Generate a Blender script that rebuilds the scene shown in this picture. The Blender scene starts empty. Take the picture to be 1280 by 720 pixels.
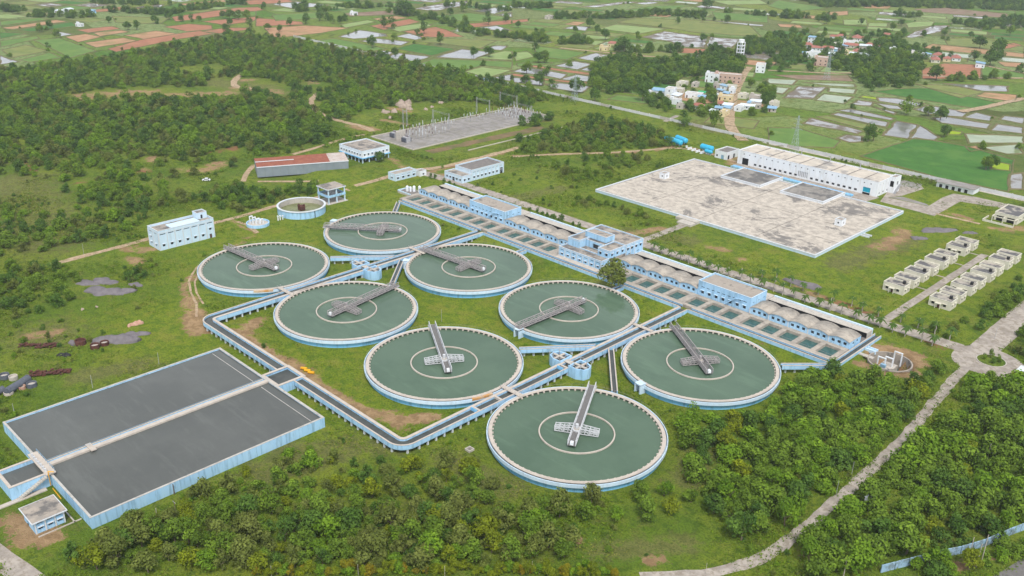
import bpy, math, random
import numpy as np
from mathutils import Matrix, Vector
rnd = random.Random(7); nrs = np.random.RandomState(7)
SC = bpy.context.scene; COL = SC.collection
# ---------------------------------------------------------------- camera
F, PITCH, ROLL, RT, ZRIM = 1168.687, 0.41333239, 0.02039478, 27.0, 3.2
CAMH = 5.58035*RT + ZRIM
TH = math.radians(45.35)
CX, CY = 328.976, -184.722            # camera ground point in the plant's own axes
def rot(cx, cy):                      # camera-aligned ground vector -> plant axes
    return (cx*math.sin(TH) - cy*math.cos(TH), cx*math.cos(TH) + cy*math.sin(TH))
cam = bpy.data.cameras.new('camera'); camo = bpy.data.objects.new('camera', cam); COL.objects.link(camo)
cam.sensor_width = 36; cam.lens = F/1280*36; cam.clip_end = 20000; cam.clip_start = 1
def v3(cx, cy, cz):
    a, b = rot(cx, cy); return Vector((a, b, cz))
_fw = v3(0, math.cos(PITCH), -math.sin(PITCH)); _up = v3(0, math.sin(PITCH), math.cos(PITCH)); _rt = v3(1, 0, 0)
_r = _rt*math.cos(ROLL) + _up*math.sin(ROLL); _u = -_rt*math.sin(ROLL) + _up*math.cos(ROLL)
M = Matrix((( _r.x, _u.x, -_fw.x, CX), (_r.y, _u.y, -_fw.y, CY), (_r.z, _u.z, -_fw.z, CAMH), (0, 0, 0, 1)))
camo.matrix_world = M; SC.camera = camo
# ---------------------------------------------------------------- sky, sun, exposure
SUN_EL, SUN_DIR = math.radians(58), math.radians(-35)       # direction the light comes from, plant axes
W = bpy.data.worlds.new('World'); SC.world = W; W.use_nodes = True
wn = W.node_tree; wn.nodes.clear()
wo = wn.nodes.new('ShaderNodeOutputWorld'); wb = wn.nodes.new('ShaderNodeBackground')
ws = wn.nodes.new('ShaderNodeTexSky'); ws.sky_type = 'NISHITA'; ws.sun_disc = False
ws.sun_elevation = SUN_EL; ws.sun_rotation = math.pi/2 - SUN_DIR; ws.air_density = 1.0; ws.dust_density = 1.0; ws.ozone_density = 1.0
hs = wn.nodes.new('ShaderNodeHueSaturation'); hs.inputs['Saturation'].default_value = 0.28   # thin even cloud
wn.links.new(ws.outputs[0], hs.inputs['Color']); wn.links.new(hs.outputs[0], wb.inputs[0]); wb.inputs[1].default_value = 0.12
wn.links.new(wb.outputs[0], wo.inputs[0])
sl = bpy.data.lights.new('sun', 'SUN'); sl.energy = 1.5; sl.angle = math.radians(11); sl.color = (1, .965, .915)
so = bpy.data.objects.new('sun', sl); COL.objects.link(so); so.location = (0, 0, 400)
sd = Vector((math.cos(SUN_DIR)*math.cos(SUN_EL), math.sin(SUN_DIR)*math.cos(SUN_EL), math.sin(SUN_EL)))
so.rotation_euler = sd.to_track_quat('Z', 'Y').to_euler()
vs = SC.view_settings; vs.view_transform = 'Standard'; vs.look = 'None'; vs.exposure = 1.05; vs.gamma = 1; vs.use_curve_mapping = False
SC.render.engine = 'CYCLES'; SC.cycles.max_bounces = 6; SC.cycles.diffuse_bounces = 2; SC.cycles.glossy_bounces = 2
SC.cycles.transmission_bounces = 2; SC.cycles.volume_bounces = 0; SC.cycles.use_denoising = True
# ---------------------------------------------------------------- terrain and pixel -> ground
ZP = 2.0
def sstep(a, b, x):
    t = min(1, max(0, (x-a)/(b-a))); return t*t*(3-2*t)
def gz(x, y): return ZP*max(sstep(86, 97, y), sstep(130, 200, -x))
def gz_np(x, y):
    f = lambda a, b, v: (lambda t: t*t*(3-2*t))(np.clip((v-a)/(b-a), 0, 1))
    return ZP*np.maximum(f(86, 97, y), f(130, 200, -x))
def Gz(px, py, z):
    a = (px-640)/F; b = (360-py)/F
    x = a*math.cos(ROLL) - b*math.sin(ROLL); u = a*math.sin(ROLL) + b*math.cos(ROLL)
    dy = math.cos(PITCH) + u*math.sin(PITCH); dz = -math.sin(PITCH) + u*math.cos(PITCH)
    t = (z-CAMH)/dz; q = rot(x*t, dy*t); return (q[0]+CX, q[1]+CY)
def G(px, py):
    z = 1.0
    for _ in range(4):
        x, y = Gz(px, py, z); z = gz(x, y)
    return (x, y, z)
def to_px(x, y, z):
    d = Vector((x-CX, y-CY, z-CAMH)); k = d.dot(_fw); return 640+F*d.dot(_r)/k, 360-F*d.dot(_u)/k
def inpoly(x, y, poly):
    c = False; j = len(poly)-1
    for i in range(len(poly)):
        xi, yi = poly[i]; xj, yj = poly[j]
        if (yi > y) != (yj > y) and x < (xj-xi)*(y-yi)/(yj-yi)+xi: c = not c
        j = i
    return c
# ---------------------------------------------------------------- materials
MATS = {}
def L(c): return tuple(c)+(1,) if len(c) == 3 else c
class NT:
    def __init__(s, name):
        s.m = bpy.data.materials.new(name); s.m.use_nodes = True; s.t = s.m.node_tree; s.t.nodes.clear()
        s.out = s.n('OutputMaterial'); MATS[name] = s.m
    def n(s, kind, **kw):
        o = s.t.nodes.new('ShaderNode'+kind)
        for k, v in kw.items():
            if k[0] == 'i' and k[1:].isdigit(): o.inputs[int(k[1:])].default_value = v
            else: setattr(o, k, v)
        return o
    def l(s, a, b): s.t.links.new(a, b); return s
    def pos(s, scale=(1, 1, 1)):
        g = s.n('NewGeometry'); m = s.n('Mapping'); m.inputs['Scale'].default_value = scale; s.l(g.outputs['Position'], m.inputs[0]); return m.outputs[0]
    def noise(s, vec, scale, detail=4, rough=.55, dist=0):
        o = s.n('TexNoise'); o.inputs['Distortion'].default_value = dist; o.inputs['Scale'].default_value = scale; o.inputs['Detail'].default_value = detail; o.inputs['Roughness'].default_value = rough
        s.l(vec, o.inputs['Vector']); return o.outputs['Fac']
    def ramp(s, fac, a, b):
        o = s.n('MapRange'); o.interpolation_type = 'SMOOTHSTEP'; s.l(fac, o.inputs[0]); o.inputs[1].default_value = a; o.inputs[2].default_value = b; return o.outputs[0]
    def mix(s, fac, a, b):
        o = s.n('Mix', data_type='RGBA')
        if isinstance(fac, (int, float)): o.inputs[0].default_value = fac
        else: s.l(fac, o.inputs[0])
        for k, v in ((6, a), (7, b)):
            if isinstance(v, tuple): o.inputs[k].default_value = L(v)
            else: s.l(v, o.inputs[k])
        return o.outputs[2]
    def math(s, op, a, b=None):
        o = s.n('Math', operation=op)
        for k, v in ((0, a), (1, b)):
            if v is None: continue
            if isinstance(v, (int, float)): o.inputs[k].default_value = v
            else: s.l(v, o.inputs[k])
        return o.outputs[0]
    def attr(s, name): return s.n('Attribute', attribute_name=name).outputs['Fac']
    def bsdf(s, col, rough=.8, spec=.3, metal=0, bump=None, bstr=.3, bdist=.1, ior=None):
        b = s.n('BsdfPrincipled'); b.inputs['Roughness'].default_value = rough; b.inputs['Specular IOR Level'].default_value = spec; b.inputs['Metallic'].default_value = metal
        if ior: b.inputs['IOR'].default_value = ior
        if isinstance(col, tuple): b.inputs['Base Color'].default_value = L(col)
        else: s.l(col, b.inputs['Base Color'])
        if bump is not None:
            k = s.n('Bump'); k.inputs['Strength'].default_value = bstr; k.inputs['Distance'].default_value = bdist; s.l(bump, k.inputs['Height']); s.l(k.outputs[0], b.inputs['Normal'])
        s.l(b.outputs[0], s.out.inputs[0]); return b
def mat(name, c1, c2=None, scale=.6, rough=.8, lo=.35, hi=.7, spec=.25, streak=False, c3=None, s3=4., f3=.5, metal=0, bump=0, t3=(.50, .70)):
    t = NT(name); p = t.pos((1, 1, .12) if streak else (1, 1, 1))
    if c2 is None: c2 = tuple(v*.8 for v in c1)
    nz = t.noise(p, scale, 6, .6); col = t.mix(t.ramp(nz, lo, hi), c1, c2)
    if c3: col = t.mix(t.math('MULTIPLY', t.ramp(t.noise(p, s3, 6, .68), *t3), f3), col, c3)
    if bump: t.bsdf(col, rough, spec, metal, t.noise(t.pos(), 5, 3), bump, .05)
    else: t.bsdf(col, rough, spec, metal)
    return t.m
mat('blue_wall', (.33, .55, .76), (.39, .60, .78), .25, c3=(.20, .34, .45), s3=.8, f3=.75, streak=True, t3=(.47, .66))
mat('deep_blue', (.17, .45, .72), (.22, .51, .75), .2, c3=(.12, .28, .42), s3=.7, f3=.75, streak=True, t3=(.48, .66))
mat('pale_blue', (.50, .64, .76), (.56, .69, .78), .25, c3=(.45, .55, .62), s3=.9, f3=.75, streak=True, t3=(.48, .66))
mat('trim_white', (.58, .61, .64), (.51, .55, .59), .5, c3=(.55, .56, .54), s3=1.2, f3=.75, streak=True, t3=(.48, .66))
mat('white_wall', (.74, .76, .78), (.68, .71, .74), .3, c3=(.58, .58, .56), s3=.8, f3=.75, streak=True, t3=(.48, .66))
mat('cream_wall', (.62, .59, .48), (.54, .51, .42), .4, c3=(.48, .45, .38), s3=1., f3=.6, streak=True)
mat('walkway', (.50, .445, .38), (.42, .37, .32), .5, c3=(.40, .33, .27), s3=1.5, f3=.7)
mat('concrete', (.48, .44, .38), (.40, .37, .33), .4, c3=(.22, .20, .18), s3=1.2, f3=.7)
mat('roof_concrete', (.36, .31, .255), (.28, .25, .215), .25, lo=.4, hi=.6, c3=(.11, .105, .10), s3=.22, f3=.9, t3=(.45, .60))
mat('roof_stained', (.30, .26, .22), (.40, .35, .29), .3, c3=(.10, .095, .09), s3=.3, f3=.9)
mat('roof_dark', (.155, .14, .13), (.21, .19, .17), .4, c3=(.09, .09, .09), s3=.7, f3=.6)
mat('vault_roof', (.40, .355, .295), (.31, .28, .24), .4, lo=.4, hi=.6, c3=(.18, .155, .13), s3=.6, f3=.6, t3=(.48, .66))
mat('village_roof', (.52, .49, .44), (.40, .38, .35), .3, c3=(.2, .19, .18), s3=.6, f3=.7)
mat('red_tile', (.30, .115, .085), (.36, .16, .12), .5, c3=(.2, .07, .05), s3=1., f3=.6)
mat('rust_sheet', (.24, .075, .045), (.30, .11, .06), .3, c3=(.14, .05, .04), s3=.8, f3=.6, streak=False)
mat('rust', (.075, .028, .022), (.12, .045, .03), .8, c3=(.03, .02, .02), s3=2, f3=.7)
mat('grey_sheet', (.19, .225, .25), (.23, .265, .285), .2, rough=.55, c3=(.20, .22, .24), s3=.6, f3=.5)
mat('steel', (.42, .42, .43), (.34, .34, .35), 1., rough=.6, metal=.2)
mat('bridge_grey', (.36, .33, .32), (.28, .26, .26), 1.2, rough=.75)
mat('bridge_white', (.56, .57, .58), (.46, .47, .48), 1.2, rough=.7)
mat('asphalt', (.13, .122, .115), (.16, .15, .14), .8)
mat('dark_pipe', (.09, .10, .125), (.12, .13, .15), .7, c3=(.05, .05, .06), s3=1.5, f3=.6)
mat('stone', (.17, .153, .16), (.12, .108, .114), .5, c3=(.18, .16, .16), s3=1.2, f3=.7, bump=.5)
mat('red_stone', (.42, .24, .17), (.5, .32, .24), .7, c3=(.3, .12, .1), s3=1.5, f3=.7, bump=.4)
mat('cyan_tank', (.03, .36, .58), (.05, .43, .63), .6, rough=.4)
mat('blue_tarp', (.19, .34, .48), (.25, .40, .52), .6, rough=.5)
mat('white_tin', (.62, .68, .72), (.55, .6, .64), .6, rough=.5)
mat('teal_door', (.0, .28, .40), (.02, .33, .45), .6, rough=.5)
mat('yellow_paint', (.72, .36, .01), (.65, .31, .01), 1, rough=.5)
mat('bark', (.12, .09, .065), (.18, .14, .10), 2.)
mat('pale_wood', (.42, .38, .32), (.34, .30, .26), 2.)
mat('dirt_track', (.43, .31, .205), (.34, .235, .15), .4, lo=.4, hi=.6, c3=(.17, .16, .06), s3=.5, f3=.7, t3=(.48, .62))
mat('cement_road', (.38, .335, .285), (.28, .245, .21), .3, lo=.4, hi=.6, c3=(.22, .185, .14), s3=.55, f3=.8, t3=(.47, .62))
mat('gravel_yard', (.29, .27, .25), (.21, .197, .183), .25, c3=(.19, .175, .14), s3=.18, f3=.75, t3=(.46, .62))
mat('boulder', (.38, .30, .235), (.27, .21, .17), .6, c3=(.25, .2, .17), s3=1., f3=.6)
mat('pink_wall', (.46, .31, .24), (.52, .38, .31), .5); mat('yellow_wall', (.66, .55, .32), (.6, .5, .3), .5); mat('lilac_wall', (.40, .32, .50), (.45, .37, .52), .5)
t = NT('glass_dark'); t.bsdf((.02, .024, .03), .15, .5)
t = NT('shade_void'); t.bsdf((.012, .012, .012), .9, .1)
t = NT('black_paint'); t.bsdf((.015, .015, .016), .6)
def water(name, c1, c2, rough=.06, bs=.05, scale=.12, streak=0.0):
    t = NT(name); p = t.pos(); col = t.mix(t.ramp(t.noise(p, scale, 5, .65), .35, .65), c1, c2)
    col = t.mix(t.math('MULTIPLY', t.n('ObjectInfo').outputs['Random'], .22), col, tuple(v*.72 for v in c1))
    if streak: col = t.mix(t.math('MULTIPLY', t.ramp(t.noise(t.pos((.25, 1.2, 1)), .16, 6, .7), .5, .68), streak), col, tuple(v*1.45 for v in c1))
    b = t.bsdf(col, rough, .5, 0, t.noise(p, 1.1, 4), bs, .05, ior=1.333)
    t.l(t.math('ADD', rough, t.math('MULTIPLY', t.ramp(t.noise(t.pos((.5, 1, 1)), .05, 5, .6), .42, .6), .10)), b.inputs['Roughness'])
water('tank_water', (.086, .138, .090), (.068, .115, .074), .03, .06, .05, .35)
water('sludge_water', (.108, .113, .104), (.086, .091, .084), .03, .06, .03, .3)
water('channel_water', (.055, .060, .056), (.075, .08, .07), .1, .15, .3)
water('bed_water', (.030, .085, .080), (.065, .145, .13), .05, .25, .5)
water('green_water', (.20, .22, .10), (.12, .13, .05), .2, .1, .25)
water('paddy_water', (.14, .138, .128), (.22, .215, .20), .06, .05, .08)
water('paddy_green', (.19, .24, .11), (.25, .30, .16), .12, .1, .12)
# crop and bare fields: fine furrow / row relief over a two-tone cover
def field_mat(name, c1, c2, scale=.12, c3=None, f3=.5, rows=0):
    t = NT(name); p = t.pos(); col = t.mix(t.ramp(t.noise(p, scale, 5, .6), .35, .65), c1, c2)
    col = t.mix(t.math('MULTIPLY', t.ramp(t.noise(p, .7, 5, .7), .45, .75), .5), col, tuple(v*.6 for v in c1))
    if c3: col = t.mix(t.math('MULTIPLY', t.ramp(t.noise(p, .045, 4, .6), .5, .66), f3), col, c3)
    t.bsdf(col, .9, .15, 0, t.noise(p, 1.2, 4), .6, .3)
field_mat('field_red', (.37, .17, .095), (.30, .13, .075), c3=(.14, .15, .05), f3=.3)
field_mat('field_tan', (.42, .25, .14), (.34, .19, .10), c3=(.15, .17, .05), f3=.5)
field_mat('field_brown', (.20, .13, .09), (.26, .19, .13), c3=(.14, .16, .06), f3=.5)
field_mat('field_green', (0.125, 0.213, 0.044), (0.094, 0.175, 0.037), c3=(0.175, 0.225, 0.056), f3=.5)
field_mat('field_vivid', (.058, .160, .026), (.046, .130, .022), c3=(.090, .185, .034), f3=.6)
field_mat('field_pale', (0.250, 0.325, 0.125), (0.200, 0.275, 0.088), c3=(0.150, 0.237, 0.062), f3=.4)
field_mat('field_olive', (0.188, 0.213, 0.056), (0.138, 0.181, 0.050), c3=(0.250, 0.250, 0.100), f3=.4)
field_mat('field_yellow', (.27, .36, .02), (.22, .32, .02))
field_mat('bund', (.16, .13, .065), (.11, .12, .04))
field_mat('scrub_soil', (.20, .13, .07), (.11, .11, .04))
# leaves: per-clump tint attribute and per-tree random shift between two greens
def leaf(name, dark, light, alt, var=.5):
    t = NT(name); oi = t.n('ObjectInfo'); tint = t.attr('tint')
    c = t.mix(tint, dark, light); c = t.mix(t.math('MULTIPLY', oi.outputs['Random'], var), c, alt)
    d = t.n('BsdfDiffuse'); tr = t.n('BsdfTranslucent'); mx = t.n('MixShader', i0=.28)
    t.l(c, d.inputs[0]).l(c, tr.inputs[0]).l(d.outputs[0], mx.inputs[1]).l(tr.outputs[0], mx.inputs[2]).l(mx.outputs[0], t.out.inputs[0])
leaf('leaf_green', (0.036, 0.077, 0.011), (0.226, 0.345, 0.038), (0.142, 0.219, 0.031))
leaf('leaf_dark', (0.026, 0.064, 0.014), (0.163, 0.269, 0.045), (0.099, 0.191, 0.031))
leaf('leaf_yellow', (.070, .100, .009), (.290, .340, .022), (.180, .225, .020))
leaf('leaf_olive', (0.056, 0.074, 0.016), (0.240, 0.275, 0.066), (0.152, 0.198, 0.037))
leaf('leaf_flush', (.12, .110, .010), (.36, .26, .022), (.23, .26, .020))
leaf('leaf_bright', (0.045, 0.108, 0.010), (0.243, 0.389, 0.032), (0.146, 0.248, 0.024))
leaf('leaf_palm', (.045, .095, .020), (.12, .20, .036), (.08, .14, .034))
# far woods: tint attribute chooses among several greens
t = NT('leaf_far'); a = t.attr('tint'); b = t.attr('tone'); c = t.mix(a, (.020, .050, .008), (.080, .140, .018)); c = t.mix(t.ramp(b, .4, 1.), c, (.135, .185, .024)); d = t.n('BsdfDiffuse'); t.l(c, d.inputs[0]).l(d.outputs[0], t.out.inputs[0])
t = NT('leaf_weed'); a = t.attr('tint'); b = t.attr('tone'); c = t.mix(a, (.050, .095, .010), (.150, .225, .018)); c = t.mix(t.ramp(b, .5, 1.), c, (.22, .23, .045)); d = t.n('BsdfDiffuse'); t.l(c, d.inputs[0]).l(d.outputs[0], t.out.inputs[0])
# ---------------------------------------------------------------- mesh helpers
def mk(name, v, f, m, parent=None, smooth=False):
    me = bpy.data.meshes.new(name); me.from_pydata(v, [], f); me.materials.append(MATS[m])
    if smooth: me.polygons.foreach_set('use_smooth', [True]*len(me.polygons))
    me.update(); o = bpy.data.objects.new(name, me); COL.objects.link(o); o.parent = parent; return o
class MB:
    def __init__(s): s.v = []; s.f = []
    def add(s, v, f):
        n = len(s.v); s.v += [tuple(p) for p in v]; s.f += [tuple(i+n for i in q) for q in f]; return s
    def box(s, x0, x1, y0, y1, z0, z1):
        return s.add([(x0, y0, z0), (x1, y0, z0), (x1, y1, z0), (x0, y1, z0), (x0, y0, z1), (x1, y0, z1), (x1, y1, z1), (x0, y1, z1)],
                     [(0, 3, 2, 1), (4, 5, 6, 7), (0, 1, 5, 4), (1, 2, 6, 5), (2, 3, 7, 6), (3, 0, 4, 7)])
    def prism(s, poly, z0, z1):
        n = len(poly)
        return s.add([(x, y, z0) for x, y in poly]+[(x, y, z1) for x, y in poly],
                     [tuple(range(n-1, -1, -1)), tuple(range(n, 2*n))]+[(i, (i+1) % n, n+(i+1) % n, n+i) for i in range(n)])
    def quad(s, a, b, c, d): return s.add([a, b, c, d], [(0, 1, 2, 3)])
    def bar(s, p, q, r=.1, n=4, r2=None):
        p = Vector(p); q = Vector(q); d = (q-p); 
        if d.length < 1e-6: return s
        d.normalize(); a = d.cross(Vector((0, 0, 1)) if abs(d.z) < .95 else Vector((1, 0, 0))).normalized(); b = d.cross(a)
        r2 = r if r2 is None else r2; vs_ = []
        for c, rr in ((p, r), (q, r2)):
            for i in range(n):
                t = 2*math.pi*(i+.5)/n; vs_.append(c+a*math.cos(t)*rr*(1.3 if n == 4 else 1)+b*math.sin(t)*rr*(1.3 if n == 4 else 1))
        return s.add(vs_, [(i, i+n, (i+1) % n+n, (i+1) % n) for i in range(n)]+[tuple(range(n)), tuple(range(2*n-1, n-1, -1))])
    def ring(s, cx, cy, r0, r1, z0, z1, n=96):
        v = []; f = []
        for i in range(n):
            c, q = math.cos(2*math.pi*i/n), math.sin(2*math.pi*i/n)
            v += [(cx+r0*c, cy+r0*q, z0), (cx+r1*c, cy+r1*q, z0), (cx+r1*c, cy+r1*q, z1), (cx+r0*c, cy+r0*q, z1)]
            a = 4*i; b = 4*((i+1) % n)
            f += [(a+1, b+1, b+2, a+2), (a+2, b+2, b+3, a+3), (a+3, b+3, b, a), (a, b, b+1, a+1)]
        return s.add(v, f)
    def disc(s, cx, cy, r, z, n=96):
        return s.add([(cx+r*math.cos(2*math.pi*i/n), cy+r*math.sin(2*math.pi*i/n), z) for i in range(n)], [tuple(range(n))])
    def cyl(s, cx, cy, r, z0, z1, n=16, r2=None):
        r2 = r if r2 is None else r2
        v = [(cx+r*math.cos(2*math.pi*i/n), cy+r*math.sin(2*math.pi*i/n), z0) for i in range(n)]+[(cx+r2*math.cos(2*math.pi*i/n), cy+r2*math.sin(2*math.pi*i/n), z1) for i in range(n)]
        return s.add(v, [(i, (i+1) % n, n+(i+1) % n, n+i) for i in range(n)]+[tuple(range(n-1, -1, -1)), tuple(range(n, 2*n))])
    def sweep(s, path, prof, drape=False):      # prof: closed (offset to the left, z); path: (x, y)
        P = [Vector((p[0], p[1])) for p in path]; N = []
        for i in range(len(P)):
            d0 = (P[i]-P[i-1]).normalized() if i else (P[1]-P[0]).normalized(); d1 = (P[i+1]-P[i]).normalized() if i < len(P)-1 else d0
            n0 = Vector((-d0.y, d0.x)); n1 = Vector((-d1.y, d1.x)); n = n0+n1; n = n/max(.3, n.length_squared/2) if n.length > 1e-6 else n0; N.append(n)
        k = len(prof); v = []; f = []
        for p, n in zip(P, N):
            for o, z in prof:
                q = p+n*o; v.append((q.x, q.y, z+(gz(q.x, q.y) if drape else 0)))
        for i in range(len(P)-1):
            for j in range(k):
                j2 = (j+1) % k; f.append((i*k+j, i*k+j2, (i+1)*k+j2, (i+1)*k+j))
        f += [tuple(range(k-1, -1, -1)), tuple((len(P)-1)*k+j for j in range(k))]
        return s.add(v, f)
    def wall(s, ax, c, sg, a0, a1, z0, z1, holes=(), dep=.25):   # plane wall with real openings; ax 'x': plane x=c
        A = sorted({a0, a1}|{h[i] for h in holes for i in (0, 1)}); Z = sorted({z0, z1}|{h[i] for h in holes for i in (2, 3)})
        P = (lambda a, z, d=0: (c-sg*d, a, z)) if ax == 'x' else (lambda a, z, d=0: (a, c-sg*d, z))
        fl = (ax == 'x') == (sg > 0)
        def q(*p): s.quad(*(p if fl else p[::-1]))
        for i in range(len(A)-1):
            for j in range(len(Z)-1):
                am, zm = (A[i]+A[i+1])/2, (Z[j]+Z[j+1])/2
                if any(h[0] < am < h[1] and h[2] < zm < h[3] for h in holes): continue
                q(P(A[i], Z[j]), P(A[i+1], Z[j]), P(A[i+1], Z[j+1]), P(A[i], Z[j+1]))
        for b0, b1, y0, y1 in holes:
            for (p, r) in (((b0, y0), (b1, y0)), ((b1, y0), (b1, y1)), ((b1, y1), (b0, y1)), ((b0, y1), (b0, y0))):
                q(P(*p), P(*p, dep), P(*r, dep), P(*r))
        return s
    def obj(s, name, m, parent=None, smooth=False, base=None):
        v = s.v; b_ = base if base is not None else parent
        if b_ is not None and tuple(b_.location) != (0, 0, 0):
            a, b, c = b_.location; v = [(p[0]-a, p[1]-b, p[2]-c) for p in v]
        return mk(name, v, s.f, m, parent, smooth)
def tag(o, label, cat=None, group=None, kind=None):
    if label: o['label'] = label
    if cat: o['category'] = cat
    if group: o['group'] = group
    if kind: o['kind'] = kind
    return o
def thing(name, label, cat, loc=(0, 0, 0), group=None, rz=0):
    o = bpy.data.objects.new(name, None); o.empty_display_size = .5; COL.objects.link(o); o.location = loc; o.rotation_euler = (0, 0, rz)
    return tag(o, label, cat, group)
def dup(o, parent=None, loc=None, rz=None, label=None):
    c = o.copy(); COL.objects.link(c); c.parent = parent
    if loc is not None: c.location = loc
    if rz is not None: c.rotation_euler = (0, 0, rz)
    if label: c['label'] = label
    for ch in o.children: dup(ch, c)
    return c
def struct(o, kind='structure'): o['kind'] = kind; return o
mat('rust_stain', (.50, .24, .06), (.55, .42, .28), .35, lo=.4, hi=.6, c3=(.32, .12, .03), s3=.7, f3=.6)
mat('pale_rust', (.48, .43, .39), (.40, .32, .27), .5, c3=(.26, .13, .09), s3=.8, f3=.7)
t = NT('reservoir_slab'); p = t.pos(); c = t.mix(t.ramp(t.noise(p, .3, 7, .7), .38, .62), (.52, .465, .39), (.36, .32, .27))
c = t.mix(t.math('MULTIPLY', t.ramp(t.noise(p, .05, 9, .74, .5), .53, .60), .8), c, (.13, .122, .115)); c = t.mix(t.math('MULTIPLY', t.ramp(t.noise(t.pos((.7, 1.4, 1)), .55, 9, .8, .3), .52, .64), .55), c, (.15, .135, .12)); t.bsdf(c, .85, .2)
mat('hall_roof', (.54, .48, .40), (.46, .41, .34), .2, lo=.4, hi=.6, c3=(.22, .21, .20), s3=.09, f3=.8, t3=(.53, .62))
mat('house_roof', (.40, .36, .30), (.31, .28, .24), .3, c3=(.085, .085, .09), s3=.16, f3=.92, t3=(.42, .52))
mat('house_roof_b', (.30, .27, .23), (.22, .2, .18), .3, c3=(.08, .08, .085), s3=.25, f3=.9, t3=(.44, .58))
mat('wall_white', (.60, .60, .60), (.52, .52, .52), .2, c3=(.4, .4, .38), s3=.6, f3=.5)
mat('pylon_steel', (.36, .42, .43), (.30, .36, .37), 1.)
t = NT('haze'); pv = t.n('VolumePrincipled'); pv.inputs['Color'].default_value = (.86, .92, 1, 1); pv.inputs['Density'].default_value = .00012; pv.inputs['Anisotropy'].default_value = .3; t.l(pv.outputs[0], t.out.inputs['Volume'])
mat('deck_grating', (.17, .165, .16), (.13, .125, .12), 1.5)
mat('coping', (.46, .44, .40), (.38, .36, .33), .5, c3=(.22, .21, .19), s3=.8, f3=.7)
mat('grimy_blue', (.26, .40, .53), (.32, .46, .58), .4, c3=(.13, .16, .16), s3=.5, f3=.8, t3=(.45, .6))
mat('bed_wall', (.40, .35, .29), (.31, .275, .235), .4, lo=.4, hi=.6, c3=(.16, .15, .125), s3=.6, f3=.6)
mat('chamber_roof', (.20, .185, .165), (.27, .25, .22), .25, lo=.42, hi=.58, c3=(.10, .098, .095), s3=.12, f3=.85, t3=(.48, .58))
# ================================================================ ground sheet
def axis_lines(lo, hi, a, b, step, coarse):
    return np.concatenate([np.arange(-9000, lo-1, 800), np.arange(lo, a, coarse), np.arange(a, b, step), np.arange(b, hi+1, coarse), np.arange(hi+800, 9001, 800)])
gx = axis_lines(-2600, 2600, -660, 340, 2.4, 60); gy = axis_lines(-1500, 3200, -190, 350, 2.2, 60)
XX, YY = np.meshgrid(gx, gy, indexing='ij'); PX, PY = XX.ravel(), YY.ravel()
ZZ = gz_np(PX, PY)
ZZ = np.where((PX > -31) & (PX < 205) & (PY > 98.6) & (PY < 109.4), -.5, ZZ)      # under the filter beds
ZZ = np.where((np.hypot(PX-220, PY-113.5) < 6.9), -4.5, ZZ)          # sump pit
FARM = np.maximum(np.clip((PY-347)/6, 0, 1), np.clip((-PX-PY*.35-430)/40, 0, 1)); SOIL = np.zeros(len(PX)); DRY = np.zeros(len(PX)); LAWN = np.zeros(len(PX)); RED = np.zeros(len(PX))
def stroke(arr, r, pts, amt=1.0):
    P = [G(*p)[:2] for p in pts]
    if len(P) == 1: P = P*2
    d = np.full(len(PX), 1e9)
    for (ax, ay), (bx, by) in zip(P[:-1], P[1:]):
        vx, vy = bx-ax, by-ay; t = np.clip(((PX-ax)*vx+(PY-ay)*vy)/max(vx*vx+vy*vy, 1e-9), 0, 1)
        d = np.minimum(d, np.hypot(PX-ax-vx*t, PY-ay-vy*t))
    np.maximum(arr, amt*np.clip(1.35-d/r, 0, 1), out=arr); arr[:] = np.minimum(arr, 1.5)
# lawns round the tanks and plant
stroke(LAWN, 60, [(330, 300), (480, 280)]); stroke(LAWN, 55, [(420, 470), (560, 390), (720, 400), (880, 430)]); stroke(LAWN, 26, [(1040, 430)])
stroke(LAWN, 40, [(440, 235), (520, 235)]); stroke(LAWN, 30, [(200, 400), (260, 430)]); stroke(LAWN, 45, [(1000, 330), (1180, 260), (1090, 380)])
stroke(LAWN, 40, [(640, 240), (840, 330)], .6); stroke(LAWN, 90, [(760, 140), (1000, 190)], .6); stroke(LAWN, 22, [(90, 430), (200, 400)], .7)
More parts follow.
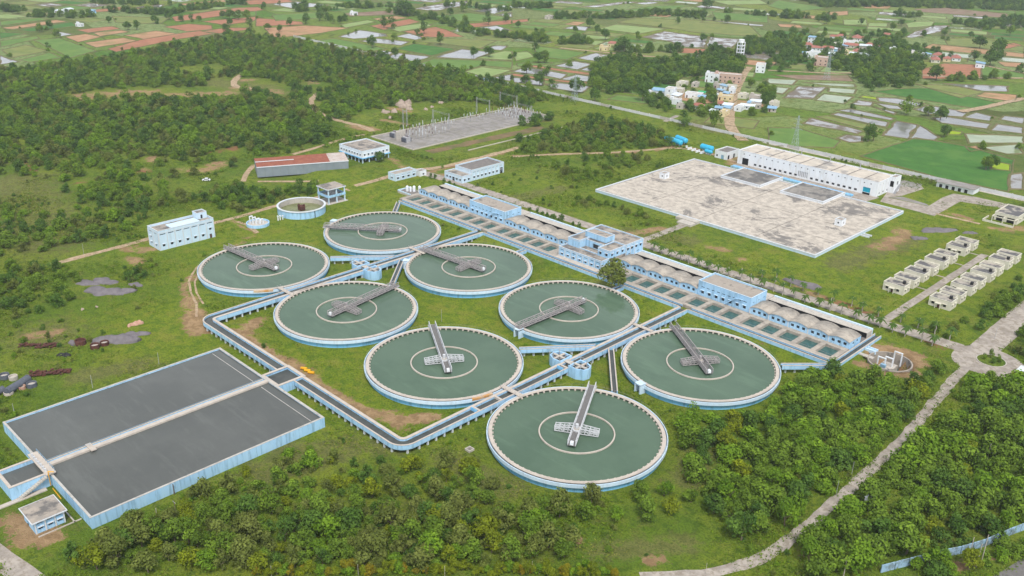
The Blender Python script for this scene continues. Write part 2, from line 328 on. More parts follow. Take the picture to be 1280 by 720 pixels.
# bare earth
for r, pts in ((16, [(105, 121), (150, 117), (180, 116)]), (12, [(215, 119)]), (14, [(240, 119), (278, 117)]), (10, [(300, 110), (345, 115)]), (9, [(310, 100)]), (7, [(262, 211), (275, 206)]), (6, [(235, 212)]), (5, [(190, 200)]), (3.2, [(290, 415), (330, 398)]), (3.4, [(300, 420), (345, 445), (372, 462)]), (3.6, [(372, 468), (420, 500), (475, 520)]), (2.2, [(380, 460), (440, 515), (500, 528)]), (3.0, [(500, 527), (545, 522)]),
               (1.6, [(545, 400)]), (4.2, [(238, 375), (242, 400), (245, 415), (260, 412)]), (2.4, [(238, 345), (229, 360), (240, 385)]), (2.0, [(320, 290), (300, 282), (290, 275)]), (2., [(242, 350), (262, 325), (300, 305), (318, 292)]),
               (6, [(1095, 440), (1110, 437)]), (5, [(1125, 440), (1145, 455)]), (5, [(1105, 466), (1140, 466)]), (4, [(1075, 455)]), (3, [(20, 650), (60, 665)]), (3.5, [(30, 680), (10, 650)]), (2.4, [(70, 675)]), (2.4, [(12, 600)]),
               (5, [(160, 312), (185, 312)]), (4, [(165, 322), (170, 330)]), (3, [(195, 300), (188, 305)]), (4, [(770, 295), (830, 285)]), (4, [(800, 300)]), (6, [(1100, 310), (1130, 290)]), (4, [(890, 310), (905, 312)]), (3.5, [(930, 325)]), (3, [(1190, 267), (1215, 275)]), (3, [(1180, 262)]),
               (8, [(110, 120), (150, 118), (180, 115)]), (7, [(240, 120), (275, 118)]), (5, [(210, 118)]), (6, [(320, 112), (345, 115)]), (5, [(255, 213), (270, 205)]), (4, [(225, 215)]), (5, [(180, 213)]), (5, [(190, 198)]), (4, [(340, 148)]), (5, [(385, 100), (395, 105)]),
               (5, [(490, 135), (510, 140)]), (4, [(480, 150), (505, 155)]), (6, [(440, 157), (465, 162)]), (3, [(530, 217), (560, 209), (600, 199), (640, 188)]), (3, [(490, 199), (505, 210)]), (4, [(545, 220), (560, 218)]), (3, [(840, 178), (900, 195), (925, 203)]), (5, [(915, 205), (920, 197)]),
               (3, [(820, 188), (845, 182)]), (2.5, [(640, 195), (720, 192), (800, 190)]), (5, [(1255, 287), (1275, 285)]), (3, [(720, 588), (735, 591)]), (2.4, [(723, 675)]), (2.6, [(805, 700), (830, 698)]), (2, [(200, 600)]), (3, [(485, 515), (505, 535)]), (4, [(40, 420), (70, 415)]),
               (2.2, [(1190, 712), (1210, 705), (1235, 698)]), (3, [(1005, 690)]), (3, [(1240, 285)]), (2.5, [(1075, 390), (1160, 425), (1185, 435)]), (3.4, [(995, 358), (1060, 385)])):
    stroke(SOIL, r*1.15, pts)
for r, pts in ((4.0, [(285, 415), (300, 418), (322, 402)]), (4.4, [(305, 425), (345, 450), (375, 470)]), (4.2, [(385, 475), (420, 500), (460, 517)]), (3.4, [(500, 526), (545, 521)]), (5, [(244, 392), (242, 408), (256, 412)]), (6, [(1105, 437), (1138, 446)]), (4, [(30, 655), (65, 672)]), (3.4, [(1075, 455)])): stroke(SOIL, r, pts, 1.5)
for r, pts in ((6, [(265, 190), (290, 186)]), (5, [(180, 215)]), (4, [(100, 228)]), (3, [(500, 145)]), (3.2, [(1040, 375), (1110, 402), (1184, 437)]), (4, [(600, 197), (560, 208)]), (8, [(130, 122)]), (6, [(335, 120)]), (4, [(20, 195), (40, 215)]), (7, [(460, 300)]), (4, [(1120, 450)])): stroke(RED, r, pts, .8)
for r, pts in ((8, [(100, 470), (180, 455)]), (6, [(320, 560), (500, 560)]), (8, [(560, 575), (640, 610)]), (8, [(640, 250), (700, 235)]), (10, [(780, 290), (860, 300)]), (12, [(1050, 330), (1130, 300)]), (9, [(600, 120), (680, 150)]), (20, [(240, 100), (330, 110)]), (30, [(20, 230), (60, 300)]), (10, [(860, 155), (900, 165)]), (6, [(1160, 410)]), (12, [(430, 560), (330, 590)]), (8, [(880, 560), (860, 600)]), (20, [(60, 420)]), (6, [(750, 690), (860, 680)])): stroke(DRY, r, pts, .85)
t = NT('ground_cover'); p = t.pos()
n1 = t.noise(p, .035, 5, .6); n2 = t.noise(p, .30, 7, .7); n3 = t.noise(p, 1.6, 6, .72); n4 = t.noise(p, .11, 6, .7)
gcol = t.mix(t.ramp(n1, .36, .64), (.106, .175, .016), (.185, .228, .024))
# far farmland: plots of slightly different crops, cell by cell
rm_ = t.n('Mapping'); rm_.inputs['Rotation'].default_value = (0, 0, .35); rm_.inputs['Scale'].default_value = (.0085, .0145, 1); t.l(p, rm_.inputs[0])
vo = t.n('TexVoronoi', voronoi_dimensions='2D', distance='CHEBYCHEV'); vo.inputs['Scale'].default_value = 1; vo.inputs['Randomness'].default_value = .75; t.l(rm_.outputs[0], vo.inputs['Vector'])
sx_ = t.n('SeparateColor'); t.l(vo.outputs['Color'], sx_.inputs[0])
fcol = t.mix(t.ramp(sx_.outputs[0], .1, .9), (.085, .205, .024), (.225, .270, .050)); fcol = t.mix(t.math('MULTIPLY', t.ramp(sx_.outputs[1], .5, .7), .9), fcol, (.25, .31, .13)); fcol = t.mix(t.math('MULTIPLY', t.ramp(sx_.outputs[2], .80, .86), .6), fcol, (.14, .12, .055))
ve = t.n('TexVoronoi', voronoi_dimensions='2D', feature='F2', distance='CHEBYCHEV'); ve.inputs['Scale'].default_value = 1; ve.inputs['Randomness'].default_value = .75; t.l(rm_.outputs[0], ve.inputs['Vector'])
fcol = t.mix(t.ramp(t.math('SUBTRACT', ve.outputs['Distance'], vo.outputs['Distance']), .05, .0), fcol, (.09, .10, .03))
gcol = t.mix(t.math('MULTIPLY', t.attr('farm'), .9), gcol, fcol)
gcol = t.mix(t.math('MULTIPLY', t.ramp(n2, .47, .62), .8), gcol, (.062, .115, .012))
gcol = t.mix(t.math('MULTIPLY', t.ramp(n4, .52, .66), .6), gcol, (.165, .165, .040))
lawn = t.mix(t.ramp(n2, .38, .62), (.190, .242, .016), (.104, .172, .012)); lawn = t.mix(t.math('MULTIPLY', t.ramp(n4, .48, .62), .7), lawn, (.240, .242, .034))
gcol = t.mix(t.math('MULTIPLY', t.attr('lawn'), .85), gcol, lawn)
dryc = t.mix(t.ramp(n2, .4, .62), (.200, .185, .065), (.125, .140, .035))
gcol = t.mix(t.ramp(t.math('ADD', t.attr('dry'), t.math('MULTIPLY', t.math('SUBTRACT', n2, .5), 2.6)), .35, 1.0), gcol, dryc)
gcol = t.mix(t.math('MULTIPLY', t.ramp(n3, .46, .62), .55), gcol, (.028, .052, .008))
soilc = t.mix(t.ramp(n2, .40, .60), (.41, .26, .15), (.27, .165, .09)); soilc = t.mix(t.attr('red'), soilc, (.26, .105, .055))
edge = t.math('ADD', t.math('MULTIPLY', t.math('SUBTRACT', n2, .5), 2.6), t.math('ADD', t.math('MULTIPLY', t.math('SUBTRACT', n3, .5), 1.6), t.math('MULTIPLY', t.math('SUBTRACT', n4, .5), 1.8)))
gcol = t.mix(t.math('MULTIPLY', t.ramp(t.math('ADD', t.attr('soil'), edge), .62, .98), .88), gcol, soilc)
gcol = t.mix(t.math('MULTIPLY', t.ramp(t.math('ADD', t.attr('red'), edge), .6, .9), .8), gcol, (.25, .115, .065))
t.bsdf(gcol, .95, .1, 0, t.math('ADD', n3, t.math('MULTIPLY', n2, 1.5)), 1.0, .6)
nx, ny = len(gx), len(gy)
ii = (np.arange(nx-1)[:, None]*ny+np.arange(ny-1)[None, :]).ravel()
fc = np.stack([ii, ii+ny, ii+ny+1, ii+1], 1)
def np_mesh(name, verts, faces, m, attrs=None, parent=None):
    me = bpy.data.meshes.new(name); k = faces.shape[1]
    me.vertices.add(len(verts)); me.vertices.foreach_set('co', np.ascontiguousarray(verts, dtype=np.float32).ravel())
    me.loops.add(faces.size); me.loops.foreach_set('vertex_index', np.ascontiguousarray(faces, dtype=np.int32).ravel())
    me.polygons.add(len(faces)); me.polygons.foreach_set('loop_start', np.arange(0, faces.size, k, dtype=np.int32)); me.polygons.foreach_set('loop_total', np.full(len(faces), k, dtype=np.int32))
    for an, av in (attrs or {}).items():
        me.attributes.new(an, 'FLOAT', 'POINT').data.foreach_set('value', np.ascontiguousarray(av, dtype=np.float32))
    me.materials.append(MATS[m]); me.update(calc_edges=True)
    o = bpy.data.objects.new(name, me); COL.objects.link(o); o.parent = parent; return o
hole = (np.hypot(PX-220, PY-113.5) < 5.5)                    # the pit's own floor is built with the sump
struct(np_mesh('ground', np.stack([PX, PY, ZZ], 1), fc, 'ground_cover', {'soil': SOIL, 'dry': DRY, 'lawn': LAWN, 'red': RED, 'farm': FARM}))
# ================================================================ fields (flat sheets over the ground) with bunds
C4 = {'A': (0, 0), 'B': (320, 0), 'C': (640, 0), 'D': (960, 0)}
FIELDS = [
 ('A', 'red', [(540,245),(700,200),(880,170),(1000,155),(1070,170),(900,195),(580,260)]), ('A', 'red', [(860,85),(1180,40),(1290,36),(1320,50),(1000,95),(880,108)]),
 ('A', 'red', [(1010,108),(1300,82),(1260,110),(1120,125)]), ('A', 'red', [(820,135),(940,120),(1060,128),(1060,148),(940,158)]), ('A', 'red', [(1010,158),(1120,140),(1240,140),(1230,150),(1100,168)]),
 ('A', 'red', [(380,150),(560,132),(600,145),(440,165)]), ('A', 'tan', [(465,165),(610,152),(650,160),(500,182)]), ('A', 'tan', [(325,185),(430,170),(510,185),(390,212)]),
 ('A', 'tan', [(420,215),(620,190),(690,205),(480,238)]), ('A', 'tan', [(620,178),(780,155),(890,170),(720,196)]), ('A', 'tan', [(10,140),(280,100),(340,108),(60,148)]),
 ('A', 'green', [(0,108),(200,88),(240,98),(0,130)]), ('A', 'vivid', [(0,162),(130,168),(0,196)]), ('A', 'green', [(0,205),(180,180),(200,192),(0,238)]), ('A', 'vivid', [(90,150),(360,110),(390,130),(150,160)]),
 ('A', 'olive', [(10,250),(130,225),(240,255),(60,290)]), ('A', 'green', [(100,300),(250,262),(310,290),(150,312)]), ('A', 'water', [(0,278),(100,310),(0,325)]), ('A', 'water', [(0,332),(50,335),(0,346)]),
 ('A', 'water', [(250,162),(300,158),(370,172),(310,182)]), ('A', 'water', [(640,42),(720,30),(730,38),(660,50)]), ('A', 'water', [(760,28),(815,22),(815,38),(770,40)]), ('A', 'field', [(170,200),(300,190),(480,255),(350,290)]),
 ('A', 'olive', [(560,82),(850,90),(800,120),(580,112)]), ('A', 'red', [(450,52),(600,36),(730,42),(480,62)]), ('A', 'green', [(1130,60),(1280,56),(1280,80),(1180,82)]), ('A', 'tan', [(900,20),(1120,0),(1130,10),(940,30)]),
 ('B', 'red', [(0,90),(230,110),(240,124),(0,132)]), ('B', 'tan', [(40,140),(250,128),(470,140),(330,165),(90,192)]), ('B', 'green', [(80,75),(320,60),(340,90),(100,105)]), ('B', 'red', [(570,130),(770,95),(820,110),(640,150)]),
 ('B', 'red', [(740,158),(900,135),(950,150),(1040,185),(830,187)]), ('B', 'red', [(1060,120),(1280,100),(1280,120),(1090,137)]), ('B', 'pale', [(420,125),(560,100),(600,110),(450,140)]), ('B', 'pale', [(650,140),(850,115),(880,130),(720,160)]),
 ('B', 'water', [(410,185),(520,150),(650,170),(655,182),(490,195)]), ('B', 'water', [(690,182),(770,166),(860,185),(800,200)]), ('B', 'water', [(520,207),(600,191),(770,210),(720,228)]), ('B', 'water', [(520,270),(640,252),(690,262),(640,290)]),
 ('B', 'water', [(650,290),(700,264),(875,282),(780,318)]), ('B', 'water', [(890,287),(1030,245),(1180,260),(1090,297)]), ('B', 'water', [(1120,245),(1200,228),(1260,230),(1230,252)]), ('B', 'green', [(300,205),(390,192),(660,245),(510,268),(330,225)]),
 ('B', 'vivid', [(700,245),(790,218),(1000,245),(880,280)]), ('B', 'olive', [(790,208),(900,190),(1200,205),(1120,243),(900,215)]), ('B', 'pale', [(1100,292),(1240,255),(1280,258),(1280,302)]), ('B', 'green', [(810,320),(890,295),(1280,308),(1280,342),(1130,328),(1020,360)]),
 ('B', 'pale', [(1040,358),(1130,335),(1280,352),(1160,390)]), ('B', 'water', [(1180,388),(1280,370),(1280,410)]), ('B', 'green', [(870,80),(1070,65),(1280,88),(1150,110),(900,100)]), ('B', 'water', [(1080,55),(1200,38),(1270,45),(1190,70)]),
 ('B', 'water', [(1195,74),(1280,62),(1280,86)]), ('B', 'mud', [(780,45),(940,15),(1060,5),(1050,25),(900,55)]), ('B', 'water', [(1110,140),(1200,128),(1280,152),(1220,156)]), ('B', 'brown', [(440,68),(680,52),(740,72),(470,82)]), ('B', 'water', [(70,20),(200,8),(370,25),(200,45)]), ('B', 'red', [(-60,4),(150,-6),(190,12),(-30,24)]),
 ('B', 'tan', [(580,95),(700,80),(760,90),(640,108)]),
 ('C', 'mud', [(340,35),(560,8),(640,10),(420,38)]), ('C', 'green', [(490,62),(700,30),(900,25),(800,50)]), ('C', 'olive', [(530,112),(620,90),(1000,105),(1190,128),(1250,186),(900,160),(780,140)]), ('C', 'pale', [(430,145),(520,122),(770,145),(640,170)]),
 ('C', 'mud', [(650,187),(760,157),(980,185),(960,240),(830,233),(800,210)]), ('C', 'mud', [(990,186),(1140,196),(1100,240),(970,236)]), ('C', 'water', [(940,112),(970,100),(1260,124),(1250,132)]), ('C', 'red', [(820,240),(970,245),(960,268),(830,265)]),
 ('C', 'red', [(0,102),(80,95),(80,108),(0,118)]), ('C', 'tan', [(260,122),(310,108),(370,112),(330,128)]), ('C', 'water', [(255,142),(310,130),(385,135),(370,155)]), ('C', 'green', [(110,228),(370,265),(270,300),(120,280)]), ('C', 'pale', [(0,265),(80,258),(115,285),(20,305)]),
 ('C', 'water', [(320,290),(420,265),(490,275),(460,310),(370,300)]), ('C', 'water', [(210,330),(310,305),(400,320),(330,350)]), ('C', 'water', [(335,350),(410,325),(440,332),(410,362)]), ('C', 'water', [(0,358),(70,335),(280,372),(250,396),(180,383)]),
 ('C', 'water', [(0,385),(160,405),(150,430),(0,410)]), ('C', 'water', [(235,398),(320,372),(410,385),(400,410)]), ('C', 'water', [(165,422),(250,415),(390,430),(350,465),(200,442)]), ('C', 'red', [(90,326),(290,352),(408,368),(405,378),(280,364),(90,334)]), ('C', 'red', [(0,366),(170,394),(390,414),(380,424),(170,403),(0,378)]),
 ('C', 'green', [(20,318),(200,312),(190,322),(30,332)]), ('C', 'water', [(610,16),(700,8),(740,14),(660,24)]), ('C', 'green', [(1000,60),(1280,75),(1280,115),(1020,95)]), ('C', 'pale', [(1000,5),(1240,0),(1280,20),(1080,25)]), ('C', 'brown', [(660,300),(740,290),(760,312),(680,325)]),
 ('D', 'tan', [(290,62),(400,55),(400,75),(320,80)]), ('D', 'brown', [(730,45),(900,40),(1200,70),(1190,90),(760,60)]), ('D', 'pale', [(375,100),(490,98),(500,125),(380,125)]), ('D', 'pale', [(505,115),(600,118),(595,135),(500,132)]),
 ('D', 'pale', [(690,118),(740,108),(830,108),(820,130),(700,140)]), ('D', 'mud', [(690,187),(730,160),(830,128),(910,127),(860,160),(720,190)]), ('D', 'tan', [(770,240),(820,220),(1280,268),(1280,290),(1130,275),(940,260)]), ('D', 'red', [(770,345),(880,318),(1070,325),(1060,395),(770,395)]),
 ('D', 'vivid', [(520,458),(640,445),(800,440),(1180,520),(1060,548),(640,480)]), ('D', 'olive', [(740,422),(850,425),(1000,440),(1090,460),(960,490)]), ('D', 'tan', [(1040,482),(1080,462),(1240,475),(1240,500),(1190,505)]), ('D', 'water', [(880,418),(1200,430),(1200,460),(1050,455)]),
 ('D', 'paddy', [(0,392),(150,400),(120,425),(0,418)]), ('D', 'paddy', [(0,430),(110,440),(70,470),(0,458)]), ('D', 'mud', [(72,490),(150,432),(300,436),(220,495)]), ('D', 'paddy', [(180,412),(430,420),(440,435),(300,430)]), ('D', 'paddy', [(305,437),(440,446),(430,470),(300,460)]),
 ('D', 'paddy', [(232,500),(280,468),(430,486),(380,520)]), ('D', 'yellow', [(455,487),(480,479),(550,489),(545,500)]), ('D', 'mud', [(410,522),(450,502),(530,512),(510,532)]), ('D', 'water', [(550,487),(640,490),(790,520),(740,535),(560,507)]), ('D', 'water', [(530,515),(650,530),(680,550),(600,545)]),
 ('D', 'water', [(515,532),(600,550),(650,562),(630,572)]), ('D', 'water', [(730,547),(800,525),(1000,560),(970,585),(800,570)]), ('D', 'water', [(980,587),(1040,560),(1140,585),(1110,608)]), ('D', 'water', [(1150,597),(1180,578),(1280,590),(1280,622)]), ('D', 'water', [(830,592),(890,582),(1110,620),(1090,645),(860,615)]),
 ('D', 'water', [(1105,652),(1140,618),(1280,640),(1280,670)]), ('D', 'water', [(570,677),(640,605),(750,625),(700,695)]), ('D', 'water', [(710,693),(758,627),(860,688),(840,702)]), ('D', 'water', [(310,572),(350,565),(600,610),(590,635),(440,605)]), ('D', 'water', [(340,552),(420,545),(640,595),(610,603)]),
 ('D', 'mud', [(170,617),(220,592),(480,655),(450,670)]), ('D', 'mud', [(345,692),(390,672),(470,680),(470,710),(400,712)]), ('D', 'olive', [(240,585),(300,580),(600,645),(590,665),(500,650)]), ('D', 'yellow', [(905,652),(970,660),(960,675),(900,675)]), ('D', 'paddy', [(985,668),(1280,682),(1280,716),(1005,716)]),
 ('D', 'vivid', [(460,780),(740,690),(980,730),(1230,800),(1200,960),(850,890)]), ('D', 'paddy', [(1060,735),(1260,720),(1275,770),(1190,770)]), ('D', 'yellow', [(1108,824),(1145,810),(1216,824),(1214,856),(1112,846)]), ('D', 'mud', [(1215,875),(1280,865),(1280,950),(1205,945)]), ('D', 'tan', [(990,735),(1040,730),(1070,748),(1010,758)]),
 ('D', 'green', [(0,640),(150,640),(360,705),(330,740),(0,730)]), ('D', 'olive', [(640,300),(1000,295),(1000,312),(880,312)]), ('D', 'olive', [(880,195),(1060,190),(1280,235),(1280,258),(1100,245),(900,225)]), ('D', 'red', [(1130,235),(1230,215),(1270,228),(1190,245)]), ('D', 'green', [(1070,340),(1110,330),(1280,370),(1280,395),(1070,395)]),
 ('D', 'tan', [(1150,310),(1280,315),(1280,338),(1180,332)]), ('D', 'brown', [(20,375),(400,378),(430,408),(150,398)]), ('D', 'green', [(50,0),(300,40),(120,62),(0,30)]), ('D', 'tan', [(480,20),(620,28),(600,45),(480,40)]), ('D', 'tan', [(45,120),(160,125),(175,140),(60,135)]),
]
FM = {'red': ('ploughed_field', 'field_red'), 'tan': ('ploughed_field', 'field_tan'), 'brown': ('ploughed_field', 'field_brown'), 'green': ('crop_field', 'field_green'), 'vivid': ('crop_field', 'field_vivid'), 'pale': ('crop_field', 'field_pale'),
      'olive': ('crop_field', 'field_olive'), 'yellow': ('crop_field', 'field_yellow'), 'field': ('crop_field', 'field_green'), 'water': ('flooded_paddy', 'paddy_water'), 'paddy': ('flooded_paddy', 'paddy_green'), 'mud': ('flooded_paddy', 'paddy_mud')}
t = NT('paddy_mud'); p = t.pos(); w_ = t.ramp(t.noise(p, .09, 5, .65), .42, .56); c = t.mix(w_, (.15, .125, .095), (.24, .23, .215)); b_ = t.bsdf(c, .1, .5, 0, t.noise(p, .8, 3), .1, .05, ior=1.333); t.l(t.math('SUBTRACT', .75, t.math('MULTIPLY', w_, .66)), b_.inputs['Roughness'])
FIELD_POLYS = []
for k, (cr, ty, pts) in enumerate(FIELDS):
    P = [G(C4[cr][0]+a/4, b/4) for a, b in pts]; z = max(p[2] for p in P)+.03+.004*(k % 9)
    cx = sum(p[0] for p in P)/len(P); cy = sum(p[1] for p in P)/len(P)
    # densify and jitter the edge so plots are not ruler-straight
    Q = []
    for i in range(len(P)):
        a, b = P[i], P[(i+1) % len(P)]; d = math.hypot(b[0]-a[0], b[1]-a[1]); n = max(1, int(d/9))
        for j in range(n):
            f = j/n; w = .9 if ty in ('water', 'mud', 'paddy') else .5
            Q.append((a[0]+(b[0]-a[0])*f+rnd.uniform(-w, w), a[1]+(b[1]-a[1])*f+rnd.uniform(-w, w)))
    area = sum(Q[i][0]*Q[(i+1) % len(Q)][1]-Q[(i+1) % len(Q)][0]*Q[i][1] for i in range(len(Q)))
    if area < 0: Q = Q[::-1]
    FIELD_POLYS.append((ty, Q))
    nm, m = FM[ty]; o = struct(mk(nm, [(x, y, z) for x, y in Q], [tuple(range(len(Q)))], m))
    mb = MB(); wd = .9 if ty in ('water', 'mud', 'paddy') else .55
    P2 = Q+[Q[0]]; mb.sweep(P2, [(-wd, z-.02), (wd, z-.02), (wd*.5, z+.35), (-wd*.5, z+.35)]); bo = mb.obj('bund', 'bund', o)
# the rest of the farmland: smaller plots between the ones above
ca_, sa_ = math.cos(.35), math.sin(.35); BB = [(min(q[0] for q in Q)-2, max(q[0] for q in Q)+2, min(q[1] for q in Q)-2, max(q[1] for q in Q)+2, Q) for _, Q in FIELD_POLYS]
def plot_free(pts):
    for x, y in pts:
        for x0, x1, y0, y1, Q in BB:
            if x0 < x < x1 and y0 < y < y1 and inpoly(x, y, Q): return False
    xs_ = [p_[0] for p_ in pts]; ys_ = [p_[1] for p_ in pts]
    for x0, x1, y0, y1, Q in BB:
        if x1 < min(xs_) or x0 > max(xs_) or y1 < min(ys_) or y0 > max(ys_): continue
        if any(inpoly(a_, b_, pts[:4]) for a_, b_ in Q): return False
    return True
prng = random.Random(21); nplot = 0
for iu in range(-40, 60):
    for iv in range(-20, 60):
        wu, wv = 44, 30; c0, d0 = iu*wu+prng.uniform(-5, 5), iv*wv+prng.uniform(-3, 3); hu, hv = wu*prng.uniform(.34, .47), wv*prng.uniform(.34, .47)
        P4 = [(c0-hu, d0-hv), (c0+hu, d0-hv), (c0+hu, d0+hv), (c0-hu, d0+hv)]; P4 = [(u_*ca_-v_*sa_+prng.uniform(-2, 2), u_*sa_+v_*ca_+352+prng.uniform(-2, 2)) for u_, v_ in P4]
        ty = prng.choice(['green']*5+['vivid']*4+['pale']*4+['olive']*4+['mud']+['paddy']*2+['tan']); cxy = (sum(q[0] for q in P4)/4, sum(q[1] for q in P4)/4)
        if prng.random() < .12: continue
        farm = min(q[1] for q in P4) > 351
        if not farm and max(q[0]+q[1]*.35 for q in P4) > -470: continue
        px, py = to_px(*cxy, 2)
        if not (-60 < px < 1340 and -12 < py < 205) or (CX-cxy[0])*_fw.x+(CY-cxy[1])*_fw.y > 0: continue
        mids = [((P4[i][0]+P4[(i+1) % 4][0])/2, (P4[i][1]+P4[(i+1) % 4][1])/2) for i in range(4)]
        if not plot_free(P4+mids+[cxy]): continue
        nm, m = FM[ty]; z = 2.02+.003*(nplot % 5); nplot += 1
        o = struct(mk(nm, [(x, y, z) for x, y in P4], [(0, 1, 2, 3)], m)); wd = .6
        MB().sweep(P4+[P4[0]], [(-wd, z-.02), (wd, z-.02), (wd*.5, z+.3), (-wd*.5, z+.3)]).obj('bund', 'bund', o)
# ================================================================ roads, tracks, yards
def ribbon(name, pts, w, m, dz=.06, world=False, sub=5, wob=0.0):
    P = pts if world else [G(*p)[:2] for p in pts]; Q = [P[0]]
    for a, b in zip(P[:-1], P[1:]):
        n = max(1, int(math.hypot(b[0]-a[0], b[1]-a[1])/sub))
        for j in range(1, n+1): Q.append((a[0]+(b[0]-a[0])*j/n+rnd.uniform(-wob, wob), a[1]+(b[1]-a[1])*j/n+rnd.uniform(-wob, wob)))
    if len(Q) > 4:
        for _ in range(2): Q = [Q[0]]+[((Q[i-1][0]+2*Q[i][0]+Q[i+1][0])/4, (Q[i-1][1]+2*Q[i][1]+Q[i+1][1])/4) for i in range(1, len(Q)-1)]+[Q[-1]]
    mb = MB(); h = w/2; v = []; f = []
    for i, q in enumerate(Q):
        a = Q[max(0, i-1)]; b = Q[min(len(Q)-1, i+1)]; dx, dy = b[0]-a[0], b[1]-a[1]; l = math.hypot(dx, dy) or 1; nx_, ny_ = -dy/l, dx/l
        k1 = h+rnd.uniform(-wob, wob); k2 = h+rnd.uniform(-wob, wob)
        for o_ in (k1, -k2):
            X, Y = q[0]+nx_*o_, q[1]+ny_*o_; v.append((X, Y, gz(X, Y)+dz))
    for i in range(len(Q)-1): f.append((2*i+1, 2*i+3, 2*i+2, 2*i))
    mb.add(v, f); return struct(mb.obj(name, m))
def sheet(name, pts, m, dz=.05, world=False):
    P = [p if world else G(*p)[:2] for p in pts]
    if sum(P[i][0]*P[(i+1) % len(P)][1]-P[(i+1) % len(P)][0]*P[i][1] for i in range(len(P))) < 0: P = P[::-1]
    return struct(mk(name, [(x, y, gz(x, y)+dz) for x, y in P], [tuple(range(len(P)))], m))
ribbon('road', [(-62, 137.5), (-40, 140.5), (0, 141), (100, 141.2), (200, 141.5), (233, 143)], 6.6, 'cement_road', .07, True, 6, .12)
sheet('road_junction', [(243+11.5*math.cos(a)*1.05+1*math.cos(2*a), 139.5+11.5*math.sin(a)) for a in np.linspace(0, 2*math.pi, 40, endpoint=False)], 'cement_road', .085, True)
ribbon('road', [(1226, 440), (1240, 428), (1255, 415), (1275, 397), (1310, 368)], 9.8, 'cement_road', .078, sub=4, wob=.15)
ribbon('road', [(1215, 452), (1200, 466), (1180, 490), (1130, 547), (1067, 608), (1010, 657), (960, 695), (915, 712), (860, 720), (800, 722)], 3.4, 'cement_road', .074, sub=3, wob=.35)
ribbon('road', [(203.5, 144), (203.5, 190), (203.5, 246)], 3.3, 'cement_road', .066, True, 5, .12)
for y in (186, 205, 225, 243): ribbon('footpath', [(197.5, y), (202.2, y)], 1.0, 'cement_road', .058, True, 2)
ribbon('road', [(88, 143), (88, 160), (88, 184)], 4.2, 'cement_road', .062, True, 5, .1)
ribbon('road', [(937, 84), (932, 88), (920, 112), (912.5, 140), (911, 157), (918, 166), (929, 176)], 7, 'dirt_track', .2, sub=8, wob=.4)
ribbon('road', [(831, 152), (847, 144.5)], 3.5, 'cement_road', .1)
ribbon('dirt_track', [(75, 328), (110, 319), (140, 311), (165, 304), (190, 297)], 3.4, 'dirt_track', .06, wob=.4)
ribbon('dirt_track', [(266, 279), (300, 271), (330, 262), (350, 255), (400, 246)], 3.2, 'dirt_track', .062, wob=.3)
ribbon('dirt_track', [(433, 238), (470, 226), (500, 216), (525, 214), (540, 219), (553, 225)], 4.0, 'dirt_track', .064, wob=.3)
ribbon('dirt_track', [(322, 227), (350, 227), (398, 226)], 2.6, 'dirt_track', .066, wob=.2); ribbon('dirt_track', [(304, 227), (308, 215), (318, 206)], 3.0, 'dirt_track', .07, wob=.2)
ribbon('dirt_track', [(366, 193), (400, 183), (435, 172), (455, 168)], 3.2, 'dirt_track', .06, wob=.3); ribbon('dirt_track', [(515, 213), (560, 208), (600, 197), (645, 186), (660, 180)], 4.6, 'dirt_track', .06, wob=.7)
ribbon('dirt_track', [(397, 116), (388, 128), (392, 136), (405, 145), (428, 152), (450, 156), (467, 164)], 4.2, 'dirt_track', .06, wob=.8); ribbon('dirt_track', [(305, 91), (295, 98), (290, 105), (298, 110), (320, 111)], 5, 'dirt_track', .07, wob=.8)
ribbon('dirt_track', [(640, 196), (690, 193), (760, 191), (830, 186), (850, 184), (890, 193), (925, 203)], 3.0, 'dirt_track', .06, wob=.5); ribbon('dirt_track', [(1170, 267), (1200, 274), (1225, 280)], 2.2, 'dirt_track', .06, wob=.3)
ribbon('dirt_track', [(262, 322), (245, 335), (236, 350), (238, 365), (246, 380), (246, 396)], .9, 'dirt_track', .06, sub=2, wob=.12); ribbon('dirt_track', [(268, 324), (252, 337), (243, 352), (246, 367), (254, 380)], .8, 'dirt_track', .06, sub=2, wob=.12)
ribbon('dirt_track', [(322, 291), (308, 281), (297, 277)], 2.0, 'dirt_track', .068, wob=.2); ribbon('dirt_track', [(1118, 92), (1200, 97), (1280, 98)], 5, 'dirt_track', .25); ribbon('dirt_track', [(960, 88), (1040, 92), (1070, 91)], 4, 'dirt_track', .2); ribbon('dirt_track', [(1230, 82), (1260, 88), (1290, 93)], 4, 'dirt_track', .2)
ribbon('dirt_track', [(1200, 140), (1230, 135), (1255, 129), (1280, 123)], 6, 'dirt_track', .4, wob=.5); ribbon('dirt_track', [(700, 60), (800, 70), (850, 73)], 5, 'dirt_track', .2, wob=.5)
ribbon('road', [(-30, 675), (0, 698), (22, 714), (45, 733)], 6, 'cement_road', .07, wob=.3)
ribbon('highway', [(1250, 742), (1274, 728), (1296, 714), (1340, 686)], 9, 'asphalt', .07, sub=4); ribbon('road_marking', [(1262, 736), (1278, 727), (1300, 712)], .22, 'trim_white', .09, sub=3)
sheet('yard', [(1117, 224), (1150, 231), (1155, 236), (1127, 245), (1110, 247), (1160, 258), (1178, 247), (1192, 242), (1218, 246), (1268, 257), (1265, 262), (1200, 252), (1168, 270), (1100, 252), (1107, 243)], 'cement_road', .05)
sheet('gravel_yard', [(1119, 223), (1153, 230), (1149, 236), (1128, 233)], 'gravel_yard', .075)
sheet('gravel_yard', [(1112, 247), (1128, 246), (1158, 255), (1162, 258)], 'gravel_yard', .078)
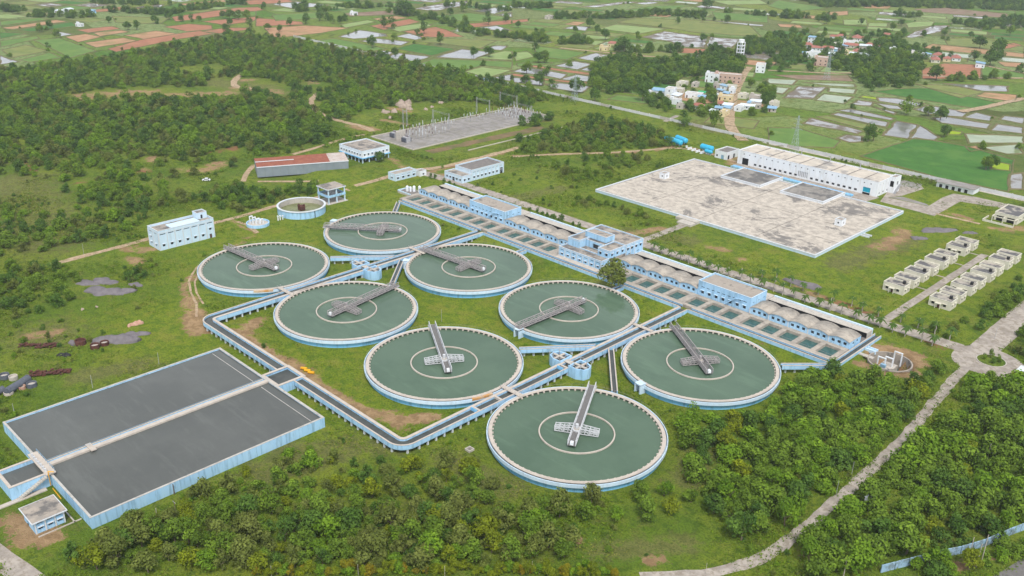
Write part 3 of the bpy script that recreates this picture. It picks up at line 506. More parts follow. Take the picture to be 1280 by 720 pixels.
sheet('yard', [(46, 282.5), (131, 278), (133, 290), (46, 290)], 'cement_road', .06, True)
# ================================================================ clarifier tanks
TANKS = [ # centre, bridge direction, bridge paint, inlet box direction, label
 ((0, 0), (-24.2, -1.8), 'bridge_grey', None, 'round clarifier tank with grey bridge closest to the boxy pale blue building with rooftop stair'),
 ((-.4, 62.6), (-19.4, -16.1), 'bridge_grey', 200, 'round clarifier tank with grey bridge between the small open round basin and the filter beds'),
 ((58.6, 62.6), (-24.9, -2.5), 'bridge_grey', 215, 'round clarifier tank whose grey bridge starts beside a channel footbridge and the vaulted filter house'),
 ((59, -.4), (-4.2, 27.2), 'bridge_grey', None, 'round clarifier tank with grey bridge in the corner loop of the elevated channel'),
 ((115.6, 62.6), (-.4, -26.6), 'bridge_grey', 270, 'round clarifier tank beside the lone leafy tree, its grey bridge reaching the inlet box'),
 ((115.6, -.8), (-23.5, 14.6), 'bridge_white', None, 'round clarifier tank with white bridge, opposite the yellow drums across the channel loop'),
 ((175.8, 62.7), (-22.7, 15.6), 'bridge_grey', 260, 'round clarifier tank with grey bridge bordered by the thicket and the last filter beds'),
 ((175.8, -.9), (-14.6, 24.3), 'bridge_white', None, 'round clarifier tank with white bridge standing outside the elevated channel loop'),
]
def clarifier_parts(root):
    P = {}
    P['lower'] = MB().ring(0, 0, 25.0, 26.15, -.3, 1.86, 128).obj('tank_wall', 'deep_blue', root)
    P['launder'] = MB().ring(0, 0, 26.75, 27.0, 1.9, 3.02, 128).ring(0, 0, 25.4, 26.74, 1.88, 2.1, 128).obj('launder_channel', 'pale_blue', root)
    P['walk'] = MB().ring(0, 0, 25.3, 26.4, 2.98, 3.2, 128).obj('rim_walkway', 'walkway', root); MB().ring(0, 0, 25.4, 25.55, 1.9, 2.975, 128).obj('launder_shade', 'shade_void', root)  # solid near-black ring: painted shade between the brackets under the walkway
    mb = MB()
    for i in range(76):
        a = 2*math.pi*i/76; c, s = math.cos(a), math.sin(a)
        v = [(r*c-w*s, r*s+w*c, z) for z in (2.5, 2.97) for r, w in ((24.85, -.26), (25.4, -.26), (25.4, .26), (24.85, .26))]
        mb.add(v, [(0, 3, 2, 1), (4, 5, 6, 7), (0, 1, 5, 4), (1, 2, 6, 5), (2, 3, 7, 6), (3, 0, 4, 7)])
    o = mb.obj('weir_brackets', 'walkway', root); o['kind'] = 'stuff'
    MB().disc(0, 0, 25.45, 2.55, 128).obj('water', 'tank_water', root)
    MB().ring(0, 0, 11.05, 11.45, 1.5, 2.95, 96).obj('flocculator_ring', 'walkway', root)
    MB().cyl(0, 0, .9, 1.5, 4.2, 20).obj('centre_column', 'concrete', root)
    mb = MB()
    for i in range(48):
        a = 2*math.pi*i/48; a2 = 2*math.pi*(i+1)/48; p = (26.9*math.cos(a), 26.9*math.sin(a)); q = (26.9*math.cos(a2), 26.9*math.sin(a2))
        mb.bar((*p, 3.0), (*p, 4.0), .02, 4).bar((*p, 4.0), (*q, 4.0), .018, 3)
    mb.obj('handrail', 'bridge_grey', root)
def truss(mb, x0, x1, y, z0, z1, n, r=.09, z1e=None):
    z1e = z1 if z1e is None else z1e
    for i in range(n+1):
        f = i/n; x = x0+(x1-x0)*f; zt = z1+(z1e-z1)*f; mb.bar((x, y, z0), (x, y, zt), r)
        if i < n:
            g = (i+1)/n; x2 = x0+(x1-x0)*g; z2 = z1+(z1e-z1)*g
            mb.bar((x, y, z0), (x2, y, z0), r*1.2).bar((x, y, zt), (x2, y, z2), r*1.2)
            if i % 2: mb.bar((x, y, zt), (x2, y, z0), r*.8)
            else: mb.bar((x, y, z0), (x2, y, z2), r*.8)
            mb.bar((x, y, (z0+zt)/2), (x2, y, (z0+z2)/2), r*.7)
def bridge_parts(root, m, ang):
    out = []
    for y in (-1.15, 1.15):
        mb = MB(); truss(mb, -8.6, 27.6, y, 3.5, 5.1, 18); out.append(mb.obj('bridge_truss', m, root))
    mb = MB(); mb.box(-8.8, 27.7, -1.05, 1.05, 3.5, 3.62)
    for i in range(19): mb.box(-8.6+2.01*i-.08, -8.6+2.01*i+.08, -1.25, 1.25, 3.36, 3.5)
    out.append(mb.obj('bridge_deck', 'deck_grating', root))
    mb = MB()
    for i in range(12): x = -7+i*2.9; mb.bar((x, -.6, 3.4), (x, -.6, 2.4), .06).bar((x, .6, 3.4), (x, .6, 2.4), .06)
    out.append(struct(mb.obj('scraper_hangers', m, root), 'stuff'))
    for s in (-1, 1):
        mb = MB()
        for x in (-1.3, 0, 1.3):
            v = MB(); truss(v, 1.2, 6.6, x, 3.1, 4.9, 4, .085, 4.2); mb.add([(p[1], s*p[0], p[2]) for p in v.v], v.f)
        for k in range(5): yy = s*(1.2+5.4*k/4); mb.bar((-1.3, yy, 3.1), (1.3, yy, 3.1), .08).bar((-1.3, yy, 4.4), (1.3, yy, 4.4), .08)
        for k in range(3): mb.bar((0, s*(2.5+2*k), 3.1), (0, s*(2.5+2*k), 2.2), .07)
        out.append(mb.obj('flocculator_arm', m, root))
    out.append(MB().box(-8.7, -7.8, -.5, .5, 3.62, 4.5).box(-8.6, -7.9, -.4, .4, 4.5, 4.7).obj('drive_cabinet', 'white_wall', root))
    out.append(MB().cyl(0, 0, 1.5, 3.63, 4.0, 20).cyl(0, 0, .5, 4.0, 5.6, 12).obj('drive_head', m, root))
    out.append(MB().box(26.4, 28.0, -1.5, 1.5, 3.22, 3.55).obj('end_carriage', 'steel', root))
    for o in out: o.rotation_euler = (0, 0, ang)
proto = None
for k, ((x, y), d, bm, box, lab) in enumerate(TANKS):
    root = thing('clarifier_tank', lab, 'tank', (0, 0, 0), 'round clarifier tanks')
    if proto is None:
        clarifier_parts(root); proto = [o for o in bpy.data.objects if o.parent == root]
    else:
        for o in proto:
            c = o.copy(); COL.objects.link(c); c.parent = root
    bridge_parts(root, bm, math.atan2(d[1], d[0]))
    if box is not None:
        a = math.radians(box); r = 27.0; c, s = math.cos(a), math.sin(a)
        mb = MB().box(26.0, 28.6, -1.4, -.95, -.2, 3.45).box(26.0, 28.6, .95, 1.4, -.2, 3.45).box(26.0, 28.6, -1.4, 1.4, 3.1, 3.5).box(26.3, 26.7, -.96, .96, -.2, 3.1)
        o = mb.obj('inlet_box', 'pale_blue', root); o.rotation_euler = (0, 0, a)
    if k in (0, 5):   # rust streak on the rim beside the channel footbridge
        a0 = math.radians(-40 if k == 0 else -22)
        mb = MB(); v = []; f = []
        for i in range(9):
            a = a0+i*.035
            for r, z in ((26.4, 3.06), (27.03, 3.06), (27.03, 2.3)): v.append((r*math.cos(a), r*math.sin(a), z))
        for i in range(8): f += [(3*i, 3*i+1, 3*i+4, 3*i+3), (3*i+1, 3*i+2, 3*i+5, 3*i+4)]
        mb.add(v, f); mb.obj('rust_stain', 'rust_stain', root)
    root.location = (x, y, 0)
# ================================================================ elevated channels
ZC = 3.1
def arc(cx, cy, r, a0, a1, n=8): return [(cx+r*math.cos(math.radians(a0+(a1-a0)*i/n)), cy+r*math.sin(math.radians(a0+(a1-a0)*i/n))) for i in range(n+1)]
def channel(root, path, hl, hr, wl, wr, ml, mr, legs, depth=1.35, water='channel_water', legsp=3.25, ends=(0, 0), zt=ZC):
    # hl / hr: half widths left / right of the path; wl / wr: wall widths; ml / mr: wall materials; legs: side offsets carrying columns
    zb = zt-depth
    for nm, a, b, m in (('channel_wall', hl-wl, hl, ml), ('channel_wall', -hr, -hr+wr, mr)):
        MB().sweep(path, [(b, zb), (b, zt), (a, zt), (a, zb)]).obj(nm, m, root)
    # cream cap slabs along the wall tops, 3 cm proud
    for a, b in ((hl-wl-.05, hl+.06), (-hr-.06, -hr+wr+.05)):
        MB().sweep(path, [(b, zt+.003), (b, zt+.10), (a, zt+.10), (a, zt+.003)]).obj('wall_coping', 'walkway', root)
    MB().sweep(path, [(hl-.03, zb-.25), (hl-.03, zb-.004), (-hr+.03, zb-.004), (-hr+.03, zb-.25)]).obj('channel_floor', 'blue_wall', root)
    MB().sweep(path, [(hl-wl-.01, zb+.1), (hl-wl-.01, zt-.62), (-hr+wr+.01, zt-.62), (-hr+wr+.01, zb+.1)]).obj('water', water, root)
    # columns
    tot = 0; seg = []
    for a, b in zip(path[:-1], path[1:]):
        l = math.hypot(b[0]-a[0], b[1]-a[1]); seg.append((tot, l, a, b)); tot += l
    n = int((tot-1)/legsp)
    for i in range(n):
        s = ends[0]+(i+.5)*(tot-sum(ends))/n
        for st, l, a, b in seg:
            if st <= s <= st+l:
                f = (s-st)/l; dx, dy = (b[0]-a[0])/l, (b[1]-a[1])/l; X, Y = a[0]+dx*l*f, a[1]+dy*l*f
                for o in legs:
                    px_, py_ = X-dy*o, Y+dx*o; g = gz(px_, py_)
                    if zb-.25-g > .1: MB().box(px_-.28, px_+.28, py_-.28, py_+.28, g-.2, zb-.25).obj('column', 'trim_white', root)
                break
ch = thing('elevated_channel', 'long blue walled water channel on white columns, bent round the clarifier tanks', 'channel', (0, 0, 0))
R = 3.4
path = [(30.9, 95.2), (30.9, 40), (30.9, -43.3+R)] + arc(30.9+R, -43.3+R, R, 180, 270)[1:] + [(82.4, -43.3)]
channel(ch, path, 2.2, 2.2, .95, .4, 'blue_wall', 'blue_wall', (1.7, -1.7), ends=(2, 0))
path2 = [(92.6, -43.3), (145.6-R, -43.3)] + arc(145.6-R, -43.3+R, R, 270, 360)[1:] + [(145.6, 0), (145.6, 95.2)]
channel(ch, path2, 2.1, 2.1, .95, .4, 'blue_wall', 'blue_wall', (1.6, -1.6), ends=(0, 2))
# cross walls and sluice gates
for x, y in ((145.6, -14), (145.6, -4.5), (145.6, 26.3)):
    MB().box(x-1.16, x+1.71, y-.35, y+.35, 1.8, ZC+.14).obj('cross_wall', 'walkway', ch)
for y in (-15, 24.5): MB().box(144.5, 147.2, y-.1, y+.1, 1.8, ZC+.5).obj('sluice_gate', 'deep_blue', ch)
# footbridges from rim to rim over the channel
for x0, x1, y, w in ((25.2, 35.6, 57.5, .7), (24.6, 34.6, -8.5, .8), (141.4, 150.6, 1.5, .9), (141.6, 150.2, 69.5, .8)):
    fb = thing('footbridge', {57.5: 'narrow concrete footbridge over the channel at the start of a grey tank bridge', -8.5: 'narrow footbridge over the channel beside a rust stained tank rim and grey bridge', 1.5: 'rust edged concrete footbridge over the channel between the two white bridged tanks', 69.5: 'pale concrete footbridge over the channel beside the filter beds and thicket tank'}[y], 'footbridge', (x0, y, 0), 'channel footbridges')
    MB().box(x0, x1, y-w, y+w, ZC+.18, ZC+.36).obj('deck', 'walkway', fb)
    for s in (-1, 1):
        mb = MB(); yy = y+s*(w-.08)
        for i in range(5): xx = x0+.2+(x1-x0-.4)*i/4; mb.bar((xx, yy, ZC+.36), (xx, yy, ZC+1.3), .03)
        mb.bar((x0+.2, yy, ZC+1.3), (x1-.2, yy, ZC+1.3), .03).obj('railing', 'steel', fb)
# link channels tank -> main channel
def link(pts, w, lab, legs=(0,)):
    t_ = thing('link_channel', lab, 'channel', (pts[0][0], pts[0][1], 0), 'link channels between tanks and main channels')
    h = w/2
    channel(t_, pts, h, h, .3, .3, 'blue_wall', 'blue_wall', legs, depth=1.25, legsp=3.0)
link([(11.2, 25.4), (28.4, 46.6)], 1.9, 'short blue link channel hugging the tank by the round basin')
link([(51.6, 27.0), (33.8, 46.6)], 2.0, 'open sided link channel running to the tank in the channel loop corner')
link([(168.2, 26.1), (148.4, 48.2)], 2.0, 'grey lined link channel reaching the tank outside the loop')
link([(126.4, 24.6), (143.2, 46.2)], 1.9, 'short blue link channel next to the second twin distribution chamber')
link([(-18.4, 83.9), (-28.4, 94.2)], 2.0, 'short link channel at the far start of the filter channel')
link([(61.0, 89.8), (61.0, 94.2)], 2.4, 'stub link channel joining the filter channel beside a grey bridged tank')
link([(115.9, 89.8), (115.9, 94.2)], 2.4, 'stub link channel under the lone leafy tree')
link([(195.9, 82.0), (207.0, 94.0)], 1.9, 'short link channel between the thicket tank and the filter channel corner')
# filter channel in front of the beds
fc_ = thing('filter_channel', 'straight blue channel along the front of the filter beds', 'channel', (0, 0, 0))
channel(fc_, [(-29.6, 96.5), (28.6, 96.5)], 1.35, 1.35, .35, .35, 'blue_wall', 'blue_wall', (-1.0,), depth=1.3, legsp=3.2)
channel(fc_, [(33.2, 96.5), (143.4, 96.5)], 1.35, 1.35, .35, .35, 'blue_wall', 'blue_wall', (-1.0,), depth=1.3, legsp=3.2)
channel(fc_, [(147.8, 96.5), (206.9, 96.5), (206.9+1.3, 97.8), (208.2, 128.8)], 1.35, 1.35, .35, .35, 'blue_wall', 'blue_wall', (-1.0,), depth=1.3, legsp=3.2)
# junction box and twin distribution chambers
jb = thing('junction_box', 'square open concrete box joining the channel to the twin grey basins', 'basin', (87.6, -46, 0))
MB().box(82.6, 92.6, -41.9, -41.0, -.2, ZC+.1).box(82.6, 92.6, -51.2, -50.6, -.2, ZC+.1).box(82.6, 83.3, -50.6, -41.9, -.2, ZC+.1).box(91.9, 92.6, -50.6, -41.9, -.2, ZC+.1).obj('wall', 'blue_wall', jb)
mb = MB()
for a in ((82.5, 92.7, -42.0, -40.8), (82.5, 92.7, -51.3, -50.4), (82.5, 83.5, -50.4, -42.0), (91.7, 92.7, -50.4, -42.0)): mb.box(*a, ZC+.103, ZC+.22)
mb.obj('coping', 'walkway', jb); MB().box(83.3, 91.9, -50.6, -41.9, .5, ZC-.75).obj('water', 'channel_water', jb)
for i, (cx, lab) in enumerate(((30.9, 'blue twin lobed distribution chamber on the channel beside the tank by the round basin'), (145.6, 'blue twin lobed distribution chamber on the channel beside the thicket side tanks'))):
    dc = thing('distribution_chamber', lab, 'chamber', (cx, 29.6, 0), 'twin distribution chambers')
    for s in (-1, 1):
        pl = [(cx+s*a, 29.6+b) for a, b in ((1.9, -3.0), (5.2, -3.0), (7.9, -1.6), (8.3, .8), (7.4, 2.6), (5.2, 3.4), (1.9, 3.4))]
        if s < 0: pl = pl[::-1]
        inner = [(cx+s*5+(px_-cx-s*5)*.86, 29.6+(py_-29.6)*.84) for px_, py_ in pl]
        n = len(pl); zt = 3.9; v = [(x, y, -.2) for x, y in pl]+[(x, y, zt) for x, y in pl]+[(x, y, zt) for x, y in inner]+[(x, y, 1.6) for x, y in inner]
        f = []
        for j in range(n):
            k = (j+1) % n; f += [(j, k, n+k, n+j), (n+j, n+k, 2*n+k, 2*n+j), (2*n+j, 2*n+k, 3*n+k, 3*n+j)]
        MB().add(v, f).obj('wall', 'blue_wall', dc)
        MB().add([(x, y, 3.0) for x, y in inner], [tuple(range(n))]).obj('water', 'channel_water', dc)
        MB().box(cx+s*4.9-.35, cx+s*4.9+.35, 27.0, 32.4, 3.55, 3.95).obj('divider_wall', 'walkway', dc)
        MB().box(cx+min(s*2.2, s*7.6), cx+max(s*2.2, s*7.6), 29.2, 30.0, 3.6, 4.0).obj('platform', 'concrete', dc)
        mb = MB()
        for j in range(n):
            a, b = pl[j], pl[(j+1) % n]; mb.bar((*a, zt), (*a, zt+1), .04).bar((*a, zt+1), (*b, zt+1), .035)
        mb.obj('railing', 'bridge_white', dc)
        for q in (-1.6, 1.6):
            MB().bar((cx+s*6.2, 29.6+q, 3.2), (cx+s*6.2, 29.6+q, 5.2), .09, 6).cyl(cx+s*6.2, 29.6+q, .35, 5.0, 5.12, 10).obj('gate_spindle', 'steel', dc)
    MB().box(cx-2.4, cx+2.4, 28.6, 30.6, ZC+.2, ZC+.4).obj('crossing_slab', 'concrete', dc)
# ================================================================ twin sludge basins
sb = thing('sludge_basin', 'wide rectangular pale blue walled basin of still grey water, split in two', 'basin', (87, -87, 0))
z = 3.4; x0, x1, y0, y1 = 56, 118.6, -122, -51.3
mb = MB().box(x0, x0+.6, y0, y1, -.3, z).box(x1-.6, x1, y0, y1, -.3, z).box(x0+.6, x1-.6, y0, y0+.6, -.3, z).box(x0+.6, x1-.6, y1-.6, y1, -.3, z); mb.obj('wall', 'blue_wall', sb)
mb = MB().box(x0-.03, x0+.62, y0-.03, y1+.03, z+.003, z+.06).box(x1-.62, x1+.03, y0-.03, y1+.03, z+.003, z+.06).box(x0+.62, x1-.62, y0-.03, y0+.62, z+.003, z+.06).box(x0+.62, x1-.62, y1-.8, y1+.03, z+.003, z+.06); mb.obj('coping', 'coping', sb)
MB().box(85.0, 85.35, y0+.6, y1-.6, 0, z-.05).box(86.4, 88.0, y0+.6, y1-.6, 0, z+.12).obj('divider_wall', 'walkway', sb)
MB().box(85.35, 86.4, y0+.6, y1-.6, 0, z-.35).obj('divider_trough', 'deep_blue', sb)
MB().box(85.0, 89.4, -109.5, -108.0, z+.14, z+.42).obj('sluice_platform', 'walkway', sb)
mb = MB()
for i in range(24): y = y0+1.5+i*2.95; mb.bar((86.5, y, z+.1), (86.5, y, z+1.1), .03)
mb.bar((86.5, y0+1.5, z+1.1), (86.5, y1-1.5, z+1.1), .03).obj('handrail', 'blue_tarp', sb)
for a, b in ((x0+.6, 85.0), (88.0, x1-.6)):
    MB().box(a, b, y0+.6, y1-.6, .2, z-.42).obj('water', 'sludge_water', sb)
    MB().box(a+1, b-1, y1-3.9, y1-3.72, 2.4, z-.36).obj('weir_trough', 'coping', sb)
ib = thing('inlet_basin', 'small square open blue basin attached to the short side of the twin basins', 'basin', (87, -127, 0)); z = 4.0
MB().box(82.2, 82.9, -132.4, -122.05, -.2, z).box(91.9, 92.6, -132.4, -122.05, -.2, z).box(82.9, 91.9, -132.4, -131.7, -.2, z).obj('wall', 'blue_wall', ib)
MB().box(82.1, 82.95, -132.5, -122.9, z+.003, z+.1).box(91.85, 92.7, -132.5, -122.9, z+.003, z+.1).box(82.95, 91.85, -132.5, -131.65, z+.003, z+.1).obj('coping', 'walkway', ib)
MB().box(82.9, 91.9, -131.7, -122.05, .2, 2.9).obj('water', 'sludge_water', ib)
MB().box(79.6, 93.2, -123.2, -120.6, z-.2, z+.12).obj('platform', 'walkway', ib)
for i in range(7): MB().box(81.5+i*1.6, 81.95+i*1.6, -122.9, -122.4, z+.12, z+1.1).obj('gate_stand', 'bridge_white', ib)
mb = MB()
for i in range(9): mb.bar((79.9+i*1.6, -120.8, z+.1), (79.9+i*1.6, -120.8, z+1.1), .04)
mb.bar((79.9, -120.8, z+1.1), (92.7, -120.8, z+1.1), .04).obj('handrail', 'blue_tarp', ib)
mb = MB()
for i in range(14): mb.box(92.65, 93.75, -123.2-i*.62-.62, -123.2-i*.62, max(0, 3.75-.28*i-.5), 3.75-.28*i)
mb.obj('stair', 'concrete', ib)
MB().bar((93.2, -122.6, .5), (93.2, -122.6, 5.0), .13, 6).bar((93.2, -122.6, 5.0), (94.4, -121.5, 5.0), .13, 6).bar((94.4, -122.6, .2), (101, -122.9, .4), .13, 6).obj('dosing_pipe', 'yellow_paint', ib)
# ================================================================ filter beds deck
ZD = 3.15
BEDS = [-26.8, -19.1, -11.4, -3.7, 4.0, 12.8, 20.5, 28.2, 37, 44.5, 52, 59.5, 67]; BEDS = BEDS+[105.6, 113.4, 121.2, 129, 136.6, 145.8, 153.5, 161.2, 170.6, 178.4, 186.1, 193.9, 201.6]
for nm, rg, lab in (('filter_beds', (-32.2, 75.2, BEDS[:13]), 'row of open filter beds of teal water reaching the platform of white vessels'), ('filter_beds', (99.8, 206.4, BEDS[13:]), 'row of open filter beds of teal water reaching the channel corner by the sump')):
    fb = thing(nm, lab, 'filter beds', (rg[0], 98, 0), 'filter bed rows'); a, b, bl = rg
    MB().box(a, b, 97.95, 99.9, .5, ZD).box(a, b, 107.9, 110.0, .5, ZD).obj('deck_wall', 'bed_wall', fb)
    e = [a]+[v for c in bl for v in (c-2.95, c+2.95)]+[b]
    for i in range(0, len(e), 2): MB().box(e[i], e[i+1], 99.9, 107.9, .5, ZD).obj('cross_wall', 'bed_wall', fb)
    for c in bl:
        MB().box(c-2.95, c+2.95, 99.9, 107.9, .4, 2.05).obj('water', 'bed_water', fb)
    mb = MB(); n = int((b-a)/3.4)
    for i in range(n+1): x = a+(b-a)*i/n; mb.bar((x, 99.6, ZD), (x, 99.6, ZD+.95), .025)
    mb.bar((a, 99.6, ZD+.95), (b, 99.6, ZD+.95), .025).obj('handrail', 'bridge_grey', fb)
# ================================================================ buildings: box blocks with real openings
def block(root, x0, x1, y0, y1, z0, z1, wm, rm, par=.5, win=(), trim='trim_white', pil=(), sills=True, wname='wall', band=True, back=True):
    """one rectangular block. win: (side, a, b, za, zb[, material]) openings; side in 'F' (-y) 'R' (+x) 'B' (+y) 'L' (-x); pil: (side, list of positions)"""
    H = {'F': [], 'R': [], 'B': [], 'L': []}
    for w in win: H[w[0]].append(w)
    mb = MB()
    hl = lambda s: [(w[1], w[2], w[3], w[4]) for w in H[s]]
    zt = z1+par
    mb.wall('y', y0, -1, x0, x1, z0, zt, hl('F')); mb.wall('x', x1, 1, y0, y1, z0, zt, hl('R')); mb.wall('y', y1, 1, x0, x1, z0, zt, hl('B')); mb.wall('x', x0, -1, y0, y1, z0, zt, hl('L'))
    wo_ = mb.obj(wname, wm, root)
    for s, a, b, za, zb, *m in win:
        m = m[0] if m else 'glass_dark'; d = .24
        P = {'F': lambda u, z: (u, y0+d, z), 'B': lambda u, z: (u, y1-d, z), 'R': lambda u, z: (x1-d, u, z), 'L': lambda u, z: (x0+d, u, z)}[s]
        q = MB(); q.quad(P(a-.02, za-.02), P(b+.02, za-.02), P(b+.02, zb+.02), P(a-.02, zb+.02))
        nm = 'doorway' if za-z0 < .35 else ('ventilator' if zb-za < .7 else 'window')
        po = q.obj(nm, m, root)
        if nm == 'window' and sills and za-z0 > .4:
            e = MB(); k = .45
            if s == 'F': e.box(a-.2, b+.2, y0-k, y0-.002, zb+.12, zb+.24)
            elif s == 'B': e.box(a-.2, b+.2, y1+.002, y1+k, zb+.12, zb+.24)
            elif s == 'R': e.box(x1+.002, x1+k, a-.2, b+.2, zb+.12, zb+.24)
            else: e.box(x0-k, x0-.002, a-.2, b+.2, zb+.12, zb+.24)
            e.obj('sunshade', trim, po, base=root)
    MB().box(x0+.22, x1-.22, y0+.22, y1-.22, z1-.12, z1).obj('roof', rm, root)
    if par > .05:      # parapet: inner skin and coping
        mb = MB(); t_ = .25; o_ = .08
        mb.box(x0-o_, x1+o_, y0-o_, y0+t_, zt+.002, zt+.12).box(x0-o_, x1+o_, y1-t_, y1+o_, zt+.002, zt+.12).box(x0-o_, x0+t_, y0+t_, y1-t_, zt+.002, zt+.12).box(x1-t_, x1+o_, y0+t_, y1-t_, zt+.002, zt+.12)
        cb = mb; mb = MB(); mb.box(x0+.02, x1-.02, y0+.02, y0+t_-.03, z1-.05, zt).box(x0+.02, x1-.02, y1-t_+.03, y1-.02, z1-.05, zt).box(x0+.02, x0+t_-.03, y0+t_, y1-t_, z1-.05, zt).box(x1-t_+.03, x1-.02, y0+t_, y1-t_, z1-.05, zt); pp = mb.obj('parapet', wm, root); cb.obj('parapet_coping', trim, pp, base=root)
    if band and z1-z0 > 3:
        mb = MB(); e = .06; zb = z1-.05
        mb.box(x0-e, x1+e, y0-e, y0-.003, zb-.22, zb).box(x0-e, x1+e, y1+.003, y1+e, zb-.22, zb).box(x0-e, x0-.003, y0-.003, y1+.003, zb-.22, zb).box(x1+.003, x1+e, y0-.003, y1+.003, zb-.22, zb); mb.obj('cornice_band', trim, root)
    for s, ps in pil:
        for p in ps:
            k = MB(); w = .17
            if s == 'F': k.box(p-w, p+w, y0-.13, y0-.002, z0, z1-.28)
            elif s == 'R': k.box(x1+.002, x1+.13, p-w, p+w, z0, z1-.28)
            elif s == 'L': k.box(x0-.13, x0-.002, p-w, p+w, z0, z1-.28)
            else: k.box(p-w, p+w, y1+.002, y1+.13, z0, z1-.28)
            k.obj('pilaster', trim, wo_, base=root)
    return wo_
def lin(a, b, n): return [a+(b-a)*i/(n-1) for i in range(n)] if n > 1 else [(a+b)/2]
def row(side, cs, w, za, zb, m='glass_dark'): return [(side, c-w/2, c+w/2, za, zb, m) for c in cs]
# ---- vaulted filter galleries
def gallery(x0, x1, lab, nv=5, open_end=False):
    g = thing('filter_gallery', lab, 'building', ((x0+x1)/2, 110.1, 2), 'vaulted filter galleries')
    y0, y1, zb, ze = 110.1, 118.6, 2.0, 5.5; p = (x1-x0)/nv
    wx = [x0+p*i+p*(.22+.28*k) for i in range(nv) for k in range(3)]
    H = [(c-.62, c+.62, 3.95, 5.05) for c in wx]
    mb = MB().wall('y', y0, -1, x0, x1, zb, ze, H)
    RW = [(112.4, 113.6, 3.9, 5.0), (115.4, 116.6, 3.9, 5.0)]
    mb.wall('x', x1, 1, y0, y1, zb, ze, RW if open_end else ()).wall('x', x0, -1, y0, y1, zb, ze).wall('y', y1, 1, x0, x1, zb, ze); mb.obj('wall', 'blue_wall', g)
    for h in H: MB().quad((h[0]-.02, y0+.22, h[2]), (h[1]+.02, y0+.22, h[2]), (h[1]+.02, y0+.22, h[3]), (h[0]-.02, y0+.22, h[3])).obj('window', 'glass_dark', g)
    if open_end:
        for h in RW: MB().quad((x1-.22, h[0]-.02, h[2]), (x1-.22, h[1]+.02, h[2]), (x1-.22, h[1]+.02, h[3]), (x1-.22, h[0]-.02, h[3])).obj('window', 'glass_dark', g)
    for i in range(nv):
        a = x0+p*i; n = 12; rise = .95; v = []; f = []
        for k in range(n+1):
            t_ = k/n; x = a+p*t_; zz = ze+rise*(1-(2*t_-1)**2); v += [(x, y0-.3, zz+.1), (x, y1+.3, zz+.1), (x, y0-.3, zz-.06), (x, y1+.3, zz-.06)]
        for k in range(n): q = 4*k; f += [(q, q+4, q+5, q+1), (q+2, q+3, q+7, q+6), (q, q+2, q+6, q+4), (q+1, q+5, q+7, q+3)]
        MB().add(v, f).obj('vault_roof', 'vault_roof', g, True)
        for yy, sg in ((y0, -1), (y1, 1)):
            v = [(a+p*k/n, yy, ze+rise*(1-(2*k/n-1)**2)) for k in range(n+1)]
            MB().add(v, [tuple(range(n+1)) if sg < 0 else tuple(range(n, -1, -1))]).obj('gable_wall', 'blue_wall', g)
        MB().box(a-.16, a+.16, y0-.12, y0-.003, zb+1.1, ze+.05).obj('pilaster', 'trim_white', g)
    # rear pipe corridor: sunk gutter, then a slab with a pale edge
    MB().box(x0, x1, y1+.32, 123.5, 2.0, 2.8).obj('gutter', 'roof_dark', g); MB().box(x0+.1, x1-.1, 123.45, 123.58, 2.8, 4.65).obj('corridor_shade', 'shade_void', g)  # near-black strip on the corridor front paints the shadowed gap behind the vaults
    MB().box(x0, x1, 123.6, 127.6, 2.0, 4.7).obj('corridor', 'concrete', g)
    MB().box(x0, x1, 127.62, 128.3, 2.0, 5.2).obj('rear_parapet', 'pale_blue', g)
gallery(-31.2, 6.9, 'first vaulted filter gallery, at the end with the white cylinders')
gallery(31.7, 75.2, 'vaulted filter gallery between a raised flat block and the two storey block')
gallery(99.8, 141.5, 'vaulted filter gallery behind the lone leafy tree')
gallery(165.7, 206.3, 'last vaulted filter gallery, at the end with the round sump pit', open_end=True)
for x0, x1, lab in ((7.0, 31.6, 'tall flat roofed blue block between the first two vaulted galleries'), (141.6, 165.6, 'tall flat roofed blue block between the last two vaulted galleries')):
    g = thing('control_block', lab, 'building', ((x0+x1)/2, 110, 2), 'tall blocks of the filter house')
    ws_ = row('F', lin(x0+2.2, x1-2.6, 7), 1.3, 4.0, 5.3)+row('F', lin(x0+2.2, x1-2.6, 9), 1.5, 6.6, 6.95)+row('R', lin(112.5, 120, 3), 1.4, 6.6, 6.95)
    block(g, x0, x1, 110.4, 121.6, 2.0, 8.6, 'blue_wall', 'roof_stained', .55, ws_, 'pale_blue', band=False)
    MB().box(x0, x1, 121.62, 128.2, 2, 5.1).obj('rear_corridor', 'concrete', g)
    mb = MB().bar((x0+13, 109.6, 3.4), (x0+17.5, 109.9, 7.2), .22, 8).bar((x0+17.5, 109.9, 7.2), (x0+21, 109.9, 7.6), .22, 8); mb.obj('duct', 'blue_wall', g)
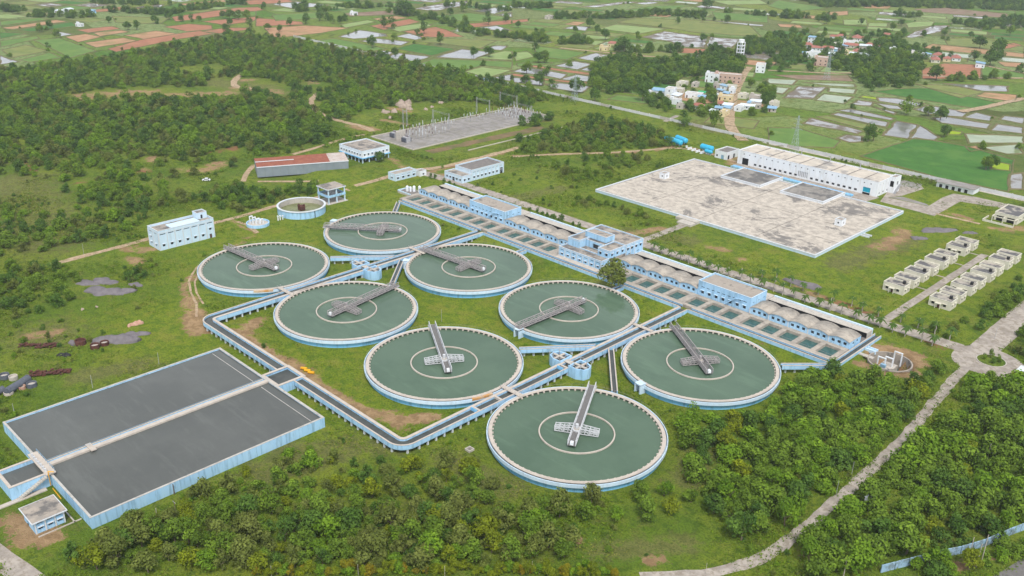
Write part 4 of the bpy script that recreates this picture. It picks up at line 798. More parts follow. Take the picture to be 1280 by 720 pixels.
# ---- two storey block of the filter house
g = thing('operations_block', 'two storey light blue block with courtyard roof midway along the filter house', 'building', (85, 116, 2))
X0, X1 = 75.4, 99.6; pF = lin(X0+.2, X1-.2, 8)
mid = [(a_+b_)/2 for a_, b_ in zip(pF[:-1], pF[1:])]
block(g, X0, X1, 100.6, 106.2, 2.6, 6.75, 'blue_wall', 'roof_concrete', .35, row('F', mid, 1.1, 3.7, 4.6)+row('F', mid, 2.0, 5.8, 6.1)+row('R', [101.8, 103.4, 105.0], 1.1, 3.7, 4.6), pil=[('F', pF)], wname='ground_floor_wall')
block(g, X0+.6, X0+7, 105.8, 116.6, 6.76, 10.0, 'blue_wall', 'roof_concrete', .35, row('R', [111.5], 1.0, 7.6, 8.8), wname='upper_wall')
block(g, X1-6.4, X1, 105.6, 116.6, 6.76, 10.0, 'blue_wall', 'roof_concrete', .35, row('R', [107.5, 111, 114.5], 1.2, 7.6, 8.9)+row('F', [X1-5, X1-1.6], 1.2, 7.6, 8.9), wname='upper_wall')
block(g, X0, X1, 116.62, 128.9, 2.0, 10.0, 'blue_wall', 'roof_concrete', .35, row('R', [118.3, 121, 124, 127], 1.3, 7.4, 8.7)+row('R', [119.6, 125.5], 2.0, 5.4, 5.8)+row('R', [118.3, 121, 124, 127], 1.3, 3.2, 4.5), pil=[('R', [116.9, 120, 123, 128.6])], wname='rear_wall')
block(g, X0+7.05, X1-6.45, 110.4, 116.6, 6.76, 9.7, 'blue_wall', 'roof_concrete', .2, [('F', X0+11, X0+15, 6.9, 8.9, 'glass_dark')], wname='upper_wall', band=False)
block(g, X0+4.6, X0+16.4, 112.6, 118.4, 10.0, 12.2, 'blue_wall', 'roof_stained', .3, (), wname='penthouse_wall', band=False)
MB().box(X0, X1, 106.22, 116.6, 2.0, 6.74).obj('core', 'roof_concrete', g)
MB().box(X0, X1, 97.95, 100.55, 1.5, 3.15).obj('front_terrace', 'walkway', g)
mb = MB()
for i in range(14): mb.box(X1+.1, X1+1.2, 110.0+i*.5, 110.5+i*.5, max(2, 6.5-.28*i-.4), 6.5-.28*i)
mb.obj('outside_stair', 'concrete', g)
# ---- white cylinders at the gallery's start
vt = thing('vessel_platform', 'low concrete platform carrying white vessels at the start of the vaulted galleries', 'platform', (-38, 108, 2))
MB().box(-43, -32.4, 105.2, 113.5, 1.6, 3.0).obj('slab', 'concrete', vt); MB().box(-42.6, -33, 105.8, 113, 3.0, 3.03).obj('slab_top', 'roof_dark', vt)
MB().box(-43, -42.7, 105.2, 113.5, 3.0, 3.6).box(-42.7, -32.4, 105.2, 105.5, 3.0, 3.6).obj('kerb', 'pale_blue', vt)
for i, (x, y, h, r) in enumerate(((-39.0, 108.5, 3.0, .75), (-37.4, 109.4, 2.7, .6), (-36.2, 110.8, 3.1, .75), (-33.6, 112.3, 3.4, .75))):
    o = thing('vessel', 'upright white cylindrical vessel on the platform beside the first vaulted gallery', 'vessel', (x, y, 3.03), 'white vessels')
    MB().cyl(x, y, r, 3.03, 3.03+h*.85, 14).obj('shell', 'white_wall', o); MB().cyl(x, y, r, 3.03+h*.85, 3.03+h, 14, r*.3).obj('dome', 'white_wall', o)
# ---- chemical building
g = thing('chemical_building', 'boxy pale blue building with panelled walls and a rooftop stair room', 'building', (-55, -8, 0))
x0, x1, y0, y1 = -61.6, -51.4, -21.2, 5.4; ps = lin(y0+.2, y1-.2, 8); mid = [(a+b)/2 for a, b in zip(ps[:-1], ps[1:])]
block(g, x0, x1, y0, y1, -.2, 8.2, 'pale_blue', 'roof_concrete', .9, row('R', mid, 2.7, 7.1, 7.55)+row('R', mid[:6], 1.15, 1.6, 2.75)+row('R', [mid[6]], 1.1, 3.9, 5.0)+row('R', [mid[6]], 1.2, 0, 2.0, 'rust')+row('F', [-59, -54.4], 2.6, 7.1, 7.55)+row('F', [-59, -54.4], 1.1, 1.5, 2.6)+row('F', [-59], 1.1, 4.2, 5.3), pil=[('R', ps), ('F', [x0+.2, -56.5, x1-.2])], trim='trim_white')
block(g, x0+.6, -56.6, 0.2, 5.0, 8.2, 10.9, 'pale_blue', 'roof_concrete', .25, [('R', 1.9, 2.9, 8.25, 10.1, 'glass_dark')], wname='stair_room_wall', band=False)
MB().box(-59.0, -53.6, -14, -.2, 8.21, 8.6).obj('raised_roof', 'pale_blue', g)
# ---- round open basin, kiosk, small round chamber
g = thing('open_basin', 'small open round basin with pale blue wall and greenish water', 'basin', (-54.9, 54.2, 0))
MB().ring(-54.9, 54.2, 11.2, 11.7, -.2, 3.5, 72).obj('wall', 'blue_wall', g); MB().ring(-54.9, 54.2, 11.0, 12.0, 3.503, 3.85, 72).obj('rim', 'trim_white', g); MB().ring(-54.9, 54.2, 11.1, 11.19, .2, 3.5, 72).obj('inner_face', 'concrete', g)
MB().disc(-54.9, 54.2, 11.15, 1.0, 64).obj('water', 'green_water', g)
MB().box(-56.4, -53.4, 53, 55.4, .5, 3.2).box(-56.4, -55.6, 53, 53.8, 3.2, 4.0).box(-54.2, -53.4, 54.6, 55.4, 3.2, 4.0).obj('centre_pier', 'rust', g)
MB().box(-43.35, -43.15, 54.0, 54.4, -.2, 3.5).obj('drain_pipe', 'black_paint', g)
g = thing('open_kiosk', 'open sided two level concrete pavilion on blue posts beside the small round basin', 'pavilion', (-60, 76, 0))
x0, x1, y0, y1 = -64.8, -55.4, 70.6, 81.0
for x in (x0+.3, x1-.3):
    for y in (y0+.3, (y0+y1)/2, y1-.3): MB().box(x-.28, x+.28, y-.28, y+.28, -.2, 7.4).obj('post', 'pale_blue', g)
MB().box(x0, x1, y0, y1, 3.1, 3.3).obj('upper_floor', 'concrete', g); MB().box(x0-.1, x1+.1, y0-.1, y0+.12, 3.3, 4.5).box(x0-.1, x1+.1, y1-.12, y1+.1, 3.3, 4.5).box(x1-.12, x1+.1, y0+.12, y1-.12, 3.3, 4.5).box(x0-.1, x0+.12, y0+.12, y1-.12, 3.3, 4.5).obj('balustrade', 'blue_wall', g)
MB().box(x0-.4, x1+.4, y0-.4, y1+.4, 7.4, 7.85).obj('roof_edge', 'trim_white', g); MB().box(x0-.2, x1+.2, y0-.2, y1+.2, 7.852, 7.9).obj('roof', 'roof_concrete', g); MB().box(x0-1, x1+1, y0-1, y1+1, -.1, .14).obj('floor_slab', 'concrete', g)
MB().box(x0+2, x1-3, y0+4, y1-2.5, 3.3, 4.6).obj('machine', 'steel', g)
g = thing('valve_chamber', 'low round blue chamber with white gate frames beside the dirt track', 'chamber', (-52.5, 28.2, 0))
MB().ring(-52.5, 28.2, 5.0, 5.4, -.2, 1.4, 40).obj('wall', 'blue_wall', g); MB().disc(-52.5, 28.2, 5.1, .7, 40).obj('floor', 'concrete', g)
for i, (x, y) in enumerate(((-55, 26.2), (-53.6, 27), (-52, 28), (-51, 29.4))):
    h = 4.0-i*.4; MB().box(x-.25, x+.25, y-.9, y-.5, .7, h).box(x-.25, x+.25, y+.5, y+.9, .7, h).box(x-.25, x+.25, y-.9, y+.9, h, h+.4).obj('gate_frame', 'white_wall', g)
g = thing('valve_set', 'small white valve stands between the low round chamber and the open basin', 'valves', (-51.5, 40.3, 0))
for i, y in enumerate((38.6, 39.8, 41.2)): MB().cyl(-51.5, y, .3, 0, 2.1-.2*i, 10).box(-52.0, -51, y-.3, y+.3, 2.1-.2*i, 2.4-.2*i).obj('valve_stand', 'white_wall', g)
# ---- small double building, side building, stilt building, shed
g = thing('switch_building', 'small pale blue flat roofed building next to the dirt track fork', 'building', (-61.5, 124, 2))
block(g, -65.2, -59, 116.4, 131.2, 1.6, 5.4, 'pale_blue', 'roof_stained', .5, row('R', lin(118.3, 129.3, 4), 1.5, 2.9, 4.0)+row('R', lin(118.3, 129.3, 4), 2.2, 4.7, 4.95)+row('F', [-62], 1.3, 2.9, 4.0), pil=[('R', lin(116.6, 131, 5))])
g = thing('guard_room', 'tiny white cube building beside the small pale blue building', 'building', (-59.8, 134, 2)); block(g, -61.2, -57, 132.0, 136.6, 1.6, 4.6, 'white_wall', 'roof_concrete', .3, row('R', [134.5], 1.1, 2.6, 3.6))
g = thing('workshop_building', 'long white and pale blue building with dark stained roof by the main road start', 'building', (-36, 158, 2))
block(g, -45.5, -32.2, 147.8, 172.4, 1.8, 7.6, 'pale_blue', 'roof_dark', .5, row('R', lin(149.8, 170, 8), 1.2, 3.2, 4.4)+row('R', lin(149.8, 170, 8), 2.0, 6.5, 6.8)+[('R', 169, 171.6, 1.85, 5.4, 'shade_void')], pil=[('R', lin(148, 172.2, 9))])
block(g, -46.5, -32.0, 140.8, 147.78, 1.8, 5.6, 'pale_blue', 'roof_concrete', .4, row('F', lin(-44.5, -33.8, 5), 1.2, 3.0, 4.3)+[('F', -40.2, -38.2, 1.85, 4.4, 'glass_dark')]+row('R', [142.6, 145.6], 1.2, 3.0, 4.3), wname='porch_wall')
g = thing('stilt_building', 'white banded building raised on columns with a leafy bush before it, beside the substation', 'building', (-108, 133, 2))
zb = 5.2; x0, x1, y0, y1 = -120.5, -98.2, 123.6, 143.2
block(g, x0, x1, y0, y1, zb, 8.6, 'white_wall', 'roof_concrete', .5, row('F', lin(x0+2, x1-2, 8), 1.0, 6.2, 7.4)+row('R', lin(y0+1.8, y1-1.8, 7), 1.0, 6.2, 7.4), trim='pale_blue')
MB().box(x0-.4, x1+.4, y0-.4, y1+.4, zb-.5, zb-.002).obj('floor_slab', 'deep_blue', g)
for x in lin(x0+.5, x1-.5, 7):
    for y in lin(y0+.5, y1-.5, 5): MB().box(x-.25, x+.25, y-.25, y+.25, 1.7, zb-.5).obj('column', 'pale_blue', g)
g = thing('long_shed', 'long grey sheet walled shed with rusty red roof patched pale at one end', 'shed', (-108, 88, 1))
# the shed stands askew: built along its own axis
A = Vector(Gz(322, 221, 1.2)); B = Vector(Gz(436, 211, 1.8)); ax = (B-A); Ls = ax.length; ax.normalize(); nrm = Vector((-ax.y, ax.x)); 
if nrm.x > 0: nrm = -nrm
def sp(u, w, z): q = A+ax*u+nrm*w; return (q.x, q.y, z)
def sbox(u0, u1, w0, w1, z0, z1):
    v = [sp(u, w, z_) for z_ in (z0, z1) for u, w in ((u0, w0), (u1, w0), (u1, w1), (u0, w1))]
    return MB().add(v, [(0, 1, 2, 3), (7, 6, 5, 4), (4, 5, 1, 0), (5, 6, 2, 1), (6, 7, 3, 2), (7, 4, 0, 3)])
Wd = 16; zg = .8; ze = 6.2
for i in range(12): sbox(Ls*i/12+.03, Ls*(i+1)/12-.03, 0, .12, zg, ze).obj('wall_sheet', 'grey_sheet', g)
sbox(0, .15, .12, Wd, zg, ze).obj('end_wall', 'grey_sheet', g); sbox(Ls-.15, Ls, .12, Wd, zg, ze).obj('end_wall', 'grey_sheet', g); sbox(0, Ls, Wd, Wd+.15, zg, ze).obj('back_wall', 'grey_sheet', g)
sbox(-.2, Ls+.2, -.25, .45, ze+.01, ze+.35).obj('gutter', 'trim_white', g)
for i in range(14):
    u0, u1 = Ls*.8*i/14, Ls*.8*(i+1)/14
    v = [sp(u, w, z_) for (u, w, z_) in ((u0+.02, .45, ze+.1), (u1-.02, .45, ze+.1), (u1-.02, Wd+.3, ze+.9), (u0+.02, Wd+.3, ze+.9))]
    MB().add(v+[(p_[0], p_[1], p_[2]-.08) for p_ in v], [(0, 1, 2, 3), (7, 6, 5, 4), (4, 5, 1, 0), (6, 7, 3, 2), (5, 6, 2, 1), (7, 4, 0, 3)]).obj('roof_sheet', 'rust_sheet', g)
v = [sp(u, w, z_) for (u, w, z_) in ((Ls*.8, .45, ze+.14), (Ls+.3, .45, ze+.14), (Ls+.3, Wd+.3, ze+.94), (Ls*.8, Wd+.3, ze+.94))]
tag(MB().add(v+[(p_[0], p_[1], p_[2]-.1) for p_ in v], [(0, 1, 2, 3), (7, 6, 5, 4), (4, 5, 1, 0), (6, 7, 3, 2), (5, 6, 2, 1), (7, 4, 0, 3)]).obj('roof_sheet', 'pale_rust', g), 'pale patched end of the roof')
sbox(-.1, Ls*.42, Wd*.55, Wd*.55+1.0, ze+.66, ze+.8).obj('ridge_flashing', 'trim_white', g)
# ---- small pump house by the basins
g = thing('pump_house', 'small blue house with flat brown roof beside the twin grey basins', 'building', (107, -129, 0))
block(g, 103.2, 111.0, -133.0, -125.6, -.2, 3.5, 'blue_wall', 'roof_concrete', .05, row('R', [-131.6, -129.2, -126.9], 1.2, 1.0, 1.7)+row('R', [-131.6, -129.2, -126.9], 1.4, 2.7, 3.0)+[('F', 105, 106.3, 0, 2.1, 'glass_dark')], pil=[('R', [-132.8, -130.4, -128.0, -125.8])], band=False)
MB().box(102.6, 111.7, -133.7, -124.9, 3.502, 3.78).obj('roof_slab', 'trim_white', g); MB().box(102.8, 111.5, -133.5, -125.1, 3.782, 3.8).obj('roof_top', 'roof_concrete', g)
MB().box(112.5, 112.8, -133, -122.3, 0, .25).box(101.5, 112.8, -124.2, -123.9, 0, .25).box(92.7, 94.2, -146, -123.9, 0, .3).obj('plinth_kerb', 'walkway', g)
# ---- clear water reservoir
rs = thing('clear_water_reservoir', 'huge low square reservoir with blotched cream slab roof and white rim', 'reservoir', (90, 230, 2))
x0, x1, y0, y1, z = 25.5, 153, 184, 274, 3.0
MB().box(x0, x1, y0, y1, 1.5, z).obj('wall', 'pale_blue', rs)
bx = [x0+.8, x0+32, x0+64, x0+96, x1-.8]; by = [y0+.8, y0+23, y0+45, y0+67.5, y1-.8]
MB().box(x0+.3, x1-.3, y0+.3, y1-.3, z-.3, z+.003).obj('joint_bed', 'roof_dark', rs)
for i in range(4):
    for j in range(4):
        MB().box(bx[i]+.2, bx[i+1]-.2, by[j]+.2, by[j+1]-.2, z+.006, z+.12).obj('roof_panel', 'reservoir_slab', rs)
MB().box(x0-.1, x1+.1, y0-.1, y0+.55, z+.004, z+.5).box(x0-.1, x1+.1, y1-.55, y1+.1, z+.004, z+.5).box(x0-.1, x0+.55, y0+.55, y1-.55, z+.004, z+.5).box(x1-.55, x1+.1, y0+.55, y1-.55, z+.004, z+.5).obj('rim', 'trim_white', rs)
for a, b in ((57.5, 82.5), (94.5, 119.5)):
    MB().box(a, b, 253.6, 277.6, 1.8, 4.0).obj('pump_chamber_wall', 'white_wall', rs); MB().box(a+.6, b-.6, 254.2, 277, 4.002, 4.1).obj('pump_chamber_roof', 'chamber_roof', rs)
    MB().box(a-.1, b+.1, 253.5, 254.2, 4.004, 4.5).box(a-.1, a+.6, 254.2, 277.7, 4.004, 4.5).box(b-.6, b+.1, 254.2, 277.7, 4.004, 4.5).obj('pump_chamber_rim', 'trim_white', rs)
MB().box(80, 92, 180.5, 183.78, 1.8, 3.4).box(84, 92, 176, 180.5, 1.8, 3.0).obj('entry_ramp', 'concrete', rs)
MB().box(153.25, 157.5, 226.6, 227.4, 1.8, 2.6).box(153.25, 157.5, 229.2, 230, 1.8, 2.6).obj('outlet_wall', 'trim_white', rs)
for x, y, lab in ((35, 227.2, 'small white hatch house on the reservoir roof beside the shrub covered edge'), (138.8, 228.6, 'small white hatch house on the reservoir roof near the outlet end')):
    h_ = thing('hatch_house', lab, 'hatch house', (x, y, 3.1), 'hatch houses on the reservoir'); block(h_, x, x+3.6, y, y+4.2, 3.1, 6.0, 'white_wall', 'roof_stained', .2, row('F', [x+1.8], .9, 4.2, 5.1)+row('R', [y+2.1], .9, 4.0, 5.2), band=False, sills=False)
tk = thing('supply_pipe', 'straight bright blue pipe trench strip along the front of the long white pump hall', 'pipe', (85, 281, 2))
MB().box(47.5, 121.8, 279.6, 282.0, 1.9, 2.7).obj('casing', 'deep_blue', tk); MB().box(47.3, 122, 279.4, 279.58, 1.9, 3.0).box(47.3, 122, 282.02, 282.2, 1.9, 3.0).obj('kerb', 'blue_wall', tk)
# ---- long pump hall
g = thing('pump_hall', 'very long white flat roofed hall beside the reservoir with a teal shutter', 'building', (88, 300, 2))
x0, x1, y0, y1 = 45.2, 131.2, 289.6, 309.5; lo = [c for c in lin(x0+12, x1-12, 20) if not 84 < c < 91]
wn_ = row('F', lo, 1.7, 2.9, 4.1)+row('F', lin(x0+4, x1-4, 22), .75, 8.0, 8.6)+[('F', 48.4, 52.6, 2.0, 6.0, 'shade_void')]+[('F', 84.6+i*1.05, 85.35+i*1.05, 3.0, 6.2, 'steel') for i in range(6)]+[('F', 123.2, 127.4, 2.02, 3.2, 'shade_void'), ('F', 123.2, 127.4, 3.3, 6.0, 'teal_door')]+row('R', lin(y0+3, y1-3, 4), 1.3, 2.9, 4.0)+row('R', lin(y0+3, y1-3, 5), .7, 8.0, 8.6)
block(g, x0, x1, y0, y1, 1.6, 9.4, 'white_wall', 'hall_roof', .6, wn_, 'white_wall', sills=False, band=False)
for i in range(1, 9): x = x0+(x1-x0)*i/9; MB().box(x-.18, x+.18, y0+.4, y1-.4, 9.41, 9.62).obj('roof_joint', 'roof_dark', g)
for i in range(3): x = x0+30+i*18; MB().box(x-.2, x+.2, y1-.6, y1-.2, 10.1, 12.6).obj('vent_stack', 'steel', g)
block(g, 131.25, 134.6, 302.5, 309.5, 1.6, 10.4, 'white_wall', 'roof_concrete', .4, row('R', [306], 1.6, 6.2, 8.2)+[('F', 132, 134, 5.4, 8.6, 'shade_void')], 'white_wall', wname='stair_tower_wall', sills=False, band=False)
mb = MB()
for i in range(14): mb.box(134.7, 135.9, 308-i*.5, 308.5-i*.5, max(1.8, 6.2-.32*i-.3), 6.2-.32*i)
mb.obj('outside_stair', 'steel', g)
g = thing('transformer_kiosk', 'small white house with dark roof between the cyan tanks and the long white hall', 'building', (38, 290, 2)); xa, ya = Gz(893, 196.5, 2)
block(g, xa, xa+8.5, ya, ya+13, 1.8, 6.0, 'white_wall', 'roof_dark', .5, [('F', xa+1, xa+2.2, 3.0, 4.2, 'glass_dark'), ('F', xa+4.4, xa+6.4, 1.85, 4.5, 'blue_tarp'), ('R', ya+1, ya+3.2, 1.85, 4.6, 'shade_void'), ('R', ya+7, ya+9, 1.85, 4.6, 'glass_dark')], 'white_wall', band=False, sills=False)
# ---- cyan pressure tanks
def htank(px0, px1, r, lab, z=2.9):
    a = Gz(*px0, z); b = Gz(*px1, z); o = thing('pressure_tank', lab, 'tank', ((a[0]+b[0])/2, (a[1]+b[1])/2, 2), 'cyan pressure tanks')
    A_ = Vector((*a, z+r)); B_ = Vector((*b, z+r)); d = (B_-A_).normalized()
    MB().bar(A_, B_, r, 20).obj('shell', 'cyan_tank', o, False); MB().bar(A_-d*.7, A_, r*.55, 20, r).obj('end_dome', 'cyan_tank', o); MB().bar(B_, B_+d*.7, r, 20, r*.55).obj('end_dome', 'cyan_tank', o)
    for f in (.15, .5, .85):
        q = A_.lerp(B_, f); MB().box(q.x-.3, q.x+.3, q.y-.3, q.y+.3, 1.8, z+.25).obj('saddle', 'white_wall', o)
htank((846, 175), (857, 179.5), 1.7, 'cyan cylinder tank, farther of the pair beside the woodland edge')
htank((838, 177.5), (851, 182), 1.7, 'cyan cylinder tank, front one of the pair, on white saddles')
htank((832, 174.8), (838, 177), 1.3, 'short cyan tank tucked behind the pair of long cyan tanks')
htank((877, 186), (890, 189.5), 1.7, 'single cyan cylinder tank close to the small white house')
htank((882, 190.5), (889, 192.5), 1.1, 'small blue cylinder tank under the single cyan tank')
for i in range(9):
    x, y = Gz(858+i*2.6, 184.5+i*.85+(i % 2)*1.5, 2); o = mk('saddle_block', *(lambda m: (m.v, m.f))(MB().box(-.3, .3, -.8, .8, -.1, 1.2).box(-.5, .5, -.9, .9, -.1, .2)), 'white_wall'); o.location = (x, y, 2); tag(o, 'empty white concrete saddle block in the row between the cyan tanks', 'block', 'empty tank saddles')
# ---- staff houses
def staff_house(x0, y0, rowi, lab):
    g = thing('staff_house', lab, 'house', (x0+4.5, y0+8, 2), 'cream staff houses along the small street'); X = x0; Y = y0
    block(g, X, X+8.6, Y, Y+6.2, 1.8, 5.2, 'cream_wall', 'house_roof', .45, row('F', [X+1.7, X+6.2], 1.2, 2.9, 4.1)+row('R', [Y+1.8, Y+4.4], 1.0, 2.9, 4.1), 'cream_wall', band=False)
    block(g, X+.9, X+7.4, Y+6.25, Y+9.6, 1.8, 5.0, 'cream_wall', 'house_roof_b', .3, row('R', [Y+8], 1.2, 2.0, 4.0), 'cream_wall', band=False, wname='link_wall')
    block(g, X, X+8.6, Y+9.65, Y+15.6, 1.8, 5.2, 'cream_wall', 'house_roof', .45, row('F', [X+4], .9, 3.3, 4.1)+row('R', [Y+11.4, Y+14], 1.0, 2.9, 4.1), 'cream_wall', band=False)
    MB().box(X+2.9, X+5.2, Y-1.5, Y-.02, 4.1, 4.3).obj('porch_slab', 'cream_wall', g); MB().box(X+3, X+3.25, Y-1.45, Y-1.2, 1.8, 4.1).box(X+4.9, X+5.15, Y-1.45, Y-1.2, 1.8, 4.1).obj('porch_post', 'cream_wall', g); MB().quad((X+3.5, Y-.03, 1.9), (X+4.6, Y-.03, 1.9), (X+4.6, Y-.03, 4.0), (X+3.5, Y-.03, 4.0)).obj('door', 'rust', g)
    MB().cyl(X+6.6, Y+4.6, .65, 5.2, 6.4, 14).obj('water_tank', 'black_paint', g)
    MB().box(X+.3, X+3, Y+10.2, Y+12, 5.2, 5.25).obj('roof_hatch', 'roof_dark', g)
o4 = ('closest to the palm lined road', 'second from the palm lined road', 'third from the palm lined road', 'farthest from the palm lined road')
for i, y in enumerate((173, 192.4, 212.6, 236.2)): staff_house(189.3, y, 0, 'cream twin house on the reservoir side of the street, '+o4[i])
for i, y in enumerate((172, 193.0, 213.4, 234)): staff_house(208.6, y, 1, 'cream twin house across the street from the reservoir side, '+o4[i])
g = thing('site_office', 'cream open fronted building with roof beams and low yard wall near the boundary', 'building', (192, 305, 2)); xa, ya = Gz(1238, 276.5, 2)
block(g, xa, xa+11, ya+4, ya+22, 1.8, 5.6, 'cream_wall', 'house_roof', .5, [('F', xa+1, xa+4.6, 2.0, 4.6, 'shade_void'), ('F', xa+6, xa+9.6, 2.0, 4.6, 'shade_void')]+row('R', [ya+8, ya+13, ya+18], 1.2, 2.9, 4.2), 'cream_wall', band=False)
MB().box(xa-3, xa+11.5, ya-2.4, ya-2.1, 1.8, 3.0).box(xa-3.3, xa-3, ya-2.1, ya+6, 1.8, 3.0).obj('yard_wall', 'cream_wall', g); MB().box(xa+5.1, xa+5.5, ya+.6, ya+4, 4.6, 5.0).box(xa, xa+.4, ya+.6, ya+4, 4.6, 5.0).box(xa+10.6, xa+11, ya+.6, ya+4, 4.6, 5.0).box(xa, xa+11, ya+.4, ya+.7, 4.6, 5.0).obj('beam', 'cream_wall', g)
for q in (xa+.1, xa+5.1, xa+10.5): MB().box(q, q+.35, ya+.4, ya+.75, 1.8, 4.6).obj('post', 'cream_wall', g)
g = thing('boundary_shed', 'long low grey shed backing onto the boundary wall', 'shed', (155, 330, 2)); xa, ya = Gz(1170, 233, 2)
block(g, xa, xa+20, ya, ya+7.5, 1.8, 4.8, 'white_wall', 'village_roof', .05, [('F', xa+1.5+i*3.4, xa+3.2+i*3.4, 1.9, 3.9, 'shade_void') for i in range(5)], 'concrete', band=False, sills=False); MB().box(xa-.5, xa+20.5, ya-1, ya+8, 4.92, 5.1).obj('roof_sheet', 'gravel_yard', g)
g = thing('roadside_building', 'white roofed corner of a building behind the trees at the junction', 'building', (270, 135, 2)); xa, ya = Gz(1262, 478, 2); block(g, xa, xa+7, ya, ya+9, 1.8, 5.0, 'white_wall', 'white_tin', .1, row('F', [xa+3], 1.2, 2.8, 4), band=False)
# ---- sump pit with gate frames
g = thing('sump_pit', 'round sunken sump with white concrete gate frames and a walkway', 'sump', (220, 113.5, 2))
MB().ring(220, 113.5, 7.0, 7.5, -4.6, 2.35, 48).obj('pit_wall', 'roof_stained', g); MB().disc(220, 113.5, 7.2, -3.2, 40).obj('water', 'bed_water', g)
MB().box(216.5, 221.5, 111.8, 117.5, -4.4, -.2).obj('pier', 'concrete', g)
for x, y, h in ((217.2, 113.2, 2.6), (219.2, 114.6, 2.8), (221.0, 117.2, 4.6)):
    MB().box(x-1.5, x-1.15, y-.2, y+.2, -.2, h).box(x+1.15, x+1.5, y-.2, y+.2, -.2, h).box(x-1.5, x+1.5, y-.2, y+.2, h, h+.35).obj('gate_frame', 'white_wall', g)
mb = MB().add([(221.2, 108.2, 2.4), (222.6, 107.4, 2.4), (221.6, 113.5, -.1), (220.4, 113.8, -.1), (221.2, 108.2, 2.2), (222.6, 107.4, 2.2), (221.6, 113.5, -.3), (220.4, 113.8, -.3)], [(0, 1, 2, 3), (7, 6, 5, 4), (0, 4, 5, 1), (1, 5, 6, 2), (2, 6, 7, 3), (3, 7, 4, 0)]); mb.obj('walkway', 'walkway', g); MB().box(217.5, 219.2, 111.9, 113, -.19, .9).obj('motor', 'blue_tarp', g)
g = thing('outlet_chute', 'small concrete outlet chute at the end corner of the filter channel', 'chute', (210.5, 117, 2)); MB().box(209.7, 213.6, 115.6, 116.0, 1.6, 2.9).box(209.7, 213.6, 117.6, 118.0, 1.6, 2.9).box(209.7, 213.6, 116, 117.6, 1.6, 2.2).obj('trough', 'pale_blue', g); MB().box(208.9, 214.8, 110.8, 112.6, 1.9, 2.25).obj('apron', 'concrete', g)
